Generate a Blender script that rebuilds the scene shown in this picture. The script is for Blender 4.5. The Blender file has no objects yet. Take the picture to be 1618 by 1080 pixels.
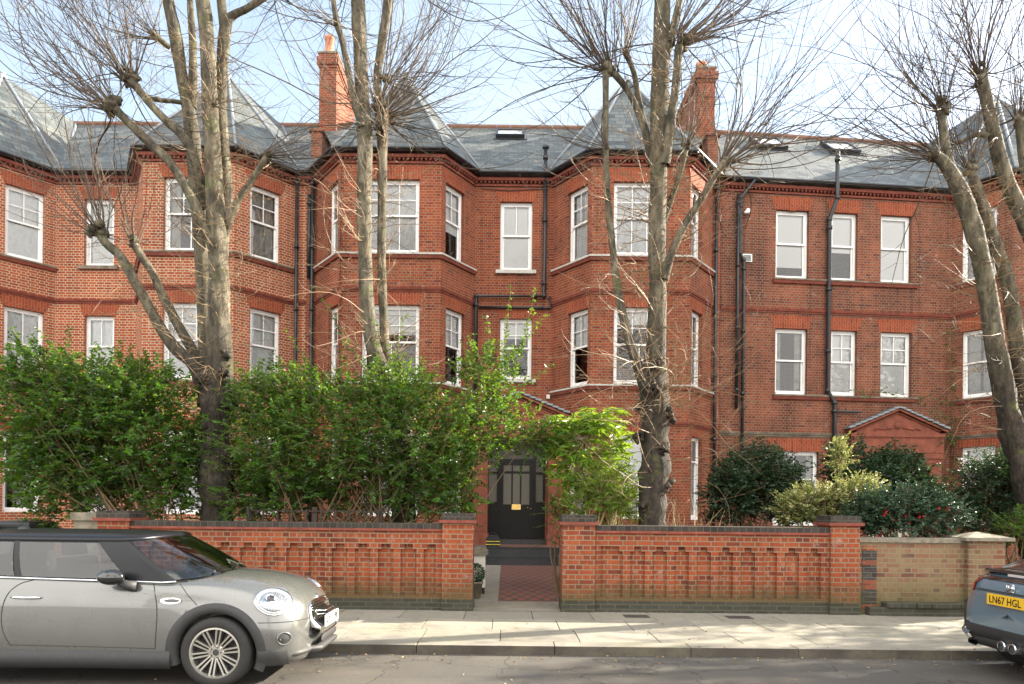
import bpy, math, random
import numpy as np
from mathutils import Vector, Matrix
R = math.radians
S = bpy.context.scene
COL = S.collection
# ---------------------------------------------------------------- camera, sky, sun, exposure
F_PX, CX, CY, X0, YH, ROLL, HC = 1100.0, 809.0, 540.0, 800.0, 802.0, 0.0105, 1.68
cam_d = bpy.data.cameras.new('camera'); cam = bpy.data.objects.new('camera', cam_d); COL.objects.link(cam)
cam_d.sensor_width = 36.0; cam_d.lens = 36.0 * F_PX / 1618.0
cam_d.shift_x = -(X0 - CX) / 1618.0; cam_d.shift_y = (YH - CY) / 1618.0
cam_d.clip_start = 0.05; cam_d.clip_end = 2000
cr, sr = math.cos(ROLL), math.sin(ROLL)
RIGHT, UP = Vector((cr, 0, sr)), Vector((-sr, 0, cr))
cam.matrix_world = Matrix(((cr, -sr, 0, 0), (0, 0, -1, 0), (sr, cr, 0, HC), (0, 0, 0, 1)))
S.camera = cam
SUN_AZ, SUN_EL = 22.0, 26.0        # degrees behind the street line (towards +Y) from +X
W = bpy.data.worlds.new('World'); S.world = W; W.use_nodes = True
nt = W.node_tree; nt.nodes.clear()
sky = nt.nodes.new('ShaderNodeTexSky'); sky.sky_type = 'NISHITA'; sky.sun_disc = False
sky.sun_elevation = R(SUN_EL); sky.sun_rotation = R(90 - SUN_AZ)
sky.air_density = 1.0; sky.dust_density = 1.4; sky.ozone_density = 1.0
L = nt.links.new
tc = nt.nodes.new('ShaderNodeTexCoord'); mp = nt.nodes.new('ShaderNodeMapping'); mp.inputs['Scale'].default_value = (1.0, 1.0, 2.6)
nz = nt.nodes.new('ShaderNodeTexNoise'); nz.inputs['Scale'].default_value = 2.2; nz.inputs['Detail'].default_value = 7; nz.inputs['Roughness'].default_value = 0.55
L(tc.outputs['Generated'], mp.inputs[0]); L(mp.outputs[0], nz.inputs[0])
def wramp(src, stops):
    r = nt.nodes.new('ShaderNodeValToRGB'); r.color_ramp.interpolation = 'EASE'
    for i, (p, c) in enumerate(stops): r.color_ramp.elements[i].position = p; r.color_ramp.elements[i].color = (c, c, c, 1)
    L(src, r.inputs[0]); return r.outputs[0]
def wmix(fac, a, b):
    m = nt.nodes.new('ShaderNodeMix'); m.data_type = 'RGBA'; L(fac, m.inputs['Factor']); L(a, m.inputs['A']); m.inputs['B'].default_value = (*b, 1); return m.outputs['Result']
# thin high haze everywhere, and an unseen bank of bright broken cloud added behind the camera to light the facade
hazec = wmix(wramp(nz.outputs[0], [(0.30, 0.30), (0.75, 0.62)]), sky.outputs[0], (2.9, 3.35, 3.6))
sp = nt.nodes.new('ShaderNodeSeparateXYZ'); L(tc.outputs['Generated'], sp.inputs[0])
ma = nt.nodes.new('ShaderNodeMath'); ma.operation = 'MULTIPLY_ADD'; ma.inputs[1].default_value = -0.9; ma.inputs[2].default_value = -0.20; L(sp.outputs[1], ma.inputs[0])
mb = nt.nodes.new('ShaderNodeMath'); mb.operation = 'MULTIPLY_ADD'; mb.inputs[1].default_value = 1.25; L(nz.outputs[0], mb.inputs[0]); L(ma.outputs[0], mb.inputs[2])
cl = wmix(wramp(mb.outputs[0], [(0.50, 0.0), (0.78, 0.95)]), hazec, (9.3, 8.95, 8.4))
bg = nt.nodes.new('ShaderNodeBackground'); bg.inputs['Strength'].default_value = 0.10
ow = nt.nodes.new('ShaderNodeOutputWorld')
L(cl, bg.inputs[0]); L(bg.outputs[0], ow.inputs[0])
sun_d = bpy.data.lights.new('sun', 'SUN'); sun_d.energy = 5.0; sun_d.angle = R(0.55); sun_d.color = (1.0, 0.90, 0.74)
sun = bpy.data.objects.new('sun', sun_d); COL.objects.link(sun)
sdir = Vector((math.cos(R(SUN_AZ)) * math.cos(R(SUN_EL)), math.sin(R(SUN_AZ)) * math.cos(R(SUN_EL)), math.sin(R(SUN_EL))))
sun.rotation_euler = sdir.to_track_quat('Z', 'Y').to_euler(); sun.location = (20, 8, 20)
S.view_settings.view_transform = 'Standard'; S.view_settings.look = 'None'
S.view_settings.exposure = 1.98; S.view_settings.gamma = 1.0; S.view_settings.use_curve_mapping = False
S.render.engine = 'CYCLES'
S.cycles.use_denoising = True; S.cycles.max_bounces = 8; S.cycles.transparent_max_bounces = 12
S.cycles.sample_clamp_indirect = 6.0; S.cycles.caustics_reflective = False; S.cycles.caustics_refractive = False

# ---------------------------------------------------------------- helpers
def P(px, py, D):
    u = px - CX + (CX - X0); v = (CY - py) + (YH - CY)
    d = RIGHT * u + UP * v + Vector((0, F_PX, 0))
    return Vector((0, 0, HC)) + d * (D / F_PX)
def XY(px, py, D):
    p = P(px, py, D); return Vector((p.x, p.y))
ORG = {}
def tag(o, label=None, cat=None, group=None, kind=None):
    if label: o['label'] = label
    if cat: o['category'] = cat
    if group: o['group'] = group
    if kind: o['kind'] = kind
    return o
def empty(name, loc, label, cat, group=None):
    o = bpy.data.objects.new(name, None); COL.objects.link(o); o.location = loc
    o.empty_display_size = 0.3
    ORG[o.name] = Vector(loc); return tag(o, label, cat, group)
def auto_uv(pts):
    n = Vector((0, 0, 0))
    for i in range(1, len(pts) - 1): n += (pts[i] - pts[0]).cross(pts[i + 1] - pts[0])
    if n.length < 1e-12: return [(0, 0)] * len(pts)
    n.normalize()
    if abs(n.z) > 0.98: return [(p.x, p.y) for p in pts]
    t = Vector((0, 0, 1)).cross(n).normalized(); b = n.cross(t)
    return [(p.dot(t), p.dot(b)) for p in pts]
class MB:
    def __init__(s): s.v = []; s.f = []; s.uv = []; s.mi = []
    def face(s, pts, mi=0, uv=None):
        pts = [Vector(p) for p in pts]; i = len(s.v); s.v += pts
        s.f.append(list(range(i, i + len(pts)))); s.uv.append(uv or auto_uv(pts)); s.mi.append(mi)
    def box(s, a, b, mi=0, M=None, skip=''):
        x0, y0, z0 = a; x1, y1, z1 = b
        c = [Vector(q) for q in ((x0,y0,z0),(x1,y0,z0),(x1,y1,z0),(x0,y1,z0),(x0,y0,z1),(x1,y0,z1),(x1,y1,z1),(x0,y1,z1))]
        if M: c = [M @ q for q in c]
        for k, q in (('b',(3,2,1,0)),('t',(4,5,6,7)),('f',(0,1,5,4)),('r',(1,2,6,5)),('k',(2,3,7,6)),('l',(3,0,4,7))):
            if k not in skip: s.face([c[j] for j in q], mi)
    def prism(s, poly, a, b, mi=0, M=None):
        # poly in (x,z), extruded from y=a to y=b
        A = [Vector((x, a, z)) for x, z in poly]; B = [Vector((x, b, z)) for x, z in poly]
        if M: A = [M @ q for q in A]; B = [M @ q for q in B]
        s.face(A, mi); s.face(B[::-1], mi)
        for i in range(len(A)):
            j = (i + 1) % len(A); s.face([A[j], A[i], B[i], B[j]], mi)
    def tube(s, pts, rad, n=8, mi=0, caps=True):
        pts = [Vector(p) for p in pts]; m = len(pts)
        if not hasattr(rad, '__len__'): rad = [rad] * m
        rings = []; ref = None
        for i in range(m):
            d = (pts[min(i + 1, m - 1)] - pts[max(i - 1, 0)]).normalized()
            if ref is None: ref = Vector((0, 0, 1)) if abs(d.z) < .9 else Vector((1, 0, 0))
            u = (ref - d * ref.dot(d)).normalized(); w = d.cross(u); ref = u
            rings.append([pts[i] + (u * math.cos(2*math.pi*k/n) + w * math.sin(2*math.pi*k/n)) * rad[i] for k in range(n)])
        b = len(s.v); s.v += [q for r in rings for q in r]; acc = 0
        for i in range(m - 1):
            ln = (pts[i + 1] - pts[i]).length; c = 2 * math.pi * rad[i]
            for k in range(n):
                k2 = (k + 1) % n
                s.f.append([b + i*n + k, b + i*n + k2, b + (i+1)*n + k2, b + (i+1)*n + k]); s.mi.append(mi)
                s.uv.append([(c*k/n, acc), (c*(k+1)/n, acc), (c*(k+1)/n, acc + ln), (c*k/n, acc + ln)])
            acc += ln
        if caps:
            s.f.append([b + k for k in range(n)][::-1]); s.uv.append([(0, 0)] * n); s.mi.append(mi)
            s.f.append([b + (m-1)*n + k for k in range(n)]); s.uv.append([(0, 0)] * n); s.mi.append(mi)
    def lathe(s, c, prof, n=16, mi=0, M=None):
        b = len(s.v); c = Vector(c)
        for r, z in prof:
            for k in range(n):
                a = 2*math.pi*k/n; q = Vector((r*math.cos(a), r*math.sin(a), z))
                s.v.append(c + (M @ q if M else q))
        for i in range(len(prof) - 1):
            for k in range(n):
                k2 = (k+1) % n
                s.f.append([b+i*n+k, b+i*n+k2, b+(i+1)*n+k2, b+(i+1)*n+k]); s.mi.append(mi)
                s.uv.append([(k/n, prof[i][1]), ((k+1)/n, prof[i][1]), ((k+1)/n, prof[i+1][1]), (k/n, prof[i+1][1])])
    def grid(s, rows, mi=0, closed=False):
        b = len(s.v); m = len(rows[0]); s.v += [Vector(q) for r in rows for q in r]
        for i in range(len(rows) - 1):
            for k in range(m if closed else m - 1):
                k2 = (k + 1) % m; q = [b+i*m+k, b+i*m+k2, b+(i+1)*m+k2, b+(i+1)*m+k]
                s.f.append(q); s.mi.append(mi); s.uv.append([(k, i), (k+1, i), (k+1, i+1), (k, i+1)])
    def build(s, name, mats, parent=None, smooth=False, origin=None):
        if not isinstance(mats, (list, tuple)): mats = [mats]
        org = ORG.get(parent.name, Vector((0, 0, 0))) if parent else Vector(origin or (0, 0, 0))
        me = bpy.data.meshes.new(name); me.from_pydata([tuple(q - org) for q in s.v], [], s.f)
        for m in mats: me.materials.append(m)
        uvl = me.uv_layers.new(name='UVMap'); flat = [c for f in s.uv for p in f for c in p]
        uvl.data.foreach_set('uv', flat); me.polygons.foreach_set('material_index', s.mi)
        if smooth: me.polygons.foreach_set('use_smooth', [True] * len(s.f))
        me.update(); o = bpy.data.objects.new(name, me); COL.objects.link(o)
        ORG[o.name] = org
        if parent: o.parent = parent
        else: o.location = org
        return o
def bevel(o, w=.01, seg=2, ang=40):
    m = o.modifiers.new('bevel', 'BEVEL'); m.width = w; m.segments = seg; m.limit_method = 'ANGLE'; m.angle_limit = R(ang); return o
def np_mesh(name, verts, faces, mats, parent=None, smooth=False, attr=None, mi=None, origin=None):
    # verts (n,3) faces (m,k) numpy
    org = ORG.get(parent.name, Vector((0, 0, 0))) if parent else Vector(origin or (0, 0, 0))
    v = np.asarray(verts, dtype=np.float32) - np.array(org, dtype=np.float32); f = np.asarray(faces, dtype=np.int32)
    me = bpy.data.meshes.new(name); k = f.shape[1]
    me.vertices.add(len(v)); me.vertices.foreach_set('co', v.ravel())
    me.loops.add(f.size); me.loops.foreach_set('vertex_index', f.ravel())
    me.polygons.add(len(f)); me.polygons.foreach_set('loop_start', np.arange(0, f.size, k, dtype=np.int32))
    try: me.polygons.foreach_set('loop_total', np.full(len(f), k, dtype=np.int32))
    except Exception: pass
    if not isinstance(mats, (list, tuple)): mats = [mats]
    for m in mats: me.materials.append(m)
    if mi is not None: me.polygons.foreach_set('material_index', np.asarray(mi, dtype=np.int32))
    me.polygons.foreach_set('use_smooth', np.full(len(f), bool(smooth)))
    if attr is not None:
        a = me.attributes.new('rnd', 'FLOAT', 'POINT'); a.data.foreach_set('value', np.asarray(attr, dtype=np.float32))
    me.update(calc_edges=True); me.validate()
    o = bpy.data.objects.new(name, me); COL.objects.link(o); ORG[o.name] = org
    if parent: o.parent = parent
    else: o.location = org
    return o
# ---------------------------------------------------------------- materials
def mat(name):
    m = bpy.data.materials.new(name); m.use_nodes = True; t = m.node_tree
    return m, t, t.nodes['Principled BSDF'], t.links.new
def N(t, typ, **kw):
    n = t.nodes.new(typ)
    for k, v in kw.items():
        if k in n.inputs: n.inputs[k].default_value = v
        else: setattr(n, k, v)
    return n
def plain(name, col, rough=.5, metal=0, spec=.5, coat=0, noise=0, nscale=8, bump=0, bscale=60):
    m, t, b, l = mat(name); b.inputs['Base Color'].default_value = (*col, 1); b.inputs['Roughness'].default_value = rough
    b.inputs['Metallic'].default_value = metal; b.inputs['Specular IOR Level'].default_value = spec
    b.inputs['Coat Weight'].default_value = coat; b.inputs['Coat Roughness'].default_value = .05
    g = N(t, 'ShaderNodeTexCoord')
    if noise:
        n = N(t, 'ShaderNodeTexNoise'); n.inputs['Scale'].default_value = nscale; n.inputs['Detail'].default_value = 6; n.inputs['Roughness'].default_value = .65
        r = N(t, 'ShaderNodeValToRGB'); r.color_ramp.elements[0].position = .3; r.color_ramp.elements[1].position = .7
        r.color_ramp.elements[0].color = (*[c * (1 - noise) for c in col], 1); r.color_ramp.elements[1].color = (*[min(1, c * (1 + noise)) for c in col], 1)
        l(g.outputs['Object'], n.inputs[0]); l(n.outputs[0], r.inputs[0]); l(r.outputs[0], b.inputs['Base Color'])
    if bump:
        n = N(t, 'ShaderNodeTexNoise'); n.inputs['Scale'].default_value = bscale; n.inputs['Detail'].default_value = 4
        u = N(t, 'ShaderNodeBump'); u.inputs['Strength'].default_value = bump; u.inputs['Distance'].default_value = .01
        l(g.outputs['Object'], n.inputs[0]); l(n.outputs[0], u.inputs['Height']); l(u.outputs[0], b.inputs['Normal'])
    return m
def mixc(t, fac, a, b, typ='MIX'):
    n = t.nodes.new('ShaderNodeMix'); n.data_type = 'RGBA'; n.blend_type = typ
    for k, v in (('Factor', fac), ('A', a), ('B', b)):
        if isinstance(v, bpy.types.NodeSocket): t.links.new(v, n.inputs[k])
        else: n.inputs[k].default_value = v if k == 'Factor' else (*v, 1) if len(v) == 3 else v
    return n.outputs['Result']
def ramp(t, src, stops):
    n = t.nodes.new('ShaderNodeValToRGB'); e = n.color_ramp.elements
    while len(e) < len(stops): e.new(.5)
    for i, (p, c) in enumerate(stops):
        e[i].position = p; e[i].color = (*c, 1) if hasattr(c, '__len__') else (c, c, c, 1)
    t.links.new(src, n.inputs[0]); return n.outputs[0]
def noise(t, vec, sc, det=5, ro=.6):
    n = t.nodes.new('ShaderNodeTexNoise'); n.inputs['Scale'].default_value = sc; n.inputs['Detail'].default_value = det; n.inputs['Roughness'].default_value = ro
    if vec is not None: t.links.new(vec, n.inputs[0])
    return n.outputs[0]
def brick(name, c1, c2, c3, mortar, w=.225, h=.075, ms=.009, squash=.5, vertical=False, moss=None, stain=.35, msmooth=.1, white=0.0, wear=None):
    m, t, b, l = mat(name)
    uv = N(t, 'ShaderNodeUVMap'); obj = N(t, 'ShaderNodeTexCoord').outputs['Object']
    vec = uv.outputs[0]
    if vertical:
        mp = N(t, 'ShaderNodeMapping'); mp.inputs['Rotation'].default_value = (0, 0, math.pi / 2); l(vec, mp.inputs[0]); vec = mp.outputs[0]
    # slightly wobbly courses
    nz = N(t, 'ShaderNodeTexNoise'); nz.inputs['Scale'].default_value = 3; l(vec, nz.inputs[0])
    va = N(t, 'ShaderNodeVectorMath'); va.operation = 'MULTIPLY_ADD'; va.inputs[1].default_value = (.008, .008, 0); l(nz.outputs['Color'], va.inputs[0]); l(vec, va.inputs[2]); vec = va.outputs[0]
    br = N(t, 'ShaderNodeTexBrick'); br.offset = .5; br.squash = squash; br.squash_frequency = 2
    for k, v in (('Scale', 1.0), ('Mortar Size', ms), ('Mortar Smooth', msmooth), ('Brick Width', w), ('Row Height', h), ('Bias', 0.0)): br.inputs[k].default_value = v
    br.inputs['Color1'].default_value = (0, 0, 0, 1); br.inputs['Color2'].default_value = (1, 1, 1, 1); br.inputs['Mortar'].default_value = (.5, .5, .5, 1)
    l(vec, br.inputs[0])
    body = ramp(t, br.outputs['Color'], [(0.0, c3), (.22, c1), (.6, c2), (1.0, c1)])
    n2 = noise(t, obj, 1.1, 6, .65); n3 = noise(t, obj, 14, 5, .7)
    body = mixc(t, ramp(t, n3, [(.3, 0.0), (.75, .5)]), body, tuple(c * .6 for c in c1))
    body = mixc(t, ramp(t, n2, [(.35, 0.0), (.75, stain)]), body, tuple(c * .45 for c in c3))
    mps = N(t, 'ShaderNodeMapping'); mps.inputs['Scale'].default_value = (1.6, 1.6, .22); l(obj, mps.inputs[0])
    body = mixc(t, ramp(t, noise(t, mps.outputs[0], 1.4, 6, .65), [(.5, 0.0), (.72, stain * 1.1)]), body, tuple(c * .3 for c in c3))
    if white: body = mixc(t, ramp(t, noise(t, obj, 5, 7, .75), [(.58, 0.0), (.72, white)]), body, (.45, .38, .33))
    mort = mixc(t, ramp(t, n2, [(.3, 0.0), (.7, .55)]), mortar, tuple(c * .45 for c in mortar))
    col = mixc(t, br.outputs['Fac'], body, mort)
    if wear:
        col = mixc(t, ramp(t, n2, [(.45, 0.0), (.62, wear[1])]), col, wear[0])
    if moss:
        sx = N(t, 'ShaderNodeSeparateXYZ'); l(obj, sx.inputs[0])
        a = N(t, 'ShaderNodeMath', operation='ADD'); l(sx.outputs[2], a.inputs[0])
        k = N(t, 'ShaderNodeMath', operation='MULTIPLY'); k.inputs[1].default_value = -.45; l(noise(t, obj, 2.2, 6, .7), k.inputs[0]); l(k.outputs[0], a.inputs[1])
        col = mixc(t, ramp(t, a.outputs[0], [(moss[0], moss[2]), (moss[1], 0.0)]), col, moss[3])
    l(col, b.inputs['Base Color']); b.inputs['Roughness'].default_value = .88; b.inputs['Specular IOR Level'].default_value = .25
    bp = N(t, 'ShaderNodeBump'); bp.inputs['Strength'].default_value = .5; bp.inputs['Distance'].default_value = .012
    inv = N(t, 'ShaderNodeMath', operation='SUBTRACT'); inv.inputs[0].default_value = 1; l(br.outputs['Fac'], inv.inputs[1])
    ad = N(t, 'ShaderNodeMath', operation='MULTIPLY_ADD'); ad.inputs[1].default_value = .4; l(noise(t, obj, 40, 4), ad.inputs[0]); l(inv.outputs[0], ad.inputs[2])
    l(ad.outputs[0], bp.inputs['Height']); l(bp.outputs[0], b.inputs['Normal'])
    return m
def slate_mat():
    m, t, b, l = mat('roof slate'); uv = N(t, 'ShaderNodeUVMap').outputs[0]; obj = N(t, 'ShaderNodeTexCoord').outputs['Object']
    br = N(t, 'ShaderNodeTexBrick'); br.offset = .5
    for k, v in (('Scale', 1.0), ('Mortar Size', .006), ('Mortar Smooth', .0), ('Brick Width', .28), ('Row Height', .2)): br.inputs[k].default_value = v
    br.inputs['Color1'].default_value = (.0, .0, .0, 1); br.inputs['Color2'].default_value = (1, 1, 1, 1); br.inputs['Mortar'].default_value = (0, 0, 0, 1); l(uv, br.inputs[0])
    c = ramp(t, br.outputs['Color'], [(0, (.03, .04, .046)), (.5, (.065, .08, .085)), (1, (.115, .13, .128))])
    c = mixc(t, ramp(t, noise(t, obj, .9, 7, .7), [(.4, 0.0), (.7, .5)]), c, (.15, .145, .12))
    c = mixc(t, br.outputs['Fac'], c, (.02, .025, .03))
    l(c, b.inputs['Base Color']); b.inputs['Roughness'].default_value = .6
    # each course steps out at its lower edge
    sp = N(t, 'ShaderNodeSeparateXYZ'); l(uv, sp.inputs[0])
    dv = N(t, 'ShaderNodeMath', operation='DIVIDE'); dv.inputs[1].default_value = .2; l(sp.outputs[1], dv.inputs[0])
    fr = N(t, 'ShaderNodeMath', operation='FRACT'); l(dv.outputs[0], fr.inputs[0])
    sub = N(t, 'ShaderNodeMath', operation='MULTIPLY_ADD'); sub.inputs[1].default_value = .5; l(br.outputs['Color'], sub.inputs[0])
    inv = N(t, 'ShaderNodeMath', operation='SUBTRACT'); inv.inputs[0].default_value = 1; l(fr.outputs[0], inv.inputs[1]); l(inv.outputs[0], sub.inputs[2])
    bp = N(t, 'ShaderNodeBump'); bp.inputs['Strength'].default_value = .8; bp.inputs['Distance'].default_value = .03; l(sub.outputs[0], bp.inputs['Height']); l(bp.outputs[0], b.inputs['Normal'])
    return m
M = {}
M['brick_left'] = brick('orange red brick', (.36, .072, .026), (.43, .10, .034), (.22, .045, .024), (.50, .37, .26), ms=.011)
M['brick_mid'] = brick('red brick', (.27, .055, .024), (.35, .082, .032), (.14, .028, .020), (.27, .18, .12), ms=.0085, white=.35, stain=.5)
M['brick_right'] = brick('brown red brick', (.235, .062, .032), (.31, .09, .042), (.11, .034, .026), (.22, .165, .12), ms=.0085, white=.5, stain=.75)
M['arch'] = brick('rubbed brick arch', (.30, .060, .028), (.35, .08, .034), (.21, .048, .026), (.34, .17, .10), ms=.006, vertical=True, stain=.4)
M['mould'] = plain('moulded brick', (.19, .048, .030), .85, noise=.35, nscale=6, bump=.3)
M['terracotta'] = plain('terracotta', (.20, .055, .030), .8, noise=.35, nscale=5, bump=.3)
M['garden_brick'] = brick('garden wall brick', (.27, .056, .024), (.36, .09, .034), (.12, .034, .024), (.26, .185, .12), ms=.009, white=.55, stain=.35,
                          moss=(-.08, .30, .75, (.075, .068, .030)))
M['brown_brick'] = brick('mottled brown brick', (.22, .085, .055), (.27, .19, .11), (.10, .05, .045), (.24, .19, .12), wear=((.235, .185, .105), .6),
                         moss=(-.05, .38, .7, (.10, .098, .042)))
M['blue_brick'] = brick('dark engineering brick', (.048, .042, .037), (.068, .058, .05), (.026, .024, .022), (.10, .09, .07), w=.11, h=.11, squash=1, ms=.006, stain=.3)
M['blue_brick_s'] = brick('blue engineering brick', (.045, .045, .05), (.07, .068, .07), (.03, .032, .036), (.11, .10, .075), squash=1, stain=.3, moss=(.0, .22, .35, (.065, .065, .03)))
M['slate'] = slate_mat()
M['lead'] = plain('lead flashing', (.21, .235, .26), .5, noise=.2)
M['stone'] = plain('weathered stone', (.19, .165, .125), .9, noise=.45, nscale=7, bump=.4)
M['sill'] = plain('stone sill', (.17, .135, .10), .9, noise=.5, nscale=5)
M['white_sill'] = plain('painted stone sill', (.46, .44, .40), .7, noise=.2)
M['white'] = plain('white gloss paint', (.80, .80, .79), .35, noise=.06, nscale=3)
M['black_iron'] = plain('black cast iron', (.018, .02, .024), .38)
M['black_paint'] = plain('black gloss paint', (.008, .0075, .007), .32, spec=.3)
M['ridge'] = plain('ridge tile', (.17, .085, .055), .8, noise=.3)
M['pot'] = plain('clay chimney pot', (.48, .20, .12), .8, noise=.25)
M['blind'] = plain('white roller blind', (.88, .88, .88), .8)
M['net'] = plain('pale net curtain', (.74, .75, .76), .9, noise=.12, nscale=9)
M['curtain'] = plain('grey curtain', (.30, .29, .27), .9, noise=.3, nscale=5)
M['room'] = plain('room plaster', (.30, .25, .19), .9)
M['brass'] = plain('polished brass', (.85, .58, .20), .25, metal=1)
def glass_mat(name='window glass', tint=(.97, .98, .98), refl=1.0, rough=0.02, ior=1.7):
    m, t, b, l = mat(name); t.nodes.remove(b); out = t.nodes['Material Output']
    g = N(t, 'ShaderNodeBsdfGlossy'); g.inputs['Roughness'].default_value = rough; g.inputs['Color'].default_value = (refl, refl, refl, 1)
    tr = N(t, 'ShaderNodeBsdfTransparent'); tr.inputs[0].default_value = (*tint, 1)
    fr = N(t, 'ShaderNodeFresnel'); fr.inputs['IOR'].default_value = ior; mx = N(t, 'ShaderNodeMixShader')
    bp = N(t, 'ShaderNodeBump'); bp.inputs['Strength'].default_value = .12; bp.inputs['Distance'].default_value = .02
    tcn = N(t, 'ShaderNodeTexCoord'); l(noise(t, tcn.outputs['Object'], 1.3, 2), bp.inputs['Height']); l(bp.outputs[0], g.inputs['Normal'])
    l(fr.outputs[0], mx.inputs[0]); l(tr.outputs[0], mx.inputs[1]); l(g.outputs[0], mx.inputs[2]); l(mx.outputs[0], out.inputs[0]); return m
M['glass'] = glass_mat()
M['frosted'] = plain('patterned obscured glass', (.15, .14, .11), .25, noise=.35, nscale=60, bump=.6, bscale=120)
# ---------------------------------------------------------------- setting: road, kerb, pavement, garden ground, path
ZP = 0.10; DK = 7.95; DW = 10.68
def asphalt():
    m, t, b, l = mat('asphalt'); o = N(t, 'ShaderNodeTexCoord').outputs['Object']
    c = ramp(t, noise(t, o, 90, 3, .7), [(.3, (.035, .032, .03)), (.6, (.095, .088, .078)), (.8, (.33, .30, .26))])
    c = mixc(t, ramp(t, noise(t, o, .8, 6, .6), [(.4, 0.0), (.7, .5)]), c, (.14, .115, .085))
    c = mixc(t, ramp(t, noise(t, o, 3, 8, .75), [(.62, 0.0), (.72, .5)]), c, (.30, .27, .22))
    mp = N(t, 'ShaderNodeMapping'); mp.inputs['Scale'].default_value = (.25, 1.5, 1); l(o, mp.inputs[0])
    c = mixc(t, ramp(t, noise(t, mp.outputs[0], 1.2, 6, .7), [(.5, 0.0), (.66, .6)]), c, (.055, .05, .045))
    vo = N(t, 'ShaderNodeTexVoronoi'); vo.feature = 'DISTANCE_TO_EDGE'; vo.inputs['Scale'].default_value = .9; nv = N(t, 'ShaderNodeVectorMath'); nv.operation = 'MULTIPLY_ADD'; nv.inputs[1].default_value = (.5, .5, .5); nn_ = N(t, 'ShaderNodeTexNoise'); nn_.inputs['Scale'].default_value = 2.5; nn_.inputs['Detail'].default_value = 6; l(o, nn_.inputs[0]); l(nn_.outputs['Color'], nv.inputs[0]); l(o, nv.inputs[2]); l(nv.outputs[0], vo.inputs[0])
    c = mixc(t, ramp(t, vo.outputs['Distance'], [(0.0, .8), (.012, 0.0)]), c, (.015, .014, .012))
    l(c, b.inputs['Base Color']); b.inputs['Roughness'].default_value = .8
    bp = N(t, 'ShaderNodeBump'); bp.inputs['Strength'].default_value = .7; bp.inputs['Distance'].default_value = .012; l(noise(t, o, 110, 3, .7), bp.inputs['Height']); l(bp.outputs[0], b.inputs['Normal'])
    return m
def concrete(name, a, b2, green=.3, rough=.85):
    m, t, b, l = mat(name); o = N(t, 'ShaderNodeTexCoord').outputs['Object']
    at = N(t, 'ShaderNodeAttribute'); at.attribute_name = 'rnd'
    c = ramp(t, noise(t, o, 2.2, 8, .7), [(.3, a), (.7, b2)])
    c = mixc(t, ramp(t, noise(t, o, 120, 2), [(.45, 0.0), (.7, .45)]), c, tuple(x * .6 for x in a))
    c = mixc(t, ramp(t, noise(t, o, 1.1, 7, .7), [(.45, 0.0), (.65, green)]), c, (.17, .16, .085))
    vo = N(t, 'ShaderNodeTexVoronoi'); vo.inputs['Scale'].default_value = 3.1; l(o, vo.inputs[0])
    c = mixc(t, ramp(t, vo.outputs['Distance'], [(.05, .7), (.075, 0.0)]), c, (.07, .065, .06))
    c = mixc(t, ramp(t, noise(t, o, 5, 8, .75), [(.5, 0.0), (.68, .55)]), c, tuple(x * .5 for x in a))
    c = mixc(t, ramp(t, at.outputs['Fac'], [(0, 0.0), (1, .45)]), c, tuple(x * .62 for x in a))
    l(c, b.inputs['Base Color']); b.inputs['Roughness'].default_value = rough
    bp = N(t, 'ShaderNodeBump'); bp.inputs['Strength'].default_value = .35; bp.inputs['Distance'].default_value = .01; l(noise(t, o, 60, 5, .7), bp.inputs['Height']); l(bp.outputs[0], b.inputs['Normal'])
    return m
M['asphalt'] = asphalt(); M['paving'] = concrete('paving stone', (.23, .21, .17), (.36, .335, .28), .45); M['granite'] = concrete('granite kerb', (.24, .22, .18), (.33, .30, .25), .6)
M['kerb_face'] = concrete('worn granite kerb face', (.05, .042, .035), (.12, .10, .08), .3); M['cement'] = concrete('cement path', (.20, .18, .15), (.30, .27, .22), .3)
M['soil'] = plain('bare soil', (.075, .052, .032), .95, noise=.4, nscale=6, bump=.8, bscale=25)
M['joint'] = plain('dark joint sand', (.07, .06, .045), .95, noise=.3)
g = MB(); g.face([(-90, -60, 0), (90, -60, 0), (90, DK + .1, 0), (-90, DK + .1, 0)]); tag(g.build('road', M['asphalt']), kind='structure')
g = MB(); g.face([(-90, DK + .12, ZP - .02), (90, DK + .12, ZP - .02), (90, 120, ZP - .02), (-90, 120, ZP - .02)]); tag(g.build('garden_ground', M['soil']), kind='structure')
g = MB(); g.face([(-60, DK + .1, ZP - .012), (60, DK + .1, ZP - .012), (60, DW + .35, ZP - .012), (-60, DW + .35, ZP - .012)]); tag(g.build('pavement_bed', M['joint']), kind='structure')
random.seed(5)
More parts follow.
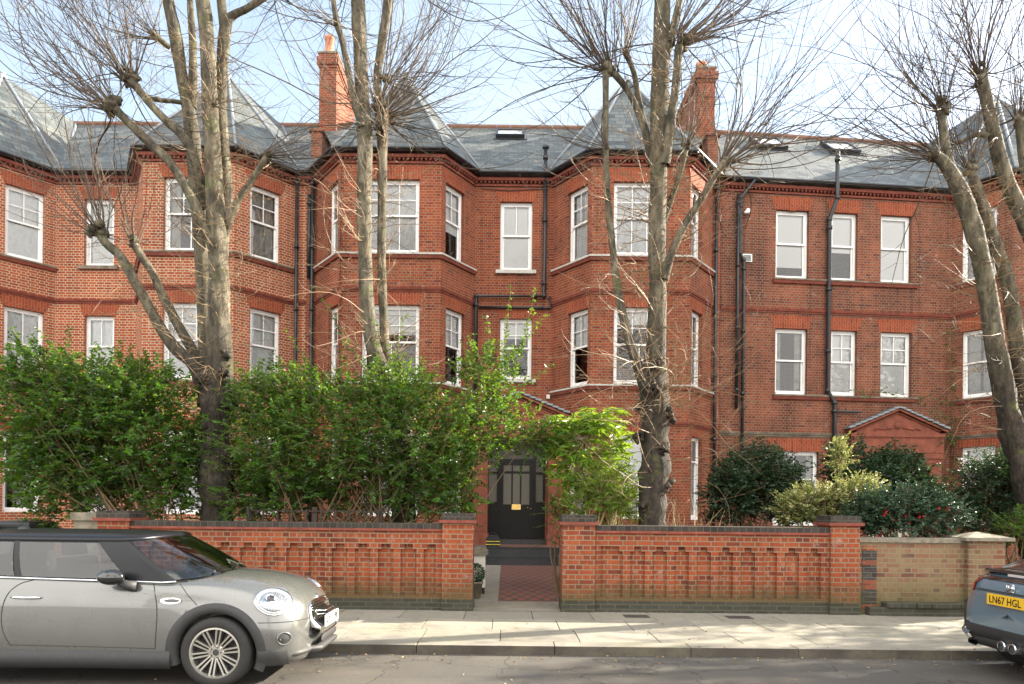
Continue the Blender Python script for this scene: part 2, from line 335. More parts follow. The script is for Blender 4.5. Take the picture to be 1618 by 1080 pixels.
def slabs(name, y0, rows, x0, x1, wlo, whi, gap, m, zt=ZP, zb=ZP - .011, jog=.0, tilt=.0015):
    V = []; Fc = []; A = []
    y = y0
    for r, dpt in enumerate(rows):
        x = x0 - random.uniform(0, .8)
        while x < x1:
            w = random.uniform(wlo, whi); h = [random.uniform(-tilt, tilt) for _ in range(4)]; b = len(V)
            X = (x + gap/2, x + w - gap/2); Y = (y + gap/2, y + dpt - gap/2); e = .004
            V += [(X[0], Y[0], zb), (X[1], Y[0], zb), (X[1], Y[1], zb), (X[0], Y[1], zb),
                  (X[0], Y[0], zt + h[0] - e), (X[1], Y[0], zt + h[1] - e), (X[1], Y[1], zt + h[2] - e), (X[0], Y[1], zt + h[3] - e),
                  (X[0] + e, Y[0] + e, zt + h[0]), (X[1] - e, Y[0] + e, zt + h[1]), (X[1] - e, Y[1] - e, zt + h[2]), (X[0] + e, Y[1] - e, zt + h[3])]
            for q in ((0,1,5,4),(1,2,6,5),(2,3,7,6),(3,0,4,7),(4,5,9,8),(5,6,10,9),(6,7,11,10),(7,4,8,11),(8,9,10,11)): Fc.append([b + k for k in q])
            A += [random.random() ** 2] * 12; x += w
        y += dpt
    return tag(np_mesh(name, V, Fc, m, attr=A, mi=[1 if i % 9 in (0, 4) and isinstance(m, list) else 0 for i in range(len(Fc))]), kind='structure')
slabs('pavement', DK + .29, [.80, .82, DW - DK - 1.91 + .02], -26, 34, .86, 1.0, .009, M['paving'], tilt=.0025)
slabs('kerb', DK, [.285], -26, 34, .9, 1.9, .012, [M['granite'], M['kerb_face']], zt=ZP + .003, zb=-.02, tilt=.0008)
# path
def tiles():
    m, t, b, l = mat('red and black path tiles'); uv = N(t, 'ShaderNodeUVMap').outputs[0]; o = N(t, 'ShaderNodeTexCoord').outputs['Object']
    mp = N(t, 'ShaderNodeMapping'); mp.inputs['Rotation'].default_value = (0, 0, 0); mp.inputs['Scale'].default_value = (1/.11, 1/.30, 1); mp.inputs['Location'].default_value = (.02, .0, 0); l(uv, mp.inputs[0])
    ck = N(t, 'ShaderNodeTexChecker'); ck.inputs['Scale'].default_value = 1.0; ck.inputs[1].default_value = (.25, .07, .045, 1); ck.inputs[2].default_value = (.055, .05, .05, 1); l(mp.outputs[0], ck.inputs[0])
    c = mixc(t, ramp(t, noise(t, o, 3, 6, .7), [(.35, 0.0), (.75, .6)]), ck.outputs[0], (.17, .13, .10))
    l(c, b.inputs['Base Color']); b.inputs['Roughness'].default_value = .5; return m
M['tiles'] = tiles(); M['black_tile'] = plain('black glazed step tile', (.03, .032, .036), .3, noise=.3)
zf = lambda y: ZP + .004 + (y - DW) * (.13 / 6.8)
g = MB(); g.face([(-.95, DW + .36, zf(DW+.36)), (2.0, DW + .36, zf(DW+.36)), (2.0, 17.5, zf(17.5)), (-.95, 17.5, zf(17.5))])
g.face([(-.52, DW - .03, ZP + .004), (.90, DW - .03, ZP + .004), (.90, DW + .36, zf(DW+.36)), (-.52, DW + .36, zf(DW+.36))])
tag(g.build('path_margin', M['cement']), kind='structure')
g = MB(); g.face([(-.12, DW + .95, zf(DW+.95) + .004), (1.35, DW + .95, zf(DW+.95) + .004), (1.35, 17.5, zf(17.5) + .004), (-.12, 17.5, zf(17.5) + .004)])
tag(g.build('tiled_path', M['tiles']), kind='structure')
# service covers in the pavement
M['cover'] = plain('cast iron cover', (.06, .055, .05), .6, noise=.4, nscale=30, bump=.8, bscale=80)
for i, (a, b_, lab) in enumerate(((985, 1042, 'left one of two dark square service covers in the pavement under the right garden wall'),
                                  (1148, 1200, 'right one of two dark square service covers in the pavement under the right garden wall'))):
    pa, pb = P(a, 976, 10.2), P(b_, 977, 10.2); g = MB(); d = .25
    g.box((pa.x + .02, 10.12, ZP - .006), (pa.x + .02 + .36, 10.12 + d, ZP + .008))
    for k in range(5): g.box((pa.x + .05 + k*.062, 10.15, ZP + .008), (pa.x + .08 + k*.062, 10.12 + d - .03, ZP + .0105), skip='b')
    o = g.build('service_cover', M['cover'], origin=(pa.x, 10.2, ZP)); tag(o, lab, 'manhole cover', 'service covers')
# ---------------------------------------------------------------- garden walls
def wallbox(g, x0, x1, y0, y1, z0, z1, mi=0): g.box((x0, y0, z0), (x1, y1, z1), mi)
def pier(root, x0, x1, name='pier', ztop=1.44, m='garden_brick', y0=DW - .06, y1=DW + .42):
    g = MB(); g.box((x0, y0, ZP + .17), (x1, y1, ztop)); g.build(name, M[m], root)
    g = MB(); g.box((x0 - .012, y0 - .012, ZP - .02), (x1 + .012, y1 + .01, ZP + .17)); bevel(g.build('plinth', M['blue_brick_s'], root), .01)
    g = MB(); g.box((x0 - .05, y0 - .05, ztop), (x1 + .05, y1 + .05, ztop + .045)); cp = bevel(g.build('cap', M['mould'], root), .012)
    g = MB(); g.box((x0 - .015, y0 - .015, ztop + .045), (x1 + .015, y1 + .015, ztop + .15)); bevel(g.build('cap_bricks', M['blue_brick'], cp), .012)
def relief_wall(root, x0, x1, xs0, step):
    yf, yr = DW, DW + .055; zt = 1.31
    g = MB()
    g.box((x0, yr, ZP + .17), (x1, DW + .33, zt))                       # body, recessed face
    zb, zc = ZP + .23, 1.03                                             # panel zone
    g.box((x0, yf, 1.17), (x1, yr, zt), skip='k'); g.box((x0, yf, 1.105), (x1, yr, 1.17), skip='kt')
    g.box((x0, yf - .012, ZP + .17), (x1, yr, zb), skip='k')
    xs = []; x = xs0
    while x + .115 < x1: 
        if x > x0 - .02: xs.append(x)
        x += step
    random.seed(int(x0 * 7) + 3)
    for x in xs:
        j = random.uniform(-.004, .004)
        g.box((x, yf + j, zb), (x + .115, yr, zc), skip='k')
        g.box((x - .055, yf - .004, zc), (x + .17, yr, 1.105), skip='k')
    # soldier ends and deep slots are left open between the stretchers
    g.box((x0, yf, zb), (x0 + .10, yr, 1.105), skip='k'); g.box((x1 - .10, yf, zb), (x1, yr, 1.105), skip='k')
    o = g.build('wall_panel', M['garden_brick'], root)
    g = MB(); g.box((x0, yf - .02, ZP - .02), (x1, DW + .35, ZP + .17)); 
    bevel(g.build('plinth', M['blue_brick_s'], root), .01)
    g = MB(); g.box((x0, yf - .035, zt), (x1, DW + .36, zt + .035)); c = bevel(g.build('coping', M['mould'], root), .01)
    g = MB(); g.box((x0, yf - .022, zt + .035), (x1, DW + .35, zt + .115)); bevel(g.build('coping_bricks', M['blue_brick'], c), .018, 3)
sc = 1100.0 / DW
xw = lambda px: (px - X0) / sc
w = empty('garden_wall', (xw(450), DW, ZP), 'low orange brick garden wall with recessed panels behind the grey hatchback', 'garden wall')
pier(w, xw(700), xw(748)); pier(w, xw(158), xw(207), ztop=1.42)
relief_wall(w, xw(207), xw(700), xw(207) + .16, .352)
g = MB(); x1 = xw(157); g.box((xw(117), DW + .0, ZP - .02), (x1 - .005, DW + .42, 1.42)); g.box((xw(114), DW - .04, 1.42), (x1 + .0, DW + .46, 1.54)); bevel(g.build('stone_pier', M['stone'], w), .03)
w = empty('garden_wall', (xw(1120), DW, ZP), 'low orange brick garden wall with recessed panels right of the gate gap', 'garden wall')
pier(w, xw(889), xw(940), ztop=1.43); pier(w, xw(1311), xw(1356), ztop=1.46)
relief_wall(w, xw(940), xw(1311), xw(985), .338)
# mottled neighbour wall
w = empty('garden_wall', (xw(1455), DW, ZP), 'mottled brown brick garden wall with stone coping and blue brick footing', 'garden wall')
xa, xb = xw(1356) + .005, xw(1527)
g = MB(); g.box((xa, DW + .03, ZP - .02), (xb, DW + .30, 1.21)); g.build('wall_panel', M['brown_brick'], w)
g = MB(); g.box((xa, DW + .0, 1.21), (xb, DW + .34, 1.28)); bevel(g.build('coping', M['stone'], w), .02)
g = MB(); g.box((xb, DW - .06, ZP - .02), (xw(1585), DW + .42, 1.25)); g.build('pier', M['brown_brick'], w)
g = MB(); a, b_ = xb - .09, xw(1585) + .09; cx_, cy_ = (a + b_)/2, DW + .18
g.box((a, DW - .14, 1.25), (b_, DW + .50, 1.30))
q = [Vector((a, DW-.14, 1.30)), Vector((b_, DW-.14, 1.30)), Vector((b_, DW+.5, 1.30)), Vector((a, DW+.5, 1.30))]; ap = Vector((cx_, cy_, 1.385))
for i in range(4): g.face([q[i], q[(i+1)%4], ap])
g.build('cap', M['stone'], w)
g = MB(); random.seed(2); x = xw(1395)
g.box((xw(1370), DW - .12, ZP - .02), (xw(1600), DW + .03, ZP + .13))
while x < xw(1590):
    wd = .225; z = ZP + .13
    g.prism([(x + .004, z), (x + wd - .004, z), (x + wd - .004, z + .075), (x + .004, z + .075)], DW - .155 + random.uniform(-.008, .008), DW + .028); x += wd
bevel(g.build('footing', M['blue_brick_s'], w), .012)
g = MB(); random.seed(9)
for k in range(14):
    z = 1.15 - k * .075
    if k < 13: g.box((xa + .08, DW + .018 + random.uniform(0, .006), z - .063), (xa + .30, DW + .04, z), mi=random.choice([0, 0, 1, 2]))
g.build('infill_bricks', [M['blue_brick_s'], M['garden_brick'], M['terracotta']], w)
# unseen left neighbour wall past the stone pier, keeps the street line
w = empty('garden_wall', (xw(0) - 1.5, DW, ZP), 'short brick garden wall left of the stone pier behind the car roof', 'garden wall')
g = MB(); g.box((xw(-300), DW + .03, ZP - .02), (xw(8), DW + .30, 1.08)); g.build('wall_panel', M['garden_brick'], w)
g = MB(); g.box((xw(-300), DW, 1.08), (xw(8) + .02, DW + .33, 1.14)); g.build('coping', M['stone'], w)
# ---------------------------------------------------------------- terrace of brick houses
ZE = 11.20; ZR = 14.45; ZC = 7.52
UPV = Vector((0, 0, 1))
def v3(p, z): return Vector((p[0], p[1], z))
def offs(path, d):
    """mitred offset of a plan polyline towards the street (right-hand side when walking +X is -Y)"""
    out = []; n = len(path)
    for i in range(n):
        ds = []
        if i > 0: ds.append((path[i] - path[i-1]).normalized())
        if i < n - 1: ds.append((path[i+1] - path[i]).normalized())
        ns = [Vector((q.y, -q.x)) for q in ds]
        if len(ns) == 1: out.append(path[i] + ns[0] * d)
        else:
            b = (ns[0] + ns[1]); b = b / max(.3, b.dot(ns[0])); out.append(path[i] + b * d)
    return out
def strip(g, path, d0, d1, z0, z1, mi=0, ends=True, dtop=None):
    a, b = offs(path, d0), offs(path, d1); bt = offs(path, dtop) if dtop is not None else b
    for i in range(len(path) - 1):
        g.face([v3(b[i], z0), v3(b[i+1], z0), v3(bt[i+1], z1), v3(bt[i], z1)], mi)
        g.face([v3(bt[i], z1), v3(bt[i+1], z1), v3(a[i+1], z1), v3(a[i], z1)], mi)
        g.face([v3(a[i], z0), v3(a[i+1], z0), v3(b[i+1], z0), v3(b[i], z0)], mi)
    if ends:
        g.face([v3(a[0], z0), v3(b[0], z0), v3(bt[0], z1), v3(a[0], z1)], mi); g.face([v3(b[-1], z0), v3(a[-1], z0), v3(a[-1], z1), v3(bt[-1], z1)], mi)
class Seg:
    def __init__(s, a, b): s.a = a; s.b = b; s.L = (b - a).length; s.d = (b - a).normalized(); s.n = Vector((s.d.y, -s.d.x))
    def hit(s, px, py):
        p0 = Vector((0, 0, HC)); r = P(px, py, 10) - p0
        A = Vector((s.a.x, s.a.y, 0)); nn = Vector((s.n.x, s.n.y, 0))
        k = (A - p0).dot(nn) / r.dot(nn); q = p0 + r * k
        return (Vector((q.x, q.y)) - s.a).dot(s.d), q.z
    def pt(s, u, out, z): q = s.a + s.d * u + s.n * out; return Vector((q.x, q.y, z))
    def mtx(s):
        return Matrix(((s.d.x, -s.n.x, 0, s.a.x), (s.d.y, -s.n.y, 0, s.a.y), (0, 0, 1, 0), (0, 0, 0, 1)))  # local x along, y inward, z up
def wall_seg(g, seg, holes, z0, z1, rev=.13):
    us = sorted({0.0, seg.L} | {h[0] for h in holes} | {h[1] for h in holes}); zs = sorted({z0, z1} | {h[2] for h in holes} | {h[3] for h in holes})
    for i in range(len(us) - 1):
        for j in range(len(zs) - 1):
            cu, cz = (us[i] + us[i+1])/2, (zs[j] + zs[j+1])/2
            if any(h[0] < cu < h[1] and h[2] < cz < h[3] for h in holes): continue
            g.face([seg.pt(us[i], 0, zs[j]), seg.pt(us[i+1], 0, zs[j]), seg.pt(us[i+1], 0, zs[j+1]), seg.pt(us[i], 0, zs[j+1])])
    for u0, u1, a, b in holes:
        r = -rev - .22
        g.face([seg.pt(u0, 0, a), seg.pt(u0, 0, b), seg.pt(u0, r, b), seg.pt(u0, r, a)][::-1])
        g.face([seg.pt(u1, 0, b), seg.pt(u1, 0, a), seg.pt(u1, r, a), seg.pt(u1, r, b)][::-1])
        g.face([seg.pt(u0, 0, b), seg.pt(u1, 0, b), seg.pt(u1, r, b), seg.pt(u0, r, b)][::-1])
        g.face([seg.pt(u0, 0, a), seg.pt(u1, 0, a), seg.pt(u1, r, a), seg.pt(u0, r, a)])
def sash(root, seg, u0, u1, z0, z1, bars=(2, 1, 1), blind=None, meet=.52, arch=.37, sill=None, key=False, fan=False, rev=.11):
    """sliding sash window: children glass, curtain, lintel, sill"""
    Mx = seg.mtx(); g = MB(); e = .0015; W_ = u1 - u0; fw = .062
    y0 = rev
    g.box((u0+e, y0, z0+e), (u0+fw, y0+.11, z1-e), M=Mx); g.box((u1-fw, y0, z0+e), (u1-e, y0+.11, z1-e), M=Mx)
    g.box((u0+fw, y0, z1-fw), (u1-fw, y0+.11, z1-e), M=Mx); g.box((u0+fw, y0-.035, z0+e), (u1-fw, y0+.11, z0+.075), M=Mx)
    zm = z0 + (z1 - z0) * meet; a, b = u0 + fw, u1 - fw; sw = .045
    def leaf(za, zb, y, nx, nz):
        g.box((a, y, za), (a+sw, y+.04, zb), M=Mx); g.box((b-sw, y, za), (b, y+.04, zb), M=Mx)
        g.box((a+sw, y, zb-.045), (b-sw, y+.04, zb), M=Mx); g.box((a+sw, y, za), (b-sw, y+.04, za+.05), M=Mx)
        for k in range(1, nx):
            x = a + sw + (b - a - 2*sw) * k / nx; g.box((x-.012, y+.006, za+.05), (x+.012, y+.034, zb-.045), M=Mx)
        for k in range(1, nz):
            z = za + (zb - za) * k / nz; g.box((a+sw, y+.008, z-.012), (b-sw, y+.032, z+.012), M=Mx)
    leaf(zm-.02, z1-fw, y0+.012, bars[0], bars[1]); leaf(z0+.075, zm+.025, y0+.056, bars[2], 1)
    w = g.build('window', M['white'], root)
    h = MB(); h.face([Mx @ Vector(q) for q in ((a+.02, y0+.03, zm), (b-.02, y0+.03, zm), (b-.02, y0+.03, z1-fw-.01), (a+.02, y0+.03, z1-fw-.01))])
    h.face([Mx @ Vector(q) for q in ((a+.02, y0+.075, z0+.08), (b-.02, y0+.075, z0+.08), (b-.02, y0+.075, zm), (a+.02, y0+.075, zm))])
    h.build('glass', M['glass'], w)
    if blind:
        kind, frac = blind[0], blind[1]; yc = y0 + .10; c = MB()
        if kind == 'blind':
            zb = z1 - (z1 - z0) * frac; c.box((a - .01, yc, zb), (b + .01, yc + .008, z1 - .02), M=Mx); c.box((a - .01, yc - .004, zb - .02), (b + .01, yc + .014, zb), M=Mx)
            c.build('blind', M['blind'], w)
        else:
            rnd = random.Random(int(u0 * 100 + z0 * 10)); n = max(6, int(W_ * 16))
            spans = [(a - .01, b + .01)] if kind == 'net' else [(a - .01, a + (b - a) * frac * .5), (b - (b - a) * frac * .5, b + .01)]
            for s0, s1 in spans:
                k = max(4, int((s1 - s0) / .05)); rows = [[], []]
                for i in range(k + 1):
                    x = s0 + (s1 - s0) * i / k; yy = yc + .02 + .02 * math.sin(i * 1.9 + rnd.random()) 
                    rows[0].append(Mx @ Vector((x, yy, z0 + .06))); rows[1].append(Mx @ Vector((x, yy * 1.0, z1 - .04)))
                c.grid(rows)
            c.build('curtain', M['net'] if kind == 'net' else M['curtain'], w, smooth=True)
    if arch:
        c = MB(); s = .04; t = .13 * arch / .37
        c.prism([(u0 - s, z1 - .004), (u1 + s, z1 - .004), (u1 + s + t, z1 + arch), (u0 - s - t, z1 + arch)], -.006, .05, M=Mx)
        if key: c.prism([((u0+u1)/2 - .10, z1 - .03), ((u0+u1)/2 + .10, z1 - .03), ((u0+u1)/2 + .13, z1 + arch + .01), ((u0+u1)/2 - .13, z1 + arch + .01)], -.022, .05, M=Mx)
        c.build('lintel', M['arch'], w)
    if sill:
        c = MB(); x = sill[1] if len(sill) > 1 else .07
        c.box((u0 - x, -.085, z0 - .10), (u1 + x, .12, z0 - .002), M=Mx); bevel(c.build('sill', M[sill[0]], w), .012)
    return w
def gutter(root, path):
    g = MB(); q = offs(path, .25); R_ = .062
    for i in range(len(q) - 1):
        a, b = q[i], q[i+1]; d = (b - a).normalized(); n = Vector((d.y, -d.x))
        rows = []
        for p in (a, b):
            r = []
            for k in range(7):
                th = math.pi * k / 6; s = p + n * (-R_ * math.cos(th)); r.append(v3(s, ZE + .02 - R_ * math.sin(th)))
            for k in range(6, -1, -1):
                th = math.pi * k / 6; s = p + n * (-(R_-.008) * math.cos(th)); r.append(v3(s, ZE + .02 - (R_-.008) * math.sin(th)))
            rows.append(r)
        g.grid(rows, closed=True)
        L_ = (b - a).length; k = .5
        while k < L_:
            c = a + d * k; g.tube([v3(c, ZE - .055), v3(c - n * .22, ZE - .06)], .012, 5); k += .9
    g.build('gutter', M['black_iron'], root, smooth=True)
def cornice(root, path, mm='mould'):
    g = MB(); strip(g, path, -.01, .05, 10.90, 10.955); strip(g, path, -.01, .13, 11.03, 11.10, dtop=.15); strip(g, path, -.01, .085, 11.10, 11.15)
    for i in range(len(path) - 1):
        s = Seg(path[i], path[i+1]); n = int(s.L / .115)
        for k in range(n):
            u = (k + .5) * s.L / n; Mx = s.mtx(); g.prism([(u-.045, 11.03), (u, 10.955), (u+.045, 11.03)], -.10, .0, M=Mx)
    g.build('cornice', M[mm], root)
def course(root, path, z=ZC, name='string_course', m='mould', h=.10, d=.055):
    g = MB(); strip(g, path, -.005, d, z - h * .1, z + h * .55, dtop=d + .02); strip(g, path, -.005, d * .5, z - h * .6, z - h * .1); return g.build(name, M[m], root)
def sillband(root, path, z, m, name='sill_band'):
    g = MB(); strip(g, path, -.005, .10, z - .05, z - .004, dtop=.10); o = g.build(name, M[m], root)
    g = MB(); strip(g, path, -.005, .055, z - .14, z - .052, dtop=.085); g.build(name, M['mould'], root); return o
def flash(g, a, b, w=.16, t=.012, lift=.02):
    """lead roll along a hip or valley"""
    g.tube([a + Vector((0, 0, lift)), b + Vector((0, 0, lift))], w * .45, 8)
def turret(root, ol, fl, fr, orr, mainD, zr, apexD=1.2):
    """hipped slate roof over a canted bay running back to the main ridge"""
    q = offs([ol + (ol - fl).normalized() * 0 + Vector((0, .6)), ol, fl, fr, orr, orr + Vector((0, .6))], .25)[1:-1]
    OL, FL, FR, OR = [v3(p, ZE + .03) for p in q]; cx_ = (fl.x + fr.x) / 2; yb = (ol.y + orr.y) / 2
    A = Vector((cx_, yb + apexD, 14.78)); BL = Vector((cx_ - .95, mainD, zr + .03)); BR = Vector((cx_ + .95, mainD, zr + .03))
    g = MB()
    for tri in ((OL, FL, A), (FL, FR, A), (FR, OR, A), (OR, BR, A), (BL, OL, A), (BR, BL, A)): g.face(tri)
    t = g.build('turret_roof', M['slate'], root)
    g = MB()
    for a, b in ((FL, A), (FR, A), (OL, A), (OR, A)): flash(g, a, b, .09)
    for a, b in ((OR, BR), (OL, BL)): flash(g, a, b, .12, lift=.0)
    g.lathe(A, [(.0, .12), (.07, .08), (.11, -.02), (.16, -.12)], 10)
    g.build('hip_flashing', M['lead'], t, smooth=True)
    s = MB(); strip(s, [ol, fl, fr, orr], .0, .24, ZE - .055, ZE + .028, ends=False); s.build('eaves_board', M['black_iron'], t)
def main_roof(root, a, b, depth=3.35, zr=ZR, back=3.3):
    d = (b - a).normalized(); n = Vector((d.y, -d.x)); f = .28
    A0, B0 = a + n * f, b + n * f; AR, BR = a - n * depth, b - n * depth; AB, BB = a - n * (depth + back), b - n * (depth + back)
    g = MB(); g.face([v3(A0, ZE + .025), v3(B0, ZE + .025), v3(BR, zr), v3(AR, zr)]); g.face([v3(BB, ZE), v3(AB, ZE), v3(AR, zr), v3(BR, zr)])
    g.face([v3(A0, ZE + .025), v3(A0, ZE - .04), v3(B0, ZE - .04), v3(B0, ZE + .025)][::-1]); g.face([v3(A0, ZE - .04), v3(a, ZE - .04), v3(b, ZE - .04), v3(B0, ZE - .04)][::-1])
    r = g.build('roof', M['slate'], root)
    g = MB(); L_ = (b - a).length; k = 0
    while k < L_ - .01:
        k2 = min(L_, k + .45); p, q = AR + d * (k + .004), AR + d * (k2 - .004)
        g.tube([v3(p, zr - .01), v3(q, zr - .01)], .105, 8); k = k2
    g.build('ridge_tiles', M['ridge'], r)
    def point(u, s):  # u along, s 0..1 up the slope
        p = A0 + d * u; e = AR + d * u; q = p.lerp(e, s); return v3(q, ZE + .025 + (zr - ZE - .025) * s)
    nn = (point(1, 0) - point(0, 0)).cross(point(0, 1) - point(0, 0)).normalized()
    return r, point, nn, d
def skylight(root, point, nn, d, u, s, w, h, label):
    c = point(u, s); up = (point(u, 1) - point(u, 0)).normalized(); dx = Vector((d.x, d.y, 0))
    Mx = Matrix.Identity(4)
    for i, v in enumerate((dx, up, nn)):
        for j in range(3): Mx[j][i] = v[j]
    Mx.translation = c
    g = MB()
    for a, b in (((-w/2-.07, -.07, -.02), (w/2+.07, 0, .13)), ((-w/2-.07, h, -.02), (w/2+.07, h+.07, .13)), ((-w/2-.07, 0, -.02), (-w/2, h, .13)), ((w/2, 0, -.02), (w/2+.07, h, .13))): g.box(a, b, M=Mx)
    g.box((-w/2-.16, -.22, .005), (w/2+.16, -.07, .02), M=Mx)
    o = g.build('skylight', M['black_iron'], root); 
    g = MB(); g.box((-w/2, 0, .07), (w/2, h, .09), M=Mx)
    g.build('glass', M['skyglass'], o)
M['skyglass'] = plain('bright roof glazing', (.62, .64, .64), .1, spec=1.0)
def chimney(root, x0, x1, y0, y1, z0, z1, pots, name='chimney', shoulder=None, mm='brick_mid'):
    g = MB(); g.box((x0, y0, z0), (x1, y1, z1 - .45))
    g.box((x0 - .03, y0 - .03, z1 - .45), (x1 + .03, y1 + .03, z1 - .36)); g.box((x0 - .07, y0 - .07, z1 - .36), (x1 + .07, y1 + .07, z1 - .12)); g.box((x0 - .03, y0 - .03, z1 - .12), (x1 + .03, y1 + .03, z1))
    if shoulder: g.prism([(x0 - shoulder, z0), (x0 - .001, z0), (x0 - .001, z1 - 1.2)], y0 + .01, y1 - .01)
    c = g.build('chimney', M[mm], root)
    g = MB(); g.box((x0 - .05, y0 - .05, z1), (x1 + .05, y1 + .05, z1 + .05)); g.box((x0+.02, y0+.02, z1+.05), (x1-.02, y1-.02, z1+.11)); g.build('cap', M['stone'], c)
    for (px_, py_, h, r) in pots:
        g = MB(); g.lathe((px_, py_, z1 + .1), [(r*1.15, 0), (r*1.1, .06), (r, .08), (r*.92, h-.12), (r*1.12, h-.1), (r*1.12, h-.02), (r*.95, h), (r*.75, h), (r*.75, h-.3)], 16)
        g.build('chimney_pot', M['pot'], c, smooth=True)
    return c
def downpipe(root, pts, r=.05, name='downpipe', collars=1.8, hopper=False):
    g = MB(); g.tube(pts, r, 10)
    for a, b in zip(pts[:-1], pts[1:]):
        a, b = Vector(a), Vector(b); L_ = (b - a).length
        if L_ > 1.2:
            k = .25
            while k < L_:
                c = a.lerp(b, k / L_); d = (b - a).normalized(); g.tube([c - d * .05, c + d * .05], r * 1.35, 10); k += collars
    for p in pts[1:-1]:
        g.lathe(p, [(0, r*1.35), (r*1.1, r*.9), (r*1.35, 0), (r*1.1, -r*.9), (0, -r*1.35)], 10)
    if hopper: g.box((pts[0][0] - .12, pts[0][1] - .09, pts[0][2] - .02), (pts[0][0] + .12, pts[0][1] + .05, pts[0][2] + .18))
    return g.build(name, M['black_iron'], root, smooth=True)
def shell(g, path, depth=6.3):
    """rear and party walls, closes the house"""
    a, b = path[0], path[-1]; ya, yb = a.y + depth, b.y + depth; ye = .22
    g.face([v3(b, 0), (b.x, yb, 0), (b.x, yb, ZE + ye), v3(b, ZE)]); g.face([(a.x, ya, 0), v3(a, 0), v3(a, ZE), (a.x, ya, ZE + ye)]); g.face([(b.x, yb, 0), (a.x, ya, 0), (a.x, ya, ZE + ye), (b.x, yb, ZE + ye)])
    for z in (.6, 4.35, 7.75, ZE - .3): 
        g.face([v3(p, z) + Vector((0, .36, 0)) for p in path] + [(b.x, yb - .01, z), (a.x, ya - .01, z)])
# --- plan
pc = {}
def cor(px, py, D): return XY(px, py, D)
HT_T, HT_F = (8.5, 10.5), (5.04, 7.12)
# left house ------------------------------------------------------------------
b1o = cor(88, 424, 20.15); b1f = cor(-33, 404, 18.75); b1l = b1f + Vector((-2.6, 0)); b1q = b1l + Vector((-.95, 1.35))
b2ol = cor(217, 424, 20.15); b2fl = cor(224.5, 401, 18.75); b2fr = cor(370, 399, 18.75); b2or = cor(463, 422, 20.05); pty = cor(483, 422, 20.05)
pl = [Vector((-24, b1q.y)), b1q, b1l, b1f, b1o, b2ol, b2fl, b2fr, b2or, pty]
# middle house ----------------------------------------------------------------
b3ol = cor(499, 422.6, 20.0); b3fl = cor(535, 397, 18.73); b3fr = cor(697, 400, 18.73); b3or = cor(749, 425.6, 20.0)
b4ol = cor(874, 430, 20.0); b4fl = cor(934.5, 404, 18.73); b4fr = cor(1090, 406, 18.73); b4or = cor(1127, 433, 20.0); pty2 = cor(1138, 433, 20.1)
pm = [pty + Vector((.002, 0)), b3ol, b3fl, b3fr, b3or, b4ol, b4fl, b4fr, b4or, pty2]
# right house -----------------------------------------------------------------
rs = cor(1138.5, 433, 20.12); b5ol = cor(1503, 449, 20.78); b5fl = cor(1600, 430, 19.5); b5fr = b5fl + Vector((2.6, .08)); b5or = b5fr + Vector((.95, 1.33)); e6 = b5or + Vector((2.3, .05))
b6fl = e6 + Vector((.95, -1.25)); b6fr = b6fl + Vector((2.6, .08)); b6or = b6fr + Vector((.95, 1.33)); rend = Vector((38.0, b6or.y + .3))
pr = [rs, b5ol, b5fl, b5fr, b5or, e6, b6fl, b6fr, b6or, rend]
def holes_from(seg, lst):
    out = []
    for (x0, x1, z0, z1) in lst:
        ym = 802 - 55 * ((z0 + z1)/2 - HC) + (x0 - 809) * .0105
        u0, _ = seg.hit(x0, ym); u1, _ = seg.hit(x1, ym); out.append((u0, u1, z0, z1))
    return out
def build_house(label, path, wins, bm, rootpx):
    root = empty('brick_house', (rootpx, 20, ZP), label, 'house')
    g = MB(); segs = [Seg(path[i], path[i+1]) for i in range(len(path) - 1)]
    for i, s in enumerate(segs):
        ws = wins.get(i, [])
        hs = [w['h'] for w in ws]
        wall_seg(g, s, hs, 0, ZE)
    shell(g, path); g.build('wall', M[bm], root)
    for i, ws in wins.items():
        for w in ws:
            if 'nosash' in w: continue
            sash(root, segs[i], *w['h'][:2], *w['h'][2:], **w.get('k', {}))
    return root, segs
def W_(seg_path, i, x0, x1, z0, z1, **k):
    s = Seg(seg_path[i], seg_path[i+1]); return dict(h=holes_from(s, [(x0, x1, z0, z1)])[0], k=k)
def WU(seg_path, i, c, w, z0, z1, **k):
    s = Seg(seg_path[i], seg_path[i+1]); return dict(h=(s.L*c - w/2, s.L*c + w/2, z0, z1), k=k)
T, Fz, G = (8.52, 10.5), (5.05, 7.12), (1.42, 3.68)
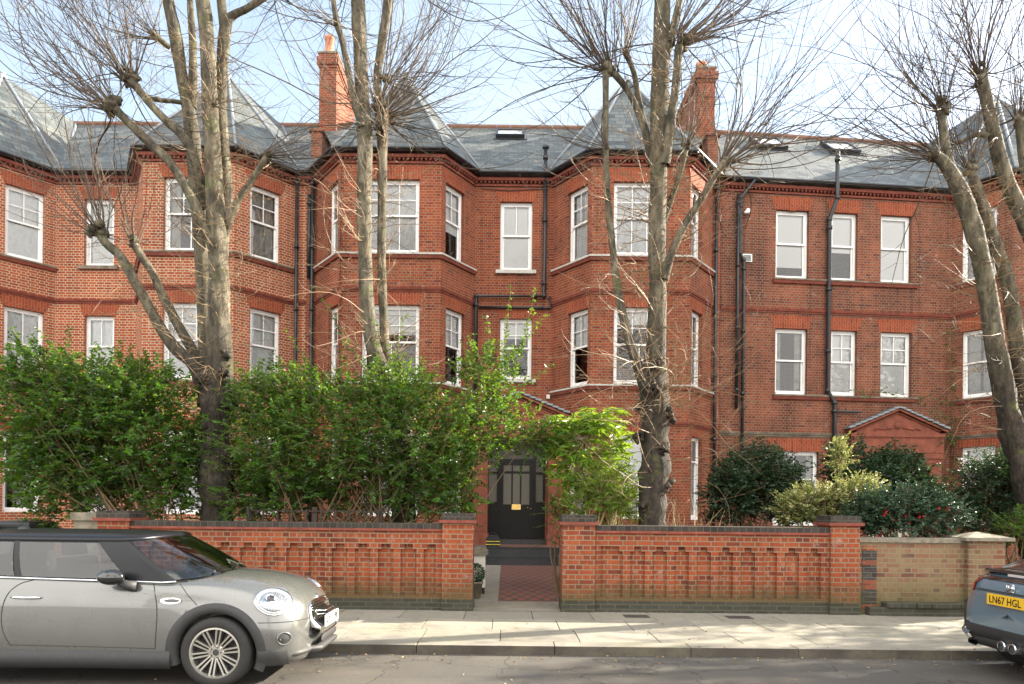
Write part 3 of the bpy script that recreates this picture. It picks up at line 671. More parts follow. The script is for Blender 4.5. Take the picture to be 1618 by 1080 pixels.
wl = {3: [W_(pl, 3, 8, 70, *T, bars=(2, 2, 1), blind=('net', 1), arch=.34), W_(pl, 3, 6, 69, *Fz, bars=(2, 1, 1), blind=('net', 1), arch=.34), W_(pl, 3, 4, 64, *G, bars=(1, 1, 1), blind=('curtain', .3), arch=.34)],
      4: [W_(pl, 4, 133, 180, 8.55, 10.5, bars=(2, 1, 1), blind=('net', 1), arch=.34, sill=('sill', .15)), W_(pl, 4, 133, 180, 5.3, 7.12, bars=(2, 1, 1), blind=('net', 1), arch=.34, sill=('sill', .15)), W_(pl, 4, 118, 175, .75, 3.3, bars=(2, 1, 2), blind=('net', 1), arch=.34)],
      6: [WU(pl, 6, .5, 1.35, *T, bars=(3, 2, 2), blind=('curtain', .5), arch=.34), WU(pl, 6, .5, 1.35, *Fz, bars=(3, 2, 2), blind=('net', 1), arch=.34), WU(pl, 6, .5, 1.35, *G, bars=(3, 1, 2), blind=('net', 1), arch=.34)],
      7: [W_(pl, 7, 395, 443, *T, bars=(2, 2, 1), blind=('curtain', 1.2), arch=.34), W_(pl, 7, 395, 443, *Fz, bars=(2, 2, 1), blind=('net', 1), arch=.34), W_(pl, 7, 395, 443, *G, bars=(2, 1, 1), blind=('net', 1), arch=.34)],
      2: [WU(pl, 2, .5, 1.35, *T, arch=.34), WU(pl, 2, .5, 1.35, *Fz, arch=.34)]}
wm = {1: [W_(pm, 1, 518, 533.5, *T, bars=(2, 2, 1), blind=('net', 1), arch=.36), W_(pm, 1, 518, 533.5, *Fz, bars=(2, 2, 1), blind=('net', 1), arch=.36), W_(pm, 1, 518, 533.5, *G, blind=('net', 1), arch=.36)],
      2: [W_(pm, 2, 571, 662, *T, bars=(3, 2, 3), blind=('net', 1), arch=.36), W_(pm, 2, 571, 662, *Fz, bars=(3, 2, 2), blind=('blind', .36), arch=.36), W_(pm, 2, 571, 662, *G, bars=(3, 1, 2), blind=('net', 1), arch=.36)],
      3: [W_(pm, 3, 704, 733.5, *T, bars=(2, 2, 1), blind=('blind', .6), arch=.36), W_(pm, 3, 704, 733.5, *Fz, bars=(2, 2, 1), blind=('blind', .45), arch=.36), W_(pm, 3, 704, 733.5, *G, bars=(2, 1, 1), blind=('curtain', .9), arch=.36)],
      4: [W_(pm, 4, 790.5, 841, 8.5, 10.48, bars=(2, 1, 1), blind=('blind', .96), arch=.36, sill=('white_sill', .12)), W_(pm, 4, 790, 840, 5.38, 7.12, bars=(2, 2, 1), blind=('blind', .3), arch=.36, sill=('white_sill', .12))],
      5: [W_(pm, 5, 897, 928, *T, bars=(2, 2, 1), blind=('net', 1), arch=.36), W_(pm, 5, 897, 928, *Fz, bars=(2, 2, 1), blind=('blind', .45), arch=.36), W_(pm, 5, 896, 927, *G, bars=(2, 1, 1), blind=('net', 1), arch=.36)],
      6: [W_(pm, 6, 969.5, 1054, *T, bars=(3, 2, 3), blind=('net', 1), arch=.36), W_(pm, 6, 969.5, 1054, *Fz, bars=(3, 2, 2), blind=('blind', .2), arch=.36), W_(pm, 6, 967, 1054, *G, bars=(3, 1, 2), blind=('blind', .9), arch=.36)],
      7: [W_(pm, 7, 1092.5, 1109, *T, bars=(2, 2, 1), blind=('net', 1), arch=.36), W_(pm, 7, 1092.5, 1109, *Fz, bars=(2, 2, 1), blind=('net', 1), arch=.36), W_(pm, 7, 1092, 1108.5, 1.4, 3.68, bars=(1, 1, 1), blind=('net', 1), meet=.7, arch=.36)]}
wm[4].append(dict(h=holes_from(Seg(pm[4], pm[5]), [(768, 862, .79, 3.75)])[0], nosash=1))
Tr, Fr_ = (8.46, 10.46), (5.08, 7.0)
wr = {0: [W_(pr, 0, 1226, 1278, *Tr, bars=(1, 1, 1), blind=('blind', .8), arch=.37, key=True), W_(pr, 0, 1313.5, 1355, *Tr, bars=(1, 1, 1), blind=('blind', .55), arch=.37), W_(pr, 0, 1392, 1440, *Tr, bars=(1, 1, 1), blind=('blind', .97), arch=.37),
          W_(pr, 0, 1225, 1275.5, *Fr_, bars=(1, 1, 1), arch=.37, blind=('curtain', .5)), W_(pr, 0, 1313, 1354, *Fr_, bars=(2, 2, 1), blind=('blind', .95), arch=.37), W_(pr, 0, 1391.5, 1440, *Fr_, bars=(2, 2, 1), blind=('blind', .97), arch=.37),
          W_(pr, 0, 1221, 1293, 1.25, 3.42, bars=(2, 1, 2), meet=.62, blind=('curtain', .3), arch=.37, key=True)],
      1: [W_(pr, 1, 1519, 1575, *Tr, bars=(1, 1, 1), arch=.37, blind=('curtain', .4)), W_(pr, 1, 1519, 1575, 5.03, 7.0, bars=(1, 1, 1), blind=('curtain', .9), arch=.37), W_(pr, 1, 1518, 1572, 1.3, 3.6, bars=(3, 2, 1), meet=.72, blind=('net', 1), arch=.37)],
      2: [WU(pr, 2, .5, 1.4, *Tr, bars=(2, 1, 2), arch=.37), WU(pr, 2, .5, 1.4, *Fr_, bars=(2, 1, 2), arch=.37)]}
wr[0].append(dict(h=holes_from(Seg(pr[0], pr[1]), [(1372, 1460, .6, 3.42)])[0], nosash=1))

# ================= left house
HL, SL = build_house('orange red brick house with two canted bays at the left end of the terrace', pl, wl, 'brick_left', -11)
cornice(HL, pl[1:]); gutter(HL, pl[1:]); course(HL, pl[1:])
sillband(HL, pl[1:5], 8.5, 'sill'); sillband(HL, pl[5:9], 8.5, 'sill'); sillband(HL, pl[1:5], 5.03, 'sill'); sillband(HL, pl[5:9], 5.03, 'sill'); course(HL, pl[1:], 3.95)
main_roof(HL, Vector((-24, 20.15)), Vector((pty.x, 20.05)))
turret(HL, b1q, b1l, b1f, b1o, 23.45, ZR); turret(HL, b2ol, b2fl, b2fr, b2or, 23.45, ZR)
dp = lambda px, D, z0, z1, r=.05: [v3(cor(px, 420, D), z1), v3(cor(px, 420, D), z0)]
downpipe(HL, dp(468, 19.94, ZP, ZE - .05, .055))
# ================= middle house
HM, SM = build_house('dark red brick house with two canted bays and the black front door, middle of terrace', pm, wm, 'brick_mid', 0)
cornice(HM, pm); gutter(HM, pm)
course(HM, pm[1:5]); course(HM, pm[5:9])
sillband(HM, pm[1:5], 8.5, 'white_sill'); sillband(HM, pm[5:9], 8.5, 'white_sill'); sillband(HM, pm[1:5], 5.03, 'white_sill'); sillband(HM, pm[5:9], 5.03, 'white_sill')
course(HM, pm[1:5], 3.98); course(HM, pm[5:9], 3.98)
_, pt_, nn_, d_ = main_roof(HM, Vector((pty.x + .002, 20.03)), Vector((pty2.x, 20.05)))
turret(HM, b3ol, b3fl, b3fr, b3or, 23.4, ZR); turret(HM, b4ol, b4fl, b4fr, b4or, 23.4, ZR)
skylight(HM, pt_, nn_, d_, (0 - pty.x), .735, .78, .55, '')
x0 = cor(505, 200, 23.0).x; x1 = cor(532, 200, 23.0).x
chimney(HM, x0, x1, 22.9, 25.6, 11.8, 16.55, [(x0 + .22, 23.3, .72, .15), (x0 + .24, 24.0, .6, .14), (x0 + .22, 24.6, .5, .14), (x0+.22, 25.2, .6, .14)])
x0 = cor(1101, 200, 23.0).x; x1 = cor(1128, 200, 23.0).x
chimney(HM, x0, x1, 22.9, 25.6, 11.8, 16.2, [(x0 + .2, 23.3, .33, .16), (x0 + .22, 24.1, .4, .14), (x0 + .22, 25.0, .4, .14)], shoulder=.42)
for xx in (pty.x + .12, pty2.x - .1):   # low brick party upstands in the roof valleys
    g = MB(); g.box((xx - .16, 20.6, 11.4), (xx + .16, 22.9, 12.75)); g.box((xx - .22, 20.55, 12.75), (xx + .22, 22.9, 12.82)); g.build('party_parapet', M['brick_right'], HM)
downpipe(HM, dp(493, 19.92, ZP, ZE - .05, .055)); downpipe(HM, dp(488, 19.97, 8.2, 10.6, .025))
D_ = 19.9; a = cor(861.5, 300, D_); b = cor(752.5, 470, D_)
downpipe(HM, [v3(a, 11.95), v3(a, 7.75), v3(b, 7.72), v3(b, 4.6)], .055, 'soil_pipe'); 
g = MB(); g.lathe(v3(a, 11.95), [(.055, 0), (.10, .02), (.10, .07), (.05, .12), (0, .14)], 10); g.build('pipe_cowl', M['black_iron'], HM)
downpipe(HM, [v3(cor(869, 480, 19.94), 7.75), v3(cor(869, 480, 19.94), 7.42), v3(cor(757, 486, 19.94), 7.42)], .035, 'waste_pipe')
downpipe(HM, dp(1131.5, 19.9, ZP, ZE - .05, .06)); 
# porch of the middle house
def porch(root, cx_, yw, half, zeave, zapex, proj, zent, open_half, mroof='lead', base=.3, pil=True, thick=.07, ornate=True):
    g = MB(); y0 = yw - proj
    g.prism([(cx_ - half + .12, zeave - .06), (cx_ + half - .12, zeave - .06), (cx_, zapex - .14)], y0 + .04, yw + .02)
    def bar(x0, z0, x1, z1, w, ya, yb, gg):
        d = Vector((x1 - x0, z1 - z0)).normalized(); n = Vector((-d.y, d.x)) * w
        gg.prism([(x0, z0), (x1, z1), (x1 + n.x, z1 + n.y), (x0 + n.x, z0 + n.y)], ya, yb)
    for s in (-1, 1):
        if s < 0: bar(cx_ - half, zeave - .03, cx_, zapex - .10, .06, y0 - .06, yw + .01, g)
        else: bar(cx_, zapex - .10, cx_ + half, zeave - .03, .06, y0 - .06, yw + .01, g)
        # raking dentils
        for k in range(26):
            f = (k + .5) / 26; x = cx_ + s * half * .86 * (1 - f); z = zeave + .03 + (zapex - zeave - .17) * f
            g.box((x - .02, y0 + .0, z - .035), (x + .02, y0 + .042, z + .0))
    g.box((cx_ - half + .05, y0 - .02, zeave - .16), (cx_ + half - .05, yw + .01, zeave - .06)); g.box((cx_ - half + .08, y0 + .01, zent), (cx_ + half - .08, yw + .01, zeave - .16))
    for k in range(int(half * 2 / .07)):
        x = cx_ - half + .1 + k * .07; 
        if x < cx_ + half - .12: g.box((x, y0 - .01, zeave - .20), (x + .035, y0 + .012, zeave - .162))
    if ornate:   # carved boss and foliage of the tympanum
        g.lathe((cx_, y0 + .035, zeave + .16), [(.0, .06), (.05, .05), (.09, .02), (.10, 0)], 14, M=Matrix.Rotation(R(90), 4, 'X'))
        rr = random.Random(4)
        for s in (-1, 1):
            for k in range(9):
                x = cx_ + s * (.16 + k * .062); h = .20 * (1 - k / 11); g.lathe((x, y0 + .035, zeave + .02 + h * .45 + rr.uniform(-.02, .02)), [(0, .03), (.022, .024), (.036, 0)], 7, M=Matrix.Rotation(R(90), 4, 'X'))
        g.prism([(cx_ - .07, zent - .04), (cx_ + .07, zent - .04), (cx_ + .11, zeave - .22), (cx_ - .11, zeave - .22)], y0 - .05, y0 + .012)
    o = g.build('porch', M['terracotta'], root)
    if pil:
        for s in (-1, 1):
            g = MB()
            x0_, x1_ = sorted((cx_ + s * open_half, cx_ + s * (half - .12)))
            g.box((x0_, y0 + .06, base), (x1_, yw + .01, zent - .001)); g.box((x0_ - .03, y0 + .02, base), (x1_ + .03, yw + .0, base + .35)); g.box((x0_ - .03, y0 + .02, zent - .16), (x1_ + .03, yw + .0, zent - .003)); g.box((x0_ - .015, y0 + .04, zent - .3), (x1_ + .015, yw, zent - .24))
            g.box((x0_ + .05, y0 + .045, base + .4), (x0_ + .10, y0 + .062, zent - .32)); g.box((x1_ - .10, y0 + .045, base + .4), (x1_ - .05, y0 + .062, zent - .32))
            g.build('pilaster', M['terracotta'], o)
    g = MB()
    for s in (-1, 1):
        x1_ = cx_ + s * (half + .04)
        n = 9
        for k in range(n):
            f0, f1 = k / n, (k + 1.15) / n
            pa = (x1_ + (cx_ - x1_) * f0, zeave + .035 + (zapex - zeave - .07) * f0 + .035); pb = (x1_ + (cx_ - x1_) * min(1, f1), zeave + .035 + (zapex - zeave - .07) * min(1, f1) + .005)
            q = [pa, pb, (pb[0], pb[1] + .045), (pa[0], pa[1] + .06)]
            if s > 0: q = q[::-1]
            g.prism(q, y0 - .10, yw + .005)
    g.build('porch_roof', M[mroof], o)
    return o
s4 = Seg(pm[4], pm[5]); c_ = (817 - X0) / 57.5
porch(HM, c_ + .02, 20.0, 1.36, 4.22, 4.86, .85, 3.62, .84, base=.62)
# black front door with side lights
hd = wm[4][-1]['h']; Mx = s4.mtx(); yd = .16
g = MB(); u0, u1 = hd[0], hd[1]; zb = .79; zt = 3.75; dw = .98; uc = (u0 + u1)/2 + .02
for a, b in (((u0+.002, yd, zb), (u0+.07, yd+.1, zt-.002)), ((u1-.07, yd, zb), (u1-.002, yd+.1, zt-.002)), ((u0+.07, yd, zt-.08), (u1-.07, yd+.1, zt-.002)), ((uc-dw/2-.07, yd, zb), (uc-dw/2, yd+.1, zt-.08)), ((uc+dw/2, yd, zb), (uc+dw/2+.07, yd+.1, zt-.08)),
             ((uc-dw/2, yd, 3.02), (uc+dw/2, yd+.1, 3.10)), ((u0+.07, yd+.02, zb), (uc-dw/2-.07, yd+.08, zb+1.0)), ((uc+dw/2+.07, yd+.02, zb), (u1-.07, yd+.08, zb+1.0)),
             ((u0+.07, yd, zb+1.0), (uc-dw/2-.07, yd+.09, zb+1.06)), ((uc+dw/2+.07, yd, zb+1.0), (u1-.07, yd+.09, zb+1.06)), ((u0+.07, yd, zb+1.88), (uc-dw/2-.07, yd+.09, zb+1.93)), ((uc+dw/2+.07, yd, zb+1.88), (u1-.07, yd+.09, zb+1.93))): g.box(a, b, M=Mx)
fr = g.build('door_frame', M['black_paint'], HM)
g = MB(); g.box((u0+.06, yd+.05, zb+1.05), (uc-dw/2-.06, yd+.06, zt-.06), M=Mx); g.box((uc+dw/2+.06, yd+.05, zb+1.05), (u1-.06, yd+.06, zt-.06), M=Mx); g.box((uc-dw/2, yd+.05, 3.1), (uc+dw/2, yd+.06, zt-.07), M=Mx)
g.build('side_light', M['frosted'], fr)
g = MB(); l0, l1 = uc-dw/2+.004, uc+dw/2-.004; z0_, z1_ = zb+.01, 3.015
g.box((l0, yd+.05, z0_), (l1, yd+.07, z1_), M=Mx)
st = [l0, l0+.11, l0+.11+.21, l0+.11+.25, l1-.11-.25, l1-.11-.21, l1-.11, l1]
for a, b in ((l0, l0+.11), (l1-.11, l1)): g.box((a, yd+.02, z0_), (b, yd+.05, z1_), M=Mx)
for za, zb_ in ((z0_, z0_+.2), (z0_+.78, z0_+.98), (z1_-.1, z1_), (z0_+1.88, z0_+1.94)): g.box((l0+.11, yd+.021, za), (l1-.11, yd+.05, zb_), M=Mx)
w3 = (dw - .008 - .22)
for k in (1, 2):
    x = l0 + .11 + w3 * k / 3; g.box((x-.02, yd+.022, z0_+.98), (x+.02, yd+.05, z1_-.1), M=Mx)
g.box((uc-.05, yd+.0215, z0_+.2), (uc+.05, yd+.05, z0_+.78), M=Mx)
for s in (-1, 1): g.box((uc + s*.21 - .11, yd+.035, z0_+.27), (uc + s*.21 + .11, yd+.05, z0_+.71), M=Mx)
dr = bevel(g.build('front_door', M['black_paint'], HM), .006)
g = MB(); g.box((l0+.10, yd+.043, z0_+.97), (l1-.10, yd+.0485, z1_-.09), M=Mx); g.build('door_glass', M['frosted'], dr)
g = MB(); g.box((uc-.13, yd+.008, z0_+.90), (uc+.13, yd+.022, z0_+.985), M=Mx); g.box((uc-.13, yd-.004, z0_+.83), (uc+.13, yd+.0215, z0_+.90), M=Mx); bevel(g.build('letterbox', M['brass'], dr), .006)
g = MB()
for x, z in ((uc+.33, z0_+.89), (uc+.43, z0_+.85)): g.lathe(Mx @ Vector((x, yd+.02, z)), [(0, .04), (.02, .035), (.025, .015), (.012, 0)], 10, M=Matrix.Rotation(R(90), 4, 'X'))
g.build('door_knob', M['brass'], dr, smooth=True)
# steps up to the door
st = empty('front_steps', (.35, 17.5, zf(17.5)), 'black glazed tile steps leading up to the black front door', 'steps')
g = MB(); xa_, xb_ = -1.0, 1.75
g.box((xa_, 17.5, .05), (xb_, 17.86, .44)); g.box((xa_, 17.86, .05), (xb_, 19.60, .65)); g.box((xa_ + .25, 19.60, .05), (xb_ - .25, 20.1, .79)); g.build('riser_blocks', M['black_tile'], st)
g = MB(); g.box((xa_ - .01, 17.48, .441), (xb_ + .01, 17.855, .465)); g.box((xa_ - .01, 17.84, .651), (xb_ + .01, 18.0, .67)); bevel(g.build('nosing', M['black_tile'], st), .01)
g = MB(); g.face([(xa_, 18.0, .655), (xb_, 18.0, .655), (xb_, 19.6, .655), (xa_, 19.6, .655)]); g.build('landing', M['tiles'], st)
# ================= right house
HR, SR = build_house('brown red brick house with flat front, three window columns and pedimented doorway, right of terrace', pr, wr, 'brick_right', 9)
cornice(HR, pr); gutter(HR, pr); course(HR, pr, 7.5, m='mould'); course(HR, pr, 3.9, m='sill')
s0 = SR[0]
def sub(seg, pa, pb, z):
    ym = 802 - 55 * (z - HC); u0, _ = seg.hit(pa, ym); u1, _ = seg.hit(pb, ym); return [seg.a + seg.d * u0, seg.a + seg.d * u1]
for z in (8.45, 5.07): sillband(HR, sub(s0, 1221, 1449, z), z, 'sill')
for z in (8.45, 5.02): sillband(HR, sub(SR[1], 1508, 1598, z), z, 'sill')
_, pt_, nn_, d_ = main_roof(HR, rs, rs + (b5ol - rs).normalized() * 12, 3.35); 
rm = rs + (b5ol - rs).normalized() * 12
main_roof(HR, rm + Vector((.001, 0)), Vector((38, rm.y + .9)), 3.35)
for xx in ((1246 - X0) / 51.5, (1373 - X0) / 51.5): skylight(HR, pt_, nn_, d_, xx - rs.x, .66, .85, .85, '')
turret(HR, b5ol, b5fl, b5fr, b5or, b5ol.y + 3.5, ZR); turret(HR, e6, b6fl, b6fr, b6or, b5ol.y + 3.9, ZR)
q = Seg(rs, b5ol)
def rp(px, out=.09): 
    u, _ = q.hit(px, 450); p = q.pt(u, out, 0); return Vector((p.x, p.y))
a = rp(1312.5, .30); b = rp(1307); c = rp(1306); e = rp(1318)
downpipe(HR, [v3(a, 12.1), v3(a, 10.75), v3(b, 10.2), v3(b, 5.2), v3(e, 4.85), v3(e, .3)], .06, 'soil_pipe')
downpipe(HR, [v3(rp(1163.5), 10.8), v3(rp(1163.5), 4.6)], .045); downpipe(HR, [v3(rp(1185, .28), ZE - .05), v3(rp(1167), 10.7), v3(rp(1167), 9.1), v3(rp(1173), 8.9), v3(rp(1173), ZP)], .045)
g = MB(); u, _ = q.hit(1338, 646); g.tube([v3(e, 4.6), q.pt(u + .35, .09, 4.6)], .03, 8); g.build('waste_pipe', M['black_iron'], HR)
g = MB(); u, _ = q.hit(1180, 407); Mq = q.mtx(); g.box((u - .14, -.05, 8.88), (u + .14, .0, 9.1), M=Mq); v = bevel(g.build('vent_grille', M['white'], HR), .006)
g = MB(); [g.box((u - .11, -.056, 8.9 + k * .022), (u + .11, -.05, 8.912 + k * .022), M=Mq) for k in range(8)]; g.build('louvre', M['black_iron'], v)
g = MB(); u2, _ = q.hit(1179, 331); g.lathe(q.pt(u2, .12, 10.3), [(0, .08), (.05, .07), (.075, 0), (.05, -.06), (0, -.07)], 10); g.tube([q.pt(u2, 0, 10.3), q.pt(u2, .12, 10.3)], .02, 6); g.tube([q.pt(u2, .12, 10.3), q.pt(u2 - .12, .22, 10.22)], .045, 8); g.build('security_light', M['white'], HR, smooth=True)
u, _ = q.hit(1408, 650)
c3 = q.pt(u, 0, 0); porch(HR, c3.x, c3.y + .03, 1.42, 4.02, 4.72, .42, 3.40, .80, base=.3)
# pale double doors of the right porch
hd = wr[0][-1]['h']; Mx = q.mtx(); u0, u1 = hd[0], hd[1]; yd = .15; M['pale'] = plain('off white door paint', (.60, .57, .50), .5, noise=.08)
g = MB()
for a_, b_ in (((u0+.002, yd, .6), (u0+.08, yd+.1, 3.41)), ((u1-.55, yd, .6), (u1-.002, yd+.1, 3.41)), ((u0+.08, yd, 3.24), (u1-.55, yd+.1, 3.41)), ((u0+.08, yd+.03, .6), (u1-.55, yd+.08, 1.6)), ((u1-.85, yd+.01, 1.6), (u1-.78, yd+.09, 3.24)), ((u0+.6, yd+.01, 1.6), (u0+.66, yd+.09, 3.24))): g.box(a_, b_, M=Mx)
dd = bevel(g.build('front_door', M['pale'], HR), .008)
g = MB(); g.face([Mx @ Vector(k) for k in ((u0+.08, yd+.06, 1.6), (u1-.55, yd+.06, 1.6), (u1-.55, yd+.06, 3.24), (u0+.08, yd+.06, 3.24))]); g.build('door_glass', M['glass'], dd)
# small fittings on the middle house
g = MB(); g.box((cor(866, 625, 19.96).x - .05, 19.92, 4.82), (cor(866, 625, 19.96).x + .05, 20.0, 4.93)); g.build('junction_box', M['pale'], HM)
g = MB()   # telephone cable under the cornice and down the angle
pp = offs(pm[4:6], .03); g.tube([v3(pp[0] + Vector((.25, 0)), 10.82), v3(pp[0] + Vector((1.0, 0)), 10.78), v3(pp[1] + Vector((-.3, 0)), 10.84)], .012, 5)
g.tube([v3(cor(880, 430, 19.95), 8.4), v3(cor(880, 430, 19.95), 4.0)], .012, 5); g.build('cable', M['black_iron'], HM)
# ---------------------------------------------------------------- bare pollarded street-side trees
from mathutils import noise as mnoise
def bark_mat():
    m, t, b, l = mat('smooth grey bark'); o = N(t, 'ShaderNodeTexCoord').outputs['Object']
    sx = N(t, 'ShaderNodeSeparateXYZ'); l(o, sx.inputs[0])
    mp = N(t, 'ShaderNodeMapping'); mp.inputs['Scale'].default_value = (1, 1, .35); l(o, mp.inputs[0])
    smooth_ = ramp(t, noise(t, mp.outputs[0], 7, 7, .7), [(.36, (.03, .026, .018)), (.5, (.10, .085, .055)), (.7, (.26, .225, .155))])
    rough_ = ramp(t, noise(t, mp.outputs[0], 12, 8, .75), [(.40, (.012, .009, .007)), (.56, (.045, .034, .023)), (.78, (.13, .10, .068))])
    h = N(t, 'ShaderNodeMath', operation='MULTIPLY_ADD'); h.inputs[1].default_value = 1.6; l(noise(t, o, 1.6, 5), h.inputs[0]); l(sx.outputs[2], h.inputs[2])
    f = N(t, 'ShaderNodeMapRange'); f.inputs[1].default_value = 4.6; f.inputs[2].default_value = 5.7; l(h.outputs[0], f.inputs[0])
    c = mixc(t, f.outputs[0], rough_, smooth_)
    vo = N(t, 'ShaderNodeTexVoronoi'); vo.inputs['Scale'].default_value = 5.5; vo.inputs['Randomness'].default_value = 1; l(o, vo.inputs[0])
    c = mixc(t, ramp(t, vo.outputs['Distance'], [(.12, .9), (.27, 0.0)]), c, (.05, .04, .03))
    c = mixc(t, ramp(t, noise(t, o, 2.2, 5, .7), [(.56, 0.0), (.68, .65)]), c, (.10, .115, .035))
    l(c, b.inputs['Base Color']); b.inputs['Roughness'].default_value = .85
    bp = N(t, 'ShaderNodeBump'); bp.inputs['Strength'].default_value = .9; bp.inputs['Distance'].default_value = .05
    l(noise(t, mp.outputs[0], 14, 8, .7), bp.inputs['Height']); l(bp.outputs[0], b.inputs['Normal']); return m
M['bark'] = bark_mat()
M['twig'] = plain('thin brown twig', (.22, .145, .075), .6, noise=.25, nscale=4)
M['twig_dark'] = plain('dark grey brown twig', (.075, .052, .034), .7, noise=.3, nscale=3)
class TubeSet:
    def __init__(s): s.V = []; s.F = []; s.n = 0
    def tube(s, pts, rad, k=3):
        pts = np.asarray(pts, float); m = len(pts); rad = np.asarray(rad, float)
        d = np.empty_like(pts); d[1:-1] = pts[2:] - pts[:-2]; d[0] = pts[1] - pts[0]; d[-1] = pts[-1] - pts[-2]
        d /= np.linalg.norm(d, axis=1)[:, None] + 1e-9
        ref = np.array([.31, .52, .8]); u = np.cross(d, ref); u /= np.linalg.norm(u, axis=1)[:, None] + 1e-9; w = np.cross(d, u)
        a = np.arange(k) * 2 * np.pi / k
        ring = pts[:, None, :] + rad[:, None, None] * (u[:, None, :] * np.cos(a)[None, :, None] + w[:, None, :] * np.sin(a)[None, :, None])
        s.V.append(ring.reshape(-1, 3)); i = np.arange(m - 1)[:, None] * k; j = np.arange(k)[None, :]; j2 = (j + 1) % k
        s.F.append((np.stack([i + j, i + j2, i + k + j2, i + k + j], -1) + s.n).reshape(-1, 4)); s.n += m * k
    def build(s, name, m, parent, smooth=True): return np_mesh(name, np.concatenate(s.V), np.concatenate(s.F), m, parent, smooth=smooth)
def catmull(pts, rad, step=.06):
    P_ = [np.array(p, float) for p in pts]; P_ = [2*P_[0]-P_[1]] + P_ + [2*P_[-1]-P_[-2]]; r = [rad[0]] + list(rad) + [rad[-1]]
    out = []; ro = []
    for i in range(1, len(P_) - 2):
        n = max(2, int(np.linalg.norm(P_[i+1] - P_[i]) / step))
        for k in range(n):
            t = k / n; a = P_[i-1]; b = P_[i]; c = P_[i+1]; d = P_[i+2]
            out.append(.5 * ((2*b) + (-a + c)*t + (2*a - 5*b + 4*c - d)*t*t + (-a + 3*b - 3*c + d)*t**3)); ro.append(r[i] + (r[i+1] - r[i]) * t)
    out.append(P_[-2]); ro.append(r[-2]); return np.array(out), np.array(ro)
def bark_tube(pts, rad, k=18, rough=.10, seed=0):
    """tapered limb with lumps; returns verts, faces"""
    pts, rad = catmull(pts, rad); m = len(pts); d = np.gradient(pts, axis=0); d /= np.linalg.norm(d, axis=1)[:, None] + 1e-9
    ref = np.array([.2, -1, .15]); V = []
    for i in range(m):
        u = ref - d[i] * ref.dot(d[i]); u /= np.linalg.norm(u); w = np.cross(d[i], u); r = rad[i]
        for j in range(k):
            a = 2 * math.pi * j / k; q = u * math.cos(a) + w * math.sin(a); p = pts[i] + q * r
            z = p[2]; rr = rough * (2.7 - 1.7 * min(1, max(0, (z - 3.4) / 1.4)))
            n1 = mnoise.noise(Vector((p[0]*2.2 + seed, p[1]*2.2, p[2]*1.6))) ; n2 = mnoise.noise(Vector((p[0]*7 + seed, p[1]*7, p[2]*4.5))); n3 = abs(mnoise.noise(Vector((p[0]*15, p[1]*15 + seed, p[2]*7))))
            V.append(pts[i] + q * (r * (1 + rr * (n1 * 1.1 + n2 * .75)) + n3 * r * rr * .6 + (.03*r if j % 3 == 0 and z < 4 else 0)))
    F = [(i*k + j, i*k + (j+1) % k, (i+1)*k + (j+1) % k, (i+1)*k + j) for i in range(m-1) for j in range(k)]
    V.append(pts[-1] + d[-1] * rad[-1] * .4); c = len(V) - 1
    F += [((m-1)*k + j, (m-1)*k + (j+1) % k, c, c) for j in range(k)]
    return np.array(V), F
def shoot(ts, rng, p, d, L_, r0, up=.5, wig=.10, subs=4, depth=0, k=3):
    n = max(5, int(L_ / .16)); pts = [p]; d = d / np.linalg.norm(d); step = L_ / n; w = rng.normal(0, wig, 3)
    dirs = []
    for i in range(n):
        w = w * .6 + rng.normal(0, wig, 3); d = d + w * .55 + np.array([0, 0, up * step * (.6 + .8 * i / n)]); d /= np.linalg.norm(d)
        pts.append(pts[-1] + d * step); dirs.append(d)
    rad = r0 * (1 - np.linspace(0, 1, n + 1) ** 1.2 * .70)
    ts.tube(pts, rad, k)
    if depth < 2 and subs:
        for _ in range(subs):
            i = rng.integers(int(n * .25), n); q = rng.normal(0, 1, 3); q -= dirs[i] * q.dot(dirs[i]); q /= np.linalg.norm(q) + 1e-9
            dd = dirs[i] * .75 + q * .75; shoot(ts, rng, pts[i], dd, L_ * rng.uniform(.15, .42) * (1 - .4 * i / n), rad[i] * .62, up * .8, wig * 1.1, subs // 2 - 1 if subs > 3 else 0, depth + 1)
PXM = lambda w, D: w * D / F_PX
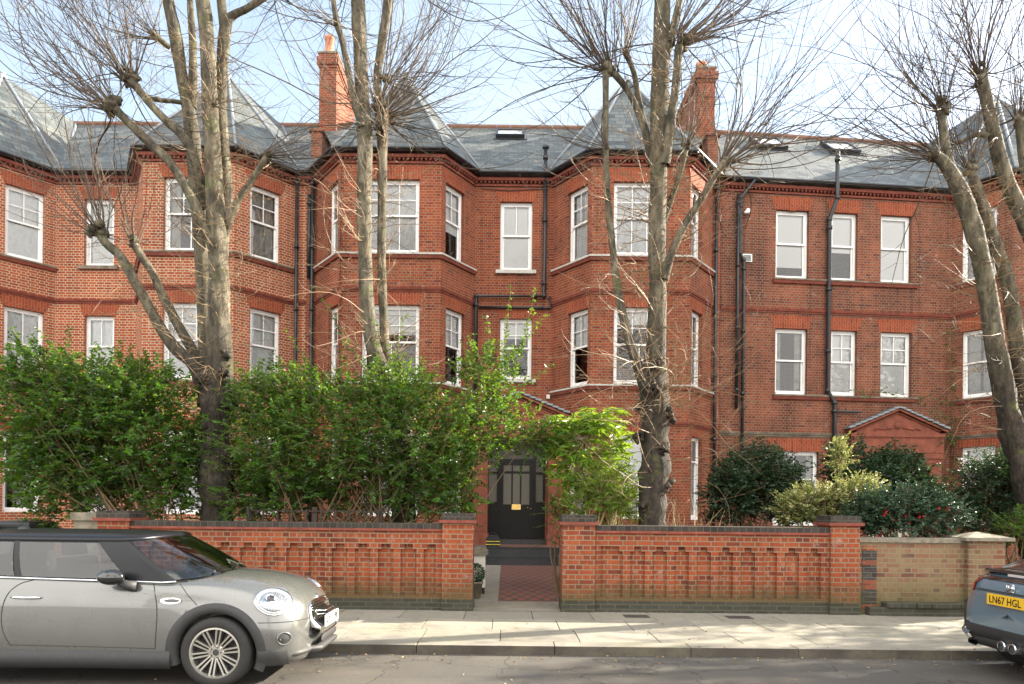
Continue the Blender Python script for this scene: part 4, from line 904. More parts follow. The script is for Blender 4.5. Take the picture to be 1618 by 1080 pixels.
def build_tree(label, D, limbs, knuckles, epi, seed, base, nscale=1.0):
    """limbs: list of [(px, py, width_px, dD), ...]; knuckles: (px,py,dD, n, length, spread_dir, tilt); epi: (px,py,dD, half_width, n, length)"""
    rng = np.random.default_rng(seed)
    b0 = P(base[0], base[1], D); root = empty('bare_tree', (b0.x, b0.y, ZP), label, 'tree', 'bare pollarded trees behind the garden walls')
    V = []; F = []; off = 0; lumps = []
    for li, lm in enumerate(limbs):
        pts = [P(x, y, D + dD) for x, y, w, dD in lm]; rad = [PXM(w, D + dD) / 2 * .84 for x, y, w, dD in lm]
        v, f = bark_tube(pts, rad, 20 if li < 2 else 14, seed=seed * 3.1 + li); V.append(v); F += [tuple(i + off for i in q) for q in f]; off += len(v)
    for (x, y, dD, n, L_, dr, spread, r) in knuckles:   # swollen pollard heads
        c = np.array(P(x, y, D + dD)); rr = PXM(r, D) * .8
        for q in range(9):
            cc = c + rng.normal(0, rr * .42, 3); ra = rr * rng.uniform(.25, .62); vv = []; nu, nv = 9, 6
            for i in range(nv + 1):
                for j in range(nu):
                    a = 2*math.pi*j/nu; th = math.pi*i/nv; e = np.array([math.sin(th)*math.cos(a), math.sin(th)*math.sin(a), math.cos(th)])
                    vv.append(cc + e * ra * (1 + .8 * mnoise.noise(Vector(cc*3 + e*1.9))))
            V.append(np.array(vv)); F += [(off+i*nu+j, off+(i+1)*nu+j, off+(i+1)*nu+(j+1)%nu, off+i*nu+(j+1)%nu) for i in range(nv) for j in range(nu)]; off += len(vv)
    np_mesh('trunk', np.concatenate(V), np.array([list(q) if len(q) == 4 else list(q) for q in F]), M['bark'], root, smooth=True)
    ts = TubeSet()
    for (x, y, dD, n, L_, dr, spread, r) in knuckles:
        c = np.array(P(x, y, D + dD)); rr = PXM(r, D); dr = np.array(dr, float); dr /= np.linalg.norm(dr)
        for _ in range(int(n * nscale * 1.25)):
            q = rng.normal(0, 1, 3); q /= np.linalg.norm(q); dd = dr + q * spread * rng.uniform(.3, 1.25)
            if rng.random() < .12: dd = q * np.array([1, 1, .3]) - np.array([0, 0, .3])
            l_ = L_ * rng.uniform(.35, 1.6); shoot(ts, rng, c + q * rr * .6, dd, l_, rng.uniform(.005, .0120) * (l_ / 2.2) ** .4, .36, .095, 5)
    ts.build('twigs', M['twig_dark'], root, False)
    ts = TubeSet()
    for (x0, y0, x1, y1, dD, hw, n, L_) in epi:
        for _ in range(int(n * nscale * 1.25)):
            t = rng.random(); c = np.array(P(x0 + (x1-x0)*t, y0 + (y1-y0)*t, D + dD)); a = rng.uniform(0, 2*math.pi); q = np.array([math.cos(a), -abs(math.sin(a)) if rng.random() < .7 else abs(math.sin(a)), rng.uniform(-.25, .45)])
            shoot(ts, rng, c + q * np.array([1, 1, 0]) * PXM(hw, D) * .8, q, L_ * rng.uniform(.3, 1.7), rng.uniform(.004, .0085), rng.uniform(-.3, .6), .22, 4)
    ts.build('side_shoots', M['twig'], root, False)
    return root
UL, UR, UU = (-.75, .0, .75), (.8, -.05, .75), (0, -.1, 1)
build_tree('bare tree with four pale stems behind the hedge, left of the others', 12.2,
  [[(343, 860, 62, 0), (342, 760, 58, 0), (338, 680, 52, 0), (342, 620, 58, 0), (345, 570, 50, 0), (346, 500, 40, -.02), (346, 430, 36, -.03), (341, 350, 34, -.03), (338, 280, 32, 0), (334, 200, 28, 0), (330, 120, 27, 0), (327, 60, 27, 0), (320, 0, 24, 0), (312, -60, 20, 0)],
   [(334, 640, 40, .1), (330, 585, 34, .18), (325, 520, 27, .25), (322, 450, 27, .3), (318, 380, 27, .35), (312, 320, 27, .35), (307, 250, 27, .35), (299, 180, 24, .35), (286, 110, 23, .3), (276, 50, 22, .3), (266, 0, 21, .3), (258, -60, 18, .3)],
   [(344, 500, 20, .1), (347, 430, 25, .12), (351, 370, 27, .25), (357, 300, 24, .3), (351, 220, 22, .3), (349, 150, 21, .3), (352, 90, 21, .25), (357, 40, 21, .2), (368, 24, 15, .2), (392, 12, 13, .1), (425, -10, 12, .1)],
   [(356, 45, 20, .2), (350, 10, 17, .2), (345, -50, 15, .2)],
   [(322, 620, 26, .0), (305, 575, 24, -.1), (281, 554, 22, -.15), (255, 520, 20, -.2), (232, 478, 19, -.25), (213, 445, 18, -.3), (190, 405, 17, -.3), (168, 385, 16, -.35), (158, 368, 17, -.35)],
   [(330, 600, 22, .1), (312, 566, 19, .15), (285, 520, 17, .2), (261, 474, 16, .2), (240, 430, 14, .2), (222, 402, 14, .2), (211, 384, 15, .2)],
   [(346, 440, 16, .1), (338, 395, 20, -.08), (318, 345, 17, -.2), (296, 300, 17, -.25), (270, 258, 16, -.3), (244, 233, 16, -.3), (222, 212, 15, -.35), (200, 190, 14, -.35), (180, 170, 17, -.4)],
   [(326, 330, 16, .3), (318, 292, 19, .15), (305, 245, 17, .0), (286, 212, 15, 0), (262, 190, 14, 0), (238, 165, 13, 0), (218, 140, 14, 0), (204, 124, 16, 0)],
   [(350, 380, 14, .1), (366, 340, 13, 0), (378, 312, 12, 0), (394, 290, 11, 0), (408, 268, 11, 0), (422, 246, 12, 0)],
   [(298, 164, 9, .36), (277, 160, 8, .2), (255, 158, 8, .1), (232, 154, 8, 0)], [(268, 75, 9, .2), (255, 65, 12, .1), (246, 57, 14, .1)], [(304, 170, 16, .35), (305, 110, 15, .32), (304, 60, 13, .4), (300, 0, 11, .4)]],
  [(158, 366, -.35, 34, 2.3, (-.62, 0, .9), .55, 17), (211, 382, .2, 18, 1.6, (-.3, 0, .9), .8, 13), (177, 167, -.4, 44, 2.8, (-.8, 0, .75), .62, 18), (202, 120, 0, 50, 2.8, (-.45, 0, .95), .62, 18),
   (422, 244, 0, 24, 1.5, (.95, -.1, .0), .6, 10), (432, -14, .1, 30, 2.2, (.6, 0, .4), .9, 12), (246, 57, .1, 22, 1.7, (-.7, 0, .6), .8, 10), (262, -66, .3, 16, 1.8, UL, .9, 10), (345, -60, .2, 16, 1.8, (.3, 0, -.2), 1.0, 10), (232, 153, 0, 8, 1.0, (-.5, 0, .5), .9, 6), (338, 165, -.1, 8, 1.6, (.5, -.3, .2), 1.0, 4), (366, 640, -.1, 0, 1, UU, 1, 14), (322, 600, -.25, 0, 1, UU, 1, 15), (352, 590, -.3, 0, 1, UU, 1, 13), (328, 680, -.2, 0, 1, UU, 1, 13), (358, 560, -.15, 0, 1, UU, 1, 11)],
  [(342, 640, 345, 430, 0, 26, 46, .9), (345, 430, 330, 60, 0, 16, 56, .95), (320, 480, 280, 80, .3, 13, 40, .9), (300, 570, 170, 385, -.2, 9, 30, .8), (330, 370, 190, 180, -.3, 8, 22, .8), (357, 320, 352, 60, .3, 11, 30, 1.1), (366, 340, 420, 250, 0, 5, 18, .9)], 11, (343, 860))
build_tree('slim two stemmed bare tree behind the hedge, second from the left', 12.5,
  [[(640, 860, 46, 0), (636, 760, 42, 0), (634, 690, 40, 0), (624, 640, 40, 0), (605, 590, 33, 0), (588, 540, 28, 0), (580, 480, 26, 0), (577, 400, 27, 0), (575, 320, 26, 0), (577, 230, 27, 0), (573, 160, 26, 0), (569, 90, 25, 0), (567, 30, 26, 0), (563, -60, 22, 0)],
   [(630, 670, 30, .1), (624, 620, 22, .15), (611, 570, 17, .2), (606, 500, 16, .2), (603, 420, 17, .2), (603, 380, 15, .2), (604, 300, 17, .2), (604, 240, 18, .2), (604, 195, 24, .2), (600, 165, 18, .2), (596, 125, 15, .2), (603, 70, 16, .2), (612, 10, 17, .2), (616, -50, 14, .2)],
   [(572, 200, 15, -.1), (558, 150, 13, -.2), (548, 100, 12, -.25), (540, 60, 12, -.3), (533, 38, 13, -.3), (528, 10, 9, -.3), (520, -40, 8, -.3)]],
  [(605, 178, .2, 62, 2.7, (.62, 0, .62), .85, 20), (600, 200, .0, 20, 1.7, (-.7, 0, .4), .9, 10), (533, 40, -.3, 10, 1.5, (-.7, 0, .5), .8, 7), (518, -50, -.3, 18, 2.0, (-.6, 0, .2), .9, 7), (625, -55, .2, 26, 2.2, (.7, 0, .0), .9, 7), (563, -66, 0, 14, 2.0, (-.8, 0, -.2), .8, 7), (608, 125, .2, 14, 1.7, (.8, 0, .5), .7, 8)],
  [(634, 660, 580, 520, 0, 20, 40, 1.0), (578, 500, 570, 60, 0, 13, 62, 1.0), (605, 560, 604, 240, .2, 8, 46, .9), (604, 240, 600, 90, .2, 9, 26, 1.0), (565, 180, 535, 40, -.2, 6, 14, .8)], 23, (640, 860))
build_tree('thick knobbly bare tree behind the panelled garden wall right of the gate', 11.75,
  [[(1030, 880, 62, 0), (1030, 820, 54, 0), (1034, 770, 50, 0), (1036, 730, 52, 0), (1034, 690, 47, 0), (1036, 650, 54, 0), (1034, 610, 52, 0), (1034, 570, 38, 0), (1037, 520, 34, 0), (1039, 452, 32, 0), (1038, 380, 31, 0), (1040, 300, 32, 0), (1041, 230, 34, 0), (1042, 160, 34, 0), (1044, 90, 32, 0), (1046, 20, 30, 0), (1048, -60, 26, 0)],
   [(1026, 640, 26, -.1), (1012, 590, 20, -.2), (992, 530, 16, -.25), (977, 460, 15, -.25), (968, 390, 13, -.25), (961, 320, 12, -.25), (957, 240, 11, -.25), (957, 170, 11, -.25), (957, 112, 12, -.25)],
   [(1032, 260, 20, .1), (1020, 210, 13, .1), (1006, 170, 12, .15), (990, 140, 11, .15), (971, 116, 12, .15)],
   [(1022, 215, 14, .1), (1010, 160, 11, .2), (1003, 120, 10, .2), (996, 100, 9, .2), (989, 84, 11, .2)],
   [(1050, 260, 22, -.1), (1058, 200, 18, -.15), (1066, 150, 15, -.2), (1070, 110, 15, -.2), (1073, 72, 17, -.2)],
   [(1052, 90, 16, -.05), (1062, 50, 14, -.05), (1072, 10, 12, -.05), (1082, -40, 10, 0)],
   [(1048, 440, 20, -.1), (1062, 398, 16, -.2), (1084, 352, 14, -.25), (1106, 318, 13, -.3), (1128, 280, 13, -.3), (1145, 256, 14, -.3)],
   [(1048, 350, 12, .1), (1062, 310, 11, .1), (1074, 275, 10, .1), (1084, 232, 12, .1)]],
  [(957, 104, -.25, 46, 2.3, (-.55, 0, .75), .85, 15), (970, 112, .15, 18, 1.7, (-.5, 0, .7), .9, 10), (989, 82, .2, 26, 1.9, (-.05, 0, 1), .6, 10), (1073, 64, -.2, 50, 2.7, (.75, 0, .7), .75, 17), (1146, 254, -.3, 42, 2.8, (.72, 0, .75), .72, 12), (1085, 229, .1, 20, 1.5, (.4, 0, .8), .8, 9),
   (1014, 800, -.1, 0, 1, UU, 1, 15), (1053, 765, -.1, 0, 1, UU, 1, 12), (1012, 690, -.15, 0, 1, UU, 1, 13), (1056, 655, -.1, 0, 1, UU, 1, 14), (1030, 615, -.28, 0, 1, UU, 1, 15), (1050, 710, -.22, 0, 1, UU, 1, 10), (1014, 645, -.1, 0, 1, UU, 1, 12), (1038, 575, -.2, 0, 1, UU, 1, 12), (1084, -46, 0, 20, 2.2, (.7, 0, .3), .9, 8), (1046, -60, 0, 22, 2.2, (-.7, 0, .1), .9, 8), (957, 235, -.25, 12, 1.3, (-.8, 0, .1), .8, 7)],
  [(1034, 650, 1034, 560, 0, 26, 60, 1.3), (1036, 560, 1038, 300, 0, 18, 74, 1.0), (1040, 300, 1044, 30, 0, 17, 60, .9), (1015, 600, 957, 240, -.25, 7, 56, .9), (1034, 800, 1036, 640, 0, 24, 34, 1.2), (1060, 400, 1140, 262, -.3, 6, 26, .9), (1066, 180, 1073, 80, -.2, 8, 22, .9)], 37, (1030, 880))
build_tree('bare tree with two dark leaning stems behind the brown wall, right of the others', 12.1,
  [[(1640, 900, 60, 0), (1636, 800, 56, 0), (1622, 740, 54, 0), (1606, 690, 48, 0), (1592, 650, 40, 0), (1583, 600, 36, -.05), (1572, 540, 33, -.1), (1562, 480, 31, -.1), (1552, 420, 30, -.15), (1540, 370, 30, -.15), (1525, 320, 31, -.15), (1508, 282, 26, -.2), (1490, 255, 20, -.2), (1478, 245, 17, -.2)],
   [(1630, 760, 44, .15), (1622, 700, 40, .2), (1617, 640, 32, .2), (1610, 570, 26, .2), (1600, 490, 25, .2), (1588, 430, 23, .2), (1570, 380, 21, .2), (1552, 320, 19, .2), (1541, 290, 17, .2), (1534, 268, 16, .2)],
   [(1660, 480, 34, .5), (1636, 390, 30, .5), (1610, 330, 27, .5), (1592, 290, 26, .5), (1577, 240, 24, .5), (1566, 190, 21, .5), (1557, 150, 21, .5), (1549, 120, 20, .5)],
   [(1512, 290, 20, -.1), (1500, 255, 16, -.05), (1493, 222, 15, 0), (1489, 196, 15, 0), (1488, 176, 14, 0)],
   [(1640, 330, 22, .8), (1622, 270, 18, .8), (1614, 220, 16, .8), (1612, 192, 17, .8)],
   [(1568, 215, 9, .5), (1545, 212, 9, .5), (1522, 222, 8, .5), (1505, 226, 9, .5)]],
  [(1478, 243, -.2, 36, 2.1, (-.75, 0, .4), .8, 14), (1488, 170, 0, 34, 2.4, (-.35, 0, .95), .6, 13), (1534, 264, .2, 24, 1.9, (-.1, 0, 1), .6, 12), (1549, 114, .5, 40, 2.6, (-.1, 0, 1), .65, 16), (1612, 188, .8, 30, 2.4, (.1, 0, 1), .6, 12), (1497, 226, .5, 8, 1.2, (-.6, 0, .6), .8, 7), (1545, 135, .5, 12, 1.6, (-.9, 0, .2), .8, 9)],
  [(1600, 680, 1550, 420, -.1, 18, 60, 1.1), (1550, 420, 1490, 262, -.1, 13, 40, .9), (1617, 640, 1545, 300, .2, 12, 50, .9), (1590, 290, 1552, 130, .5, 11, 26, .8)], 51, (1640, 900))
# ---------------------------------------------------------------- shrubs and other plants
def leaf_mat(name, dark, light, trans, tw=.4, rough=.38, pale=None):
    m, t, b, l = mat(name); out = t.nodes['Material Output']; at = N(t, 'ShaderNodeAttribute'); at.attribute_name = 'rnd'
    st = [(0, dark), (.55, tuple((x + y) / 2 for x, y in zip(dark, light))), (1, light)]
    if pale: st = [(0, dark), (.5, light), (.56, pale), (1, pale)]
    c = ramp(t, at.outputs['Fac'], st); l(c, b.inputs['Base Color']); b.inputs['Roughness'].default_value = rough; b.inputs['Specular IOR Level'].default_value = .5
    tr = N(t, 'ShaderNodeBsdfTranslucent'); l(mixc(t, .5, c, trans), tr.inputs[0]); mx = N(t, 'ShaderNodeMixShader'); mx.inputs[0].default_value = tw
    l(b.outputs[0], mx.inputs[1]); l(tr.outputs[0], mx.inputs[2]); l(mx.outputs[0], out.inputs[0]); return m
M['leaf_green'] = leaf_mat('fresh green privet leaf', (.008, .036, .005), (.065, .195, .016), (.40, .68, .03), .38, .42)
M['leaf_lime'] = leaf_mat('lime green leaflet', (.05, .13, .012), (.16, .28, .025), (.60, .78, .04), .42)
M['leaf_dark'] = leaf_mat('dark glossy evergreen leaf', (.010, .035, .014), (.028, .075, .026), (.10, .22, .03), .2, .38)
M['leaf_varieg'] = leaf_mat('cream edged leaf', (.06, .11, .02), (.20, .26, .06), (.55, .55, .15), .35, .35, pale=(.58, .56, .28))
M['leaf_camellia'] = leaf_mat('grey green glossy leaf', (.016, .055, .028), (.04, .10, .05), (.10, .22, .05), .15, .34)
M['petal'] = leaf_mat('red petal', (.35, .01, .015), (.6, .03, .03), (.6, .03, .03), .3)
M['stem'] = plain('brown shrub stem', (.17, .11, .06), .8, noise=.3)
M['stem_pale'] = plain('pale straw stem', (.50, .38, .20), .7, noise=.2)
class Leaves:
    def __init__(s, seed): s.V = []; s.A = []; s.rng = np.random.default_rng(seed)
    def add(s, pos, axis, L_, w, fold=.25, rnd=None, droop=.0):
        n = len(pos)
        if n == 0: return
        axis = axis / (np.linalg.norm(axis, axis=1)[:, None] + 1e-9); q = s.rng.normal(0, 1, (n, 3)) + np.array([0, 0, .9])
        nn = q - axis * (q * axis).sum(1)[:, None]; nn /= np.linalg.norm(nn, axis=1)[:, None] + 1e-9; side = np.cross(axis, nn)
        L_ = np.broadcast_to(L_, n)[:, None]; w = np.broadcast_to(w, n)[:, None]
        mid = pos + axis * L_ * .45; tip = pos + axis * L_ - nn * L_ * droop
        s.V.append(np.stack([pos, mid + side * w / 2 + nn * w * fold, tip, mid - side * w / 2 + nn * w * fold], 1).reshape(-1, 3))
        r = s.rng.random(n) if rnd is None else rnd; s.A.append(np.repeat(r, 4))
    def build(s, name, m, parent):
        v = np.concatenate(s.V); n = len(v) // 4; i = np.arange(n)[:, None] * 4
        f = np.concatenate([i + np.array([[0, 1, 2]]), i + np.array([[0, 2, 3]])], 0)
        return np_mesh(name, v, f, m, parent, attr=np.concatenate(s.A))
def spray(lv, ts, rng, p, d, L_, leafL, leafW, gap, wood=True, up=.0, start=.15):
    """a leafy twig: leaves set alternately on both sides"""
    n = max(3, int(L_ / .07)); pts = [p]; d = d / np.linalg.norm(d); ds = []
    for i in range(n):
        d = d + rng.normal(0, .10, 3) + np.array([0, 0, up]); d /= np.linalg.norm(d); pts.append(pts[-1] + d * L_ / n); ds.append(d)
    pts = np.array(pts)
    if wood: ts.tube(pts, np.linspace(.0045, .0018, n + 1), 3)
    k = max(2, int(L_ / gap)); t = start + (1 - start) * (np.arange(k) + rng.random(k) * .6) / k; i = np.minimum((t * n).astype(int), n - 1)
    pos = pts[i] + (pts[i+1] - pts[i]) * (t * n - i)[:, None]; dd = np.array(ds)[i]
    h = np.cross(dd, np.array([0, 0, 1.0])); h /= np.linalg.norm(h, axis=1)[:, None] + 1e-9
    sgn = np.where(np.arange(k) % 2 == 0, 1, -1)[:, None]
    ax = dd * .55 + h * sgn * .85 + rng.normal(0, .28, (k, 3)) + np.array([0, 0, -.08])
    sr_ = rng.random() ** 2.4
    lv.add(pos, ax, leafL * rng.uniform(.45, 1.25, k) * (1 - .3 * t), leafW * rng.uniform(.6, 1.15, k), droop=.12, rnd=np.clip(sr_ * .75 + t * .2 + rng.normal(0, .12, k), 0, 1))
def shrub(name, label, cat, D, base, clumps, m, leafL=.075, leafW=.036, gap=.026, seed=1, shoots=(), stems=30, dens=1.0, twig=(.22, .5), up=.03, stem_m='stem', group=None, flowers=0, outw=.6, tree_stem=None):
    rng = np.random.default_rng(seed); b0 = np.array(P(base[0], 830, D)); b0[2] = ZP; b0 = np.array([np.array(P(base[0], 802, D))[0], D, ZP])
    root = empty(name, tuple(b0), label, cat, group); lv = Leaves(seed); ts = TubeSet(); bw = PXM(base[1], D)
    tips = []
    for (x, y, rx, ry, dD, rz, n) in clumps:
        c = np.array(P(x, y, D + dD)); R3 = np.array([PXM(rx, D), rz, PXM(ry, D)])
        for _ in range(int(n * dens * 1.75)):
            q = rng.normal(0, 1, 3); q /= np.linalg.norm(q); r = rng.random() ** .42; p = c + q * R3 * r
            if mnoise.noise(Vector(p * 2.1 + seed)) < -.12 and rng.random() < .8: continue
            if p[2] < ZP + .1: continue
            o = p - (b0 + np.array([0, 0, .6])); o /= np.linalg.norm(o) + 1e-9
            d = o * outw * .7 + q * .5 + rng.normal(0, .5, 3) + np.array([0, 0, -.05]); L_ = rng.uniform(*twig)
            spray(lv, ts, rng, p, d, L_, leafL, leafW, gap, up=up * .5)
            if rng.random() < .06: tips.append(p)
    for (x0, y0, x1, y1, dD) in shoots:
        a = np.array(P(x0, y0, D + dD)); e = np.array(P(x1, y1, D + dD - rng.uniform(-.2, .2))); L_ = np.linalg.norm(e - a); n = int(L_ / .09) + 2
        pts = [a + (e - a) * t + np.array([0, 0, -.05 * L_ * math.sin(math.pi * t)]) + rng.normal(0, .008, 3) for t in np.linspace(0, 1, n)]
        ts.tube(pts, np.linspace(.009, .003, n), 4)
        for i in range(1, n):
            for _ in range(2):
                dd = (pts[i] - pts[i-1]); dd /= np.linalg.norm(dd); spray(lv, ts, rng, pts[i], dd * .7 + rng.normal(0, .6, 3), rng.uniform(.06, .2) * (1.2 - i / n), leafL * .9, leafW * .9, gap, start=0)
    for _ in range(stems):
        if not tips: break
        e = tips[rng.integers(len(tips))]; a = b0 + np.array([rng.uniform(-bw, bw), rng.uniform(-.25, .25), 0]); mid = a + (e - a) * .5 + np.array([0, 0, .25]) + rng.normal(0, .12, 3)
        t = np.linspace(0, 1, 12)[:, None]; pts = a * (1-t)**2 + 2 * mid * t * (1-t) + e * t**2; pts += rng.normal(0, .012, pts.shape); ts.tube(pts, np.linspace(rng.uniform(.012, .026), .006, 12), 5)
    if tree_stem:
        pts, rad = catmull([P(x, y, D + dd) for x, y, w, dd in tree_stem], [PXM(w, D) / 2 for x, y, w, dd in tree_stem]); ts.tube(pts, rad, 8)
    lv.build('foliage', m, root)
    if ts.V: ts.build('stems', M[stem_m], root)
    return root, lv, rng
shrub('privet_shrub', 'large sprawling green shrub above the car roof at the far left of the garden', 'shrub', 12.0, (262, 40),
      [(150, 655, 125, 85, 0, .75, 620), (60, 665, 80, 95, -.1, .7, 360), (235, 690, 75, 90, 0, .7, 330), (120, 745, 100, 65, .1, .7, 280), (215, 620, 90, 40, 0, .6, 190), (80, 590, 60, 35, 0, .5, 90), (260, 770, 60, 55, 0, .6, 130), (90, 815, 30, 20, -.1, .2, 24), (300, 740, 40, 70, .5, .5, 100), (200, 760, 120, 50, .6, .4, 260), (90, 720, 90, 60, .6, .4, 160)],
      M['leaf_green'], seed=3, shoots=[(90, 640, 20, 520, 0), (200, 620, 60, 520, .1), (60, 620, 5, 575, -.2), (250, 610, 190, 560, 0), (120, 640, 0, 612, -.4), (310, 650, 180, 560, -.3), (170, 600, 150, 545, 0)], stems=46, leafL=.105, leafW=.056, gap=.03)
shrub('privet_shrub', 'wide green shrub with long upright shoots in front of the two middle bays', 'shrub', 12.1, (560, 130),
      [(430, 690, 80, 90, 0, .7, 400), (540, 690, 95, 90, -.1, .75, 470), (655, 700, 85, 100, -.1, .75, 450), (750, 665, 75, 60, 0, .6, 270), (830, 690, 42, 28, -.1, .35, 75), (705, 775, 50, 45, -.2, .45, 130), (610, 625, 70, 40, 0, .5, 150), (405, 640, 45, 50, .3, .5, 120), (470, 615, 60, 35, 0, .5, 100), (770, 590, 42, 40, 0, .35, 80), (480, 775, 110, 30, .1, .5, 150), (350, 700, 30, 80, .8, .4, 110), (590, 790, 80, 26, .1, .4, 60), (400, 790, 60, 34, -.1, .4, 110), (480, 745, 120, 45, .0, .6, 200), (650, 770, 50, 40, -.1, .4, 90), (430, 760, 90, 50, .7, .4, 240), (580, 760, 100, 50, .7, .4, 240), (700, 740, 60, 50, .6, .4, 120)],
      M['leaf_green'], seed=8, shoots=[(560, 640, 452, 526, 0), (620, 640, 500, 452, .1), (470, 620, 380, 600, -.2), (790, 600, 807, 455, 0), (810, 600, 845, 460, .1), (800, 620, 872, 575, 0), (600, 620, 592, 505, 0), (610, 600, 640, 500, .2), (440, 640, 375, 575, 0), (780, 640, 770, 500, .1), (700, 640, 750, 530, -.1), (640, 620, 610, 545, 0), (830, 690, 880, 660, -.2), (540, 600, 545, 540, 0), (760, 600, 742, 540, 0), (800, 560, 862, 500, 0)], stems=80, leafL=.095, leafW=.048, gap=.03)
# light green small tree with hand-shaped compound leaves
def palmate(lv, rng, c, nrm, R_, k, w):
    nrm = nrm / np.linalg.norm(nrm); u = np.cross(nrm, [.3, .2, 1.0]); u /= np.linalg.norm(u); v = np.cross(nrm, u); a = rng.uniform(0, 6.28) + np.arange(k) * 2 * math.pi / k * .85
    ax = u[None] * np.cos(a)[:, None] + v[None] * np.sin(a)[:, None] + nrm[None] * .12 - np.array([0, 0, .22]); r = rng.random()
    for s0 in (0,): lv.add(np.repeat(c[None], k, 0), ax, R_ * rng.uniform(.75, 1.1, k), w * rng.uniform(.8, 1.1, k), fold=.12, rnd=np.clip(r + rng.normal(0, .15, k), 0, 1), droop=.25)
root = empty('small_garden_tree', (float(P(908, 800, 12.3)[0]), 12.3, ZP), 'small lime green garden tree with hand shaped leaves right of the front door', 'tree')
rng = np.random.default_rng(5); lv = Leaves(5); ts = TubeSet(); D5 = 12.3
st, rad = catmull([P(905, 850, D5), P(912, 775, D5), P(922, 735, D5), P(934, 700, D5), P(938, 660, D5)], [.028, .024, .02, .018, .01]); ts.tube(st, rad, 8)
for (x, y, rx, ry, n) in ((915, 665, 45, 24, 26), (960, 668, 36, 26, 24), (905, 715, 42, 30, 26), (965, 705, 38, 22, 16), (895, 750, 26, 24, 10), (935, 690, 45, 30, 22), (985, 690, 18, 22, 7), (890, 690, 26, 20, 10)):
    for _ in range(int(n * 1.35)):
        a = rng.uniform(0, 6.28); r = math.sqrt(rng.random()); c = np.array(P(x + rx*r*math.cos(a), y + ry*r*math.sin(a), D5 + rng.uniform(-.45, .45)))
        palmate(lv, rng, c, np.array([rng.normal(0, .35), rng.normal(-.25, .3), 1.0]), rng.uniform(.16, .27), rng.integers(7, 10), .048)
        s = st[int(len(st) * rng.uniform(.45, .95))]; t = np.linspace(0, 1, 7)[:, None]; m_ = (s + c) / 2 + np.array([0, 0, .08]); ts.tube(s*(1-t)**2 + 2*m_*t*(1-t) + c*t*t, np.linspace(.006, .003, 7), 3)
lv.build('crown', M['leaf_lime'], root); ts.build('trunk', M['stem_pale'], root)
shrub('bamboo_shrub', 'low light green narrow leaved shrub above the right gate pier', 'shrub', 12.0, (955, 30), [(960, 775, 38, 42, 0, .35, 150), (925, 800, 22, 26, 0, .3, 60), (985, 795, 18, 30, 0, .25, 45)], M['leaf_lime'], leafL=.10, leafW=.028, gap=.02, dens=1.4, seed=12, stems=26, stem_m='stem_pale')
shrub('small_shrub', 'small green shrub squeezed beside the right gate pier', 'shrub', 12.6, (884, 6), [(884, 830, 8, 34, 0, .15, 34), (880, 800, 10, 16, 0, .15, 10)], M['leaf_green'], seed=14, stems=6, leafL=.06, leafW=.03)
shrub('evergreen_shrub', 'round dark glossy shrub in the shade below the grey downpipes', 'shrub', 14.2, (1190, 30), [(1195, 765, 62, 46, 0, .6, 420), (1160, 790, 36, 36, 0, .45, 150), (1235, 795, 30, 26, 0, .4, 90)], M['leaf_dark'], leafL=.115, leafW=.052, gap=.03, dens=1.5, seed=16, stems=20)
shrub('evergreen_shrub', 'tall dark shrub hiding the pale doors of the right porch', 'shrub', 14.0, (1400, 40), [(1400, 765, 62, 42, 0, .55, 380), (1350, 750, 36, 40, .2, .4, 130), (1445, 785, 38, 26, 0, .4, 130), (1335, 735, 14, 20, .2, .2, 24)], M['leaf_dark'], leafL=.11, leafW=.052, gap=.03, dens=1.4, seed=17, stems=20)
shrub('variegated_shrub', 'pale cream edged bush with one tall spike left of the red flowered bush', 'shrub', 12.2, (1300, 50), [(1295, 800, 52, 26, 0, .45, 330), (1350, 785, 38, 24, 0, .4, 210), (1255, 805, 24, 20, 0, .3, 80), (1328, 735, 9, 28, 0, .1, 40), (1326, 705, 5, 12, 0, .06, 10)], M['leaf_varieg'], leafL=.05, leafW=.028, gap=.014, dens=1.6, seed=18, stems=30, twig=(.15, .32), shoots=[(1328, 780, 1325, 698, 0)])
r_, lv_, rg_ = shrub('camellia_shrub', 'grey green bush with small red flowers spilling over the brown brick wall', 'shrub', 11.4, (1420, 60), [(1420, 805, 62, 30, .1, .45, 400), (1475, 815, 38, 26, .0, .4, 190), (1375, 815, 34, 22, .2, .35, 130), (1440, 835, 40, 12, -.3, .2, 70)], M['leaf_camellia'], leafL=.062, leafW=.034, gap=.018, dens=1.6, seed=19, stems=30, twig=(.15, .35))
fl = Leaves(4); rg = np.random.default_rng(6)
for _ in range(26):
    c = np.array(P(rg.uniform(1385, 1510), rg.uniform(800, 848), 11.05 + rg.uniform(-.1, .15))); k = 7; a = np.arange(k) * 2 * math.pi / k
    fl.add(np.repeat(c[None], k, 0), np.stack([np.cos(a), np.full(k, -.4), np.sin(a)], 1), .032, .022, fold=.3)
fl.build('flowers', M['petal'], r_)
shrub('evergreen_shrub', 'dark feathery shrub under the leaning tree at the right edge', 'shrub', 13.0, (1580, 60), [(1570, 775, 42, 42, 0, .5, 260), (1610, 770, 40, 50, .2, .5, 240), (1555, 820, 34, 28, 0, .4, 130), (1625, 830, 34, 36, 0, .4, 130)], M['leaf_dark'], leafL=.09, leafW=.036, gap=.024, dens=1.4, seed=21, stems=24)
shrub('small_shrub', 'low bright green plant at the foot of the right edge behind the stone capped pier', 'shrub', 11.9, (1606, 12), [(1606, 838, 20, 17, 0, .2, 46)], M['leaf_green'], seed=22, stems=5, leafL=.09, leafW=.035)
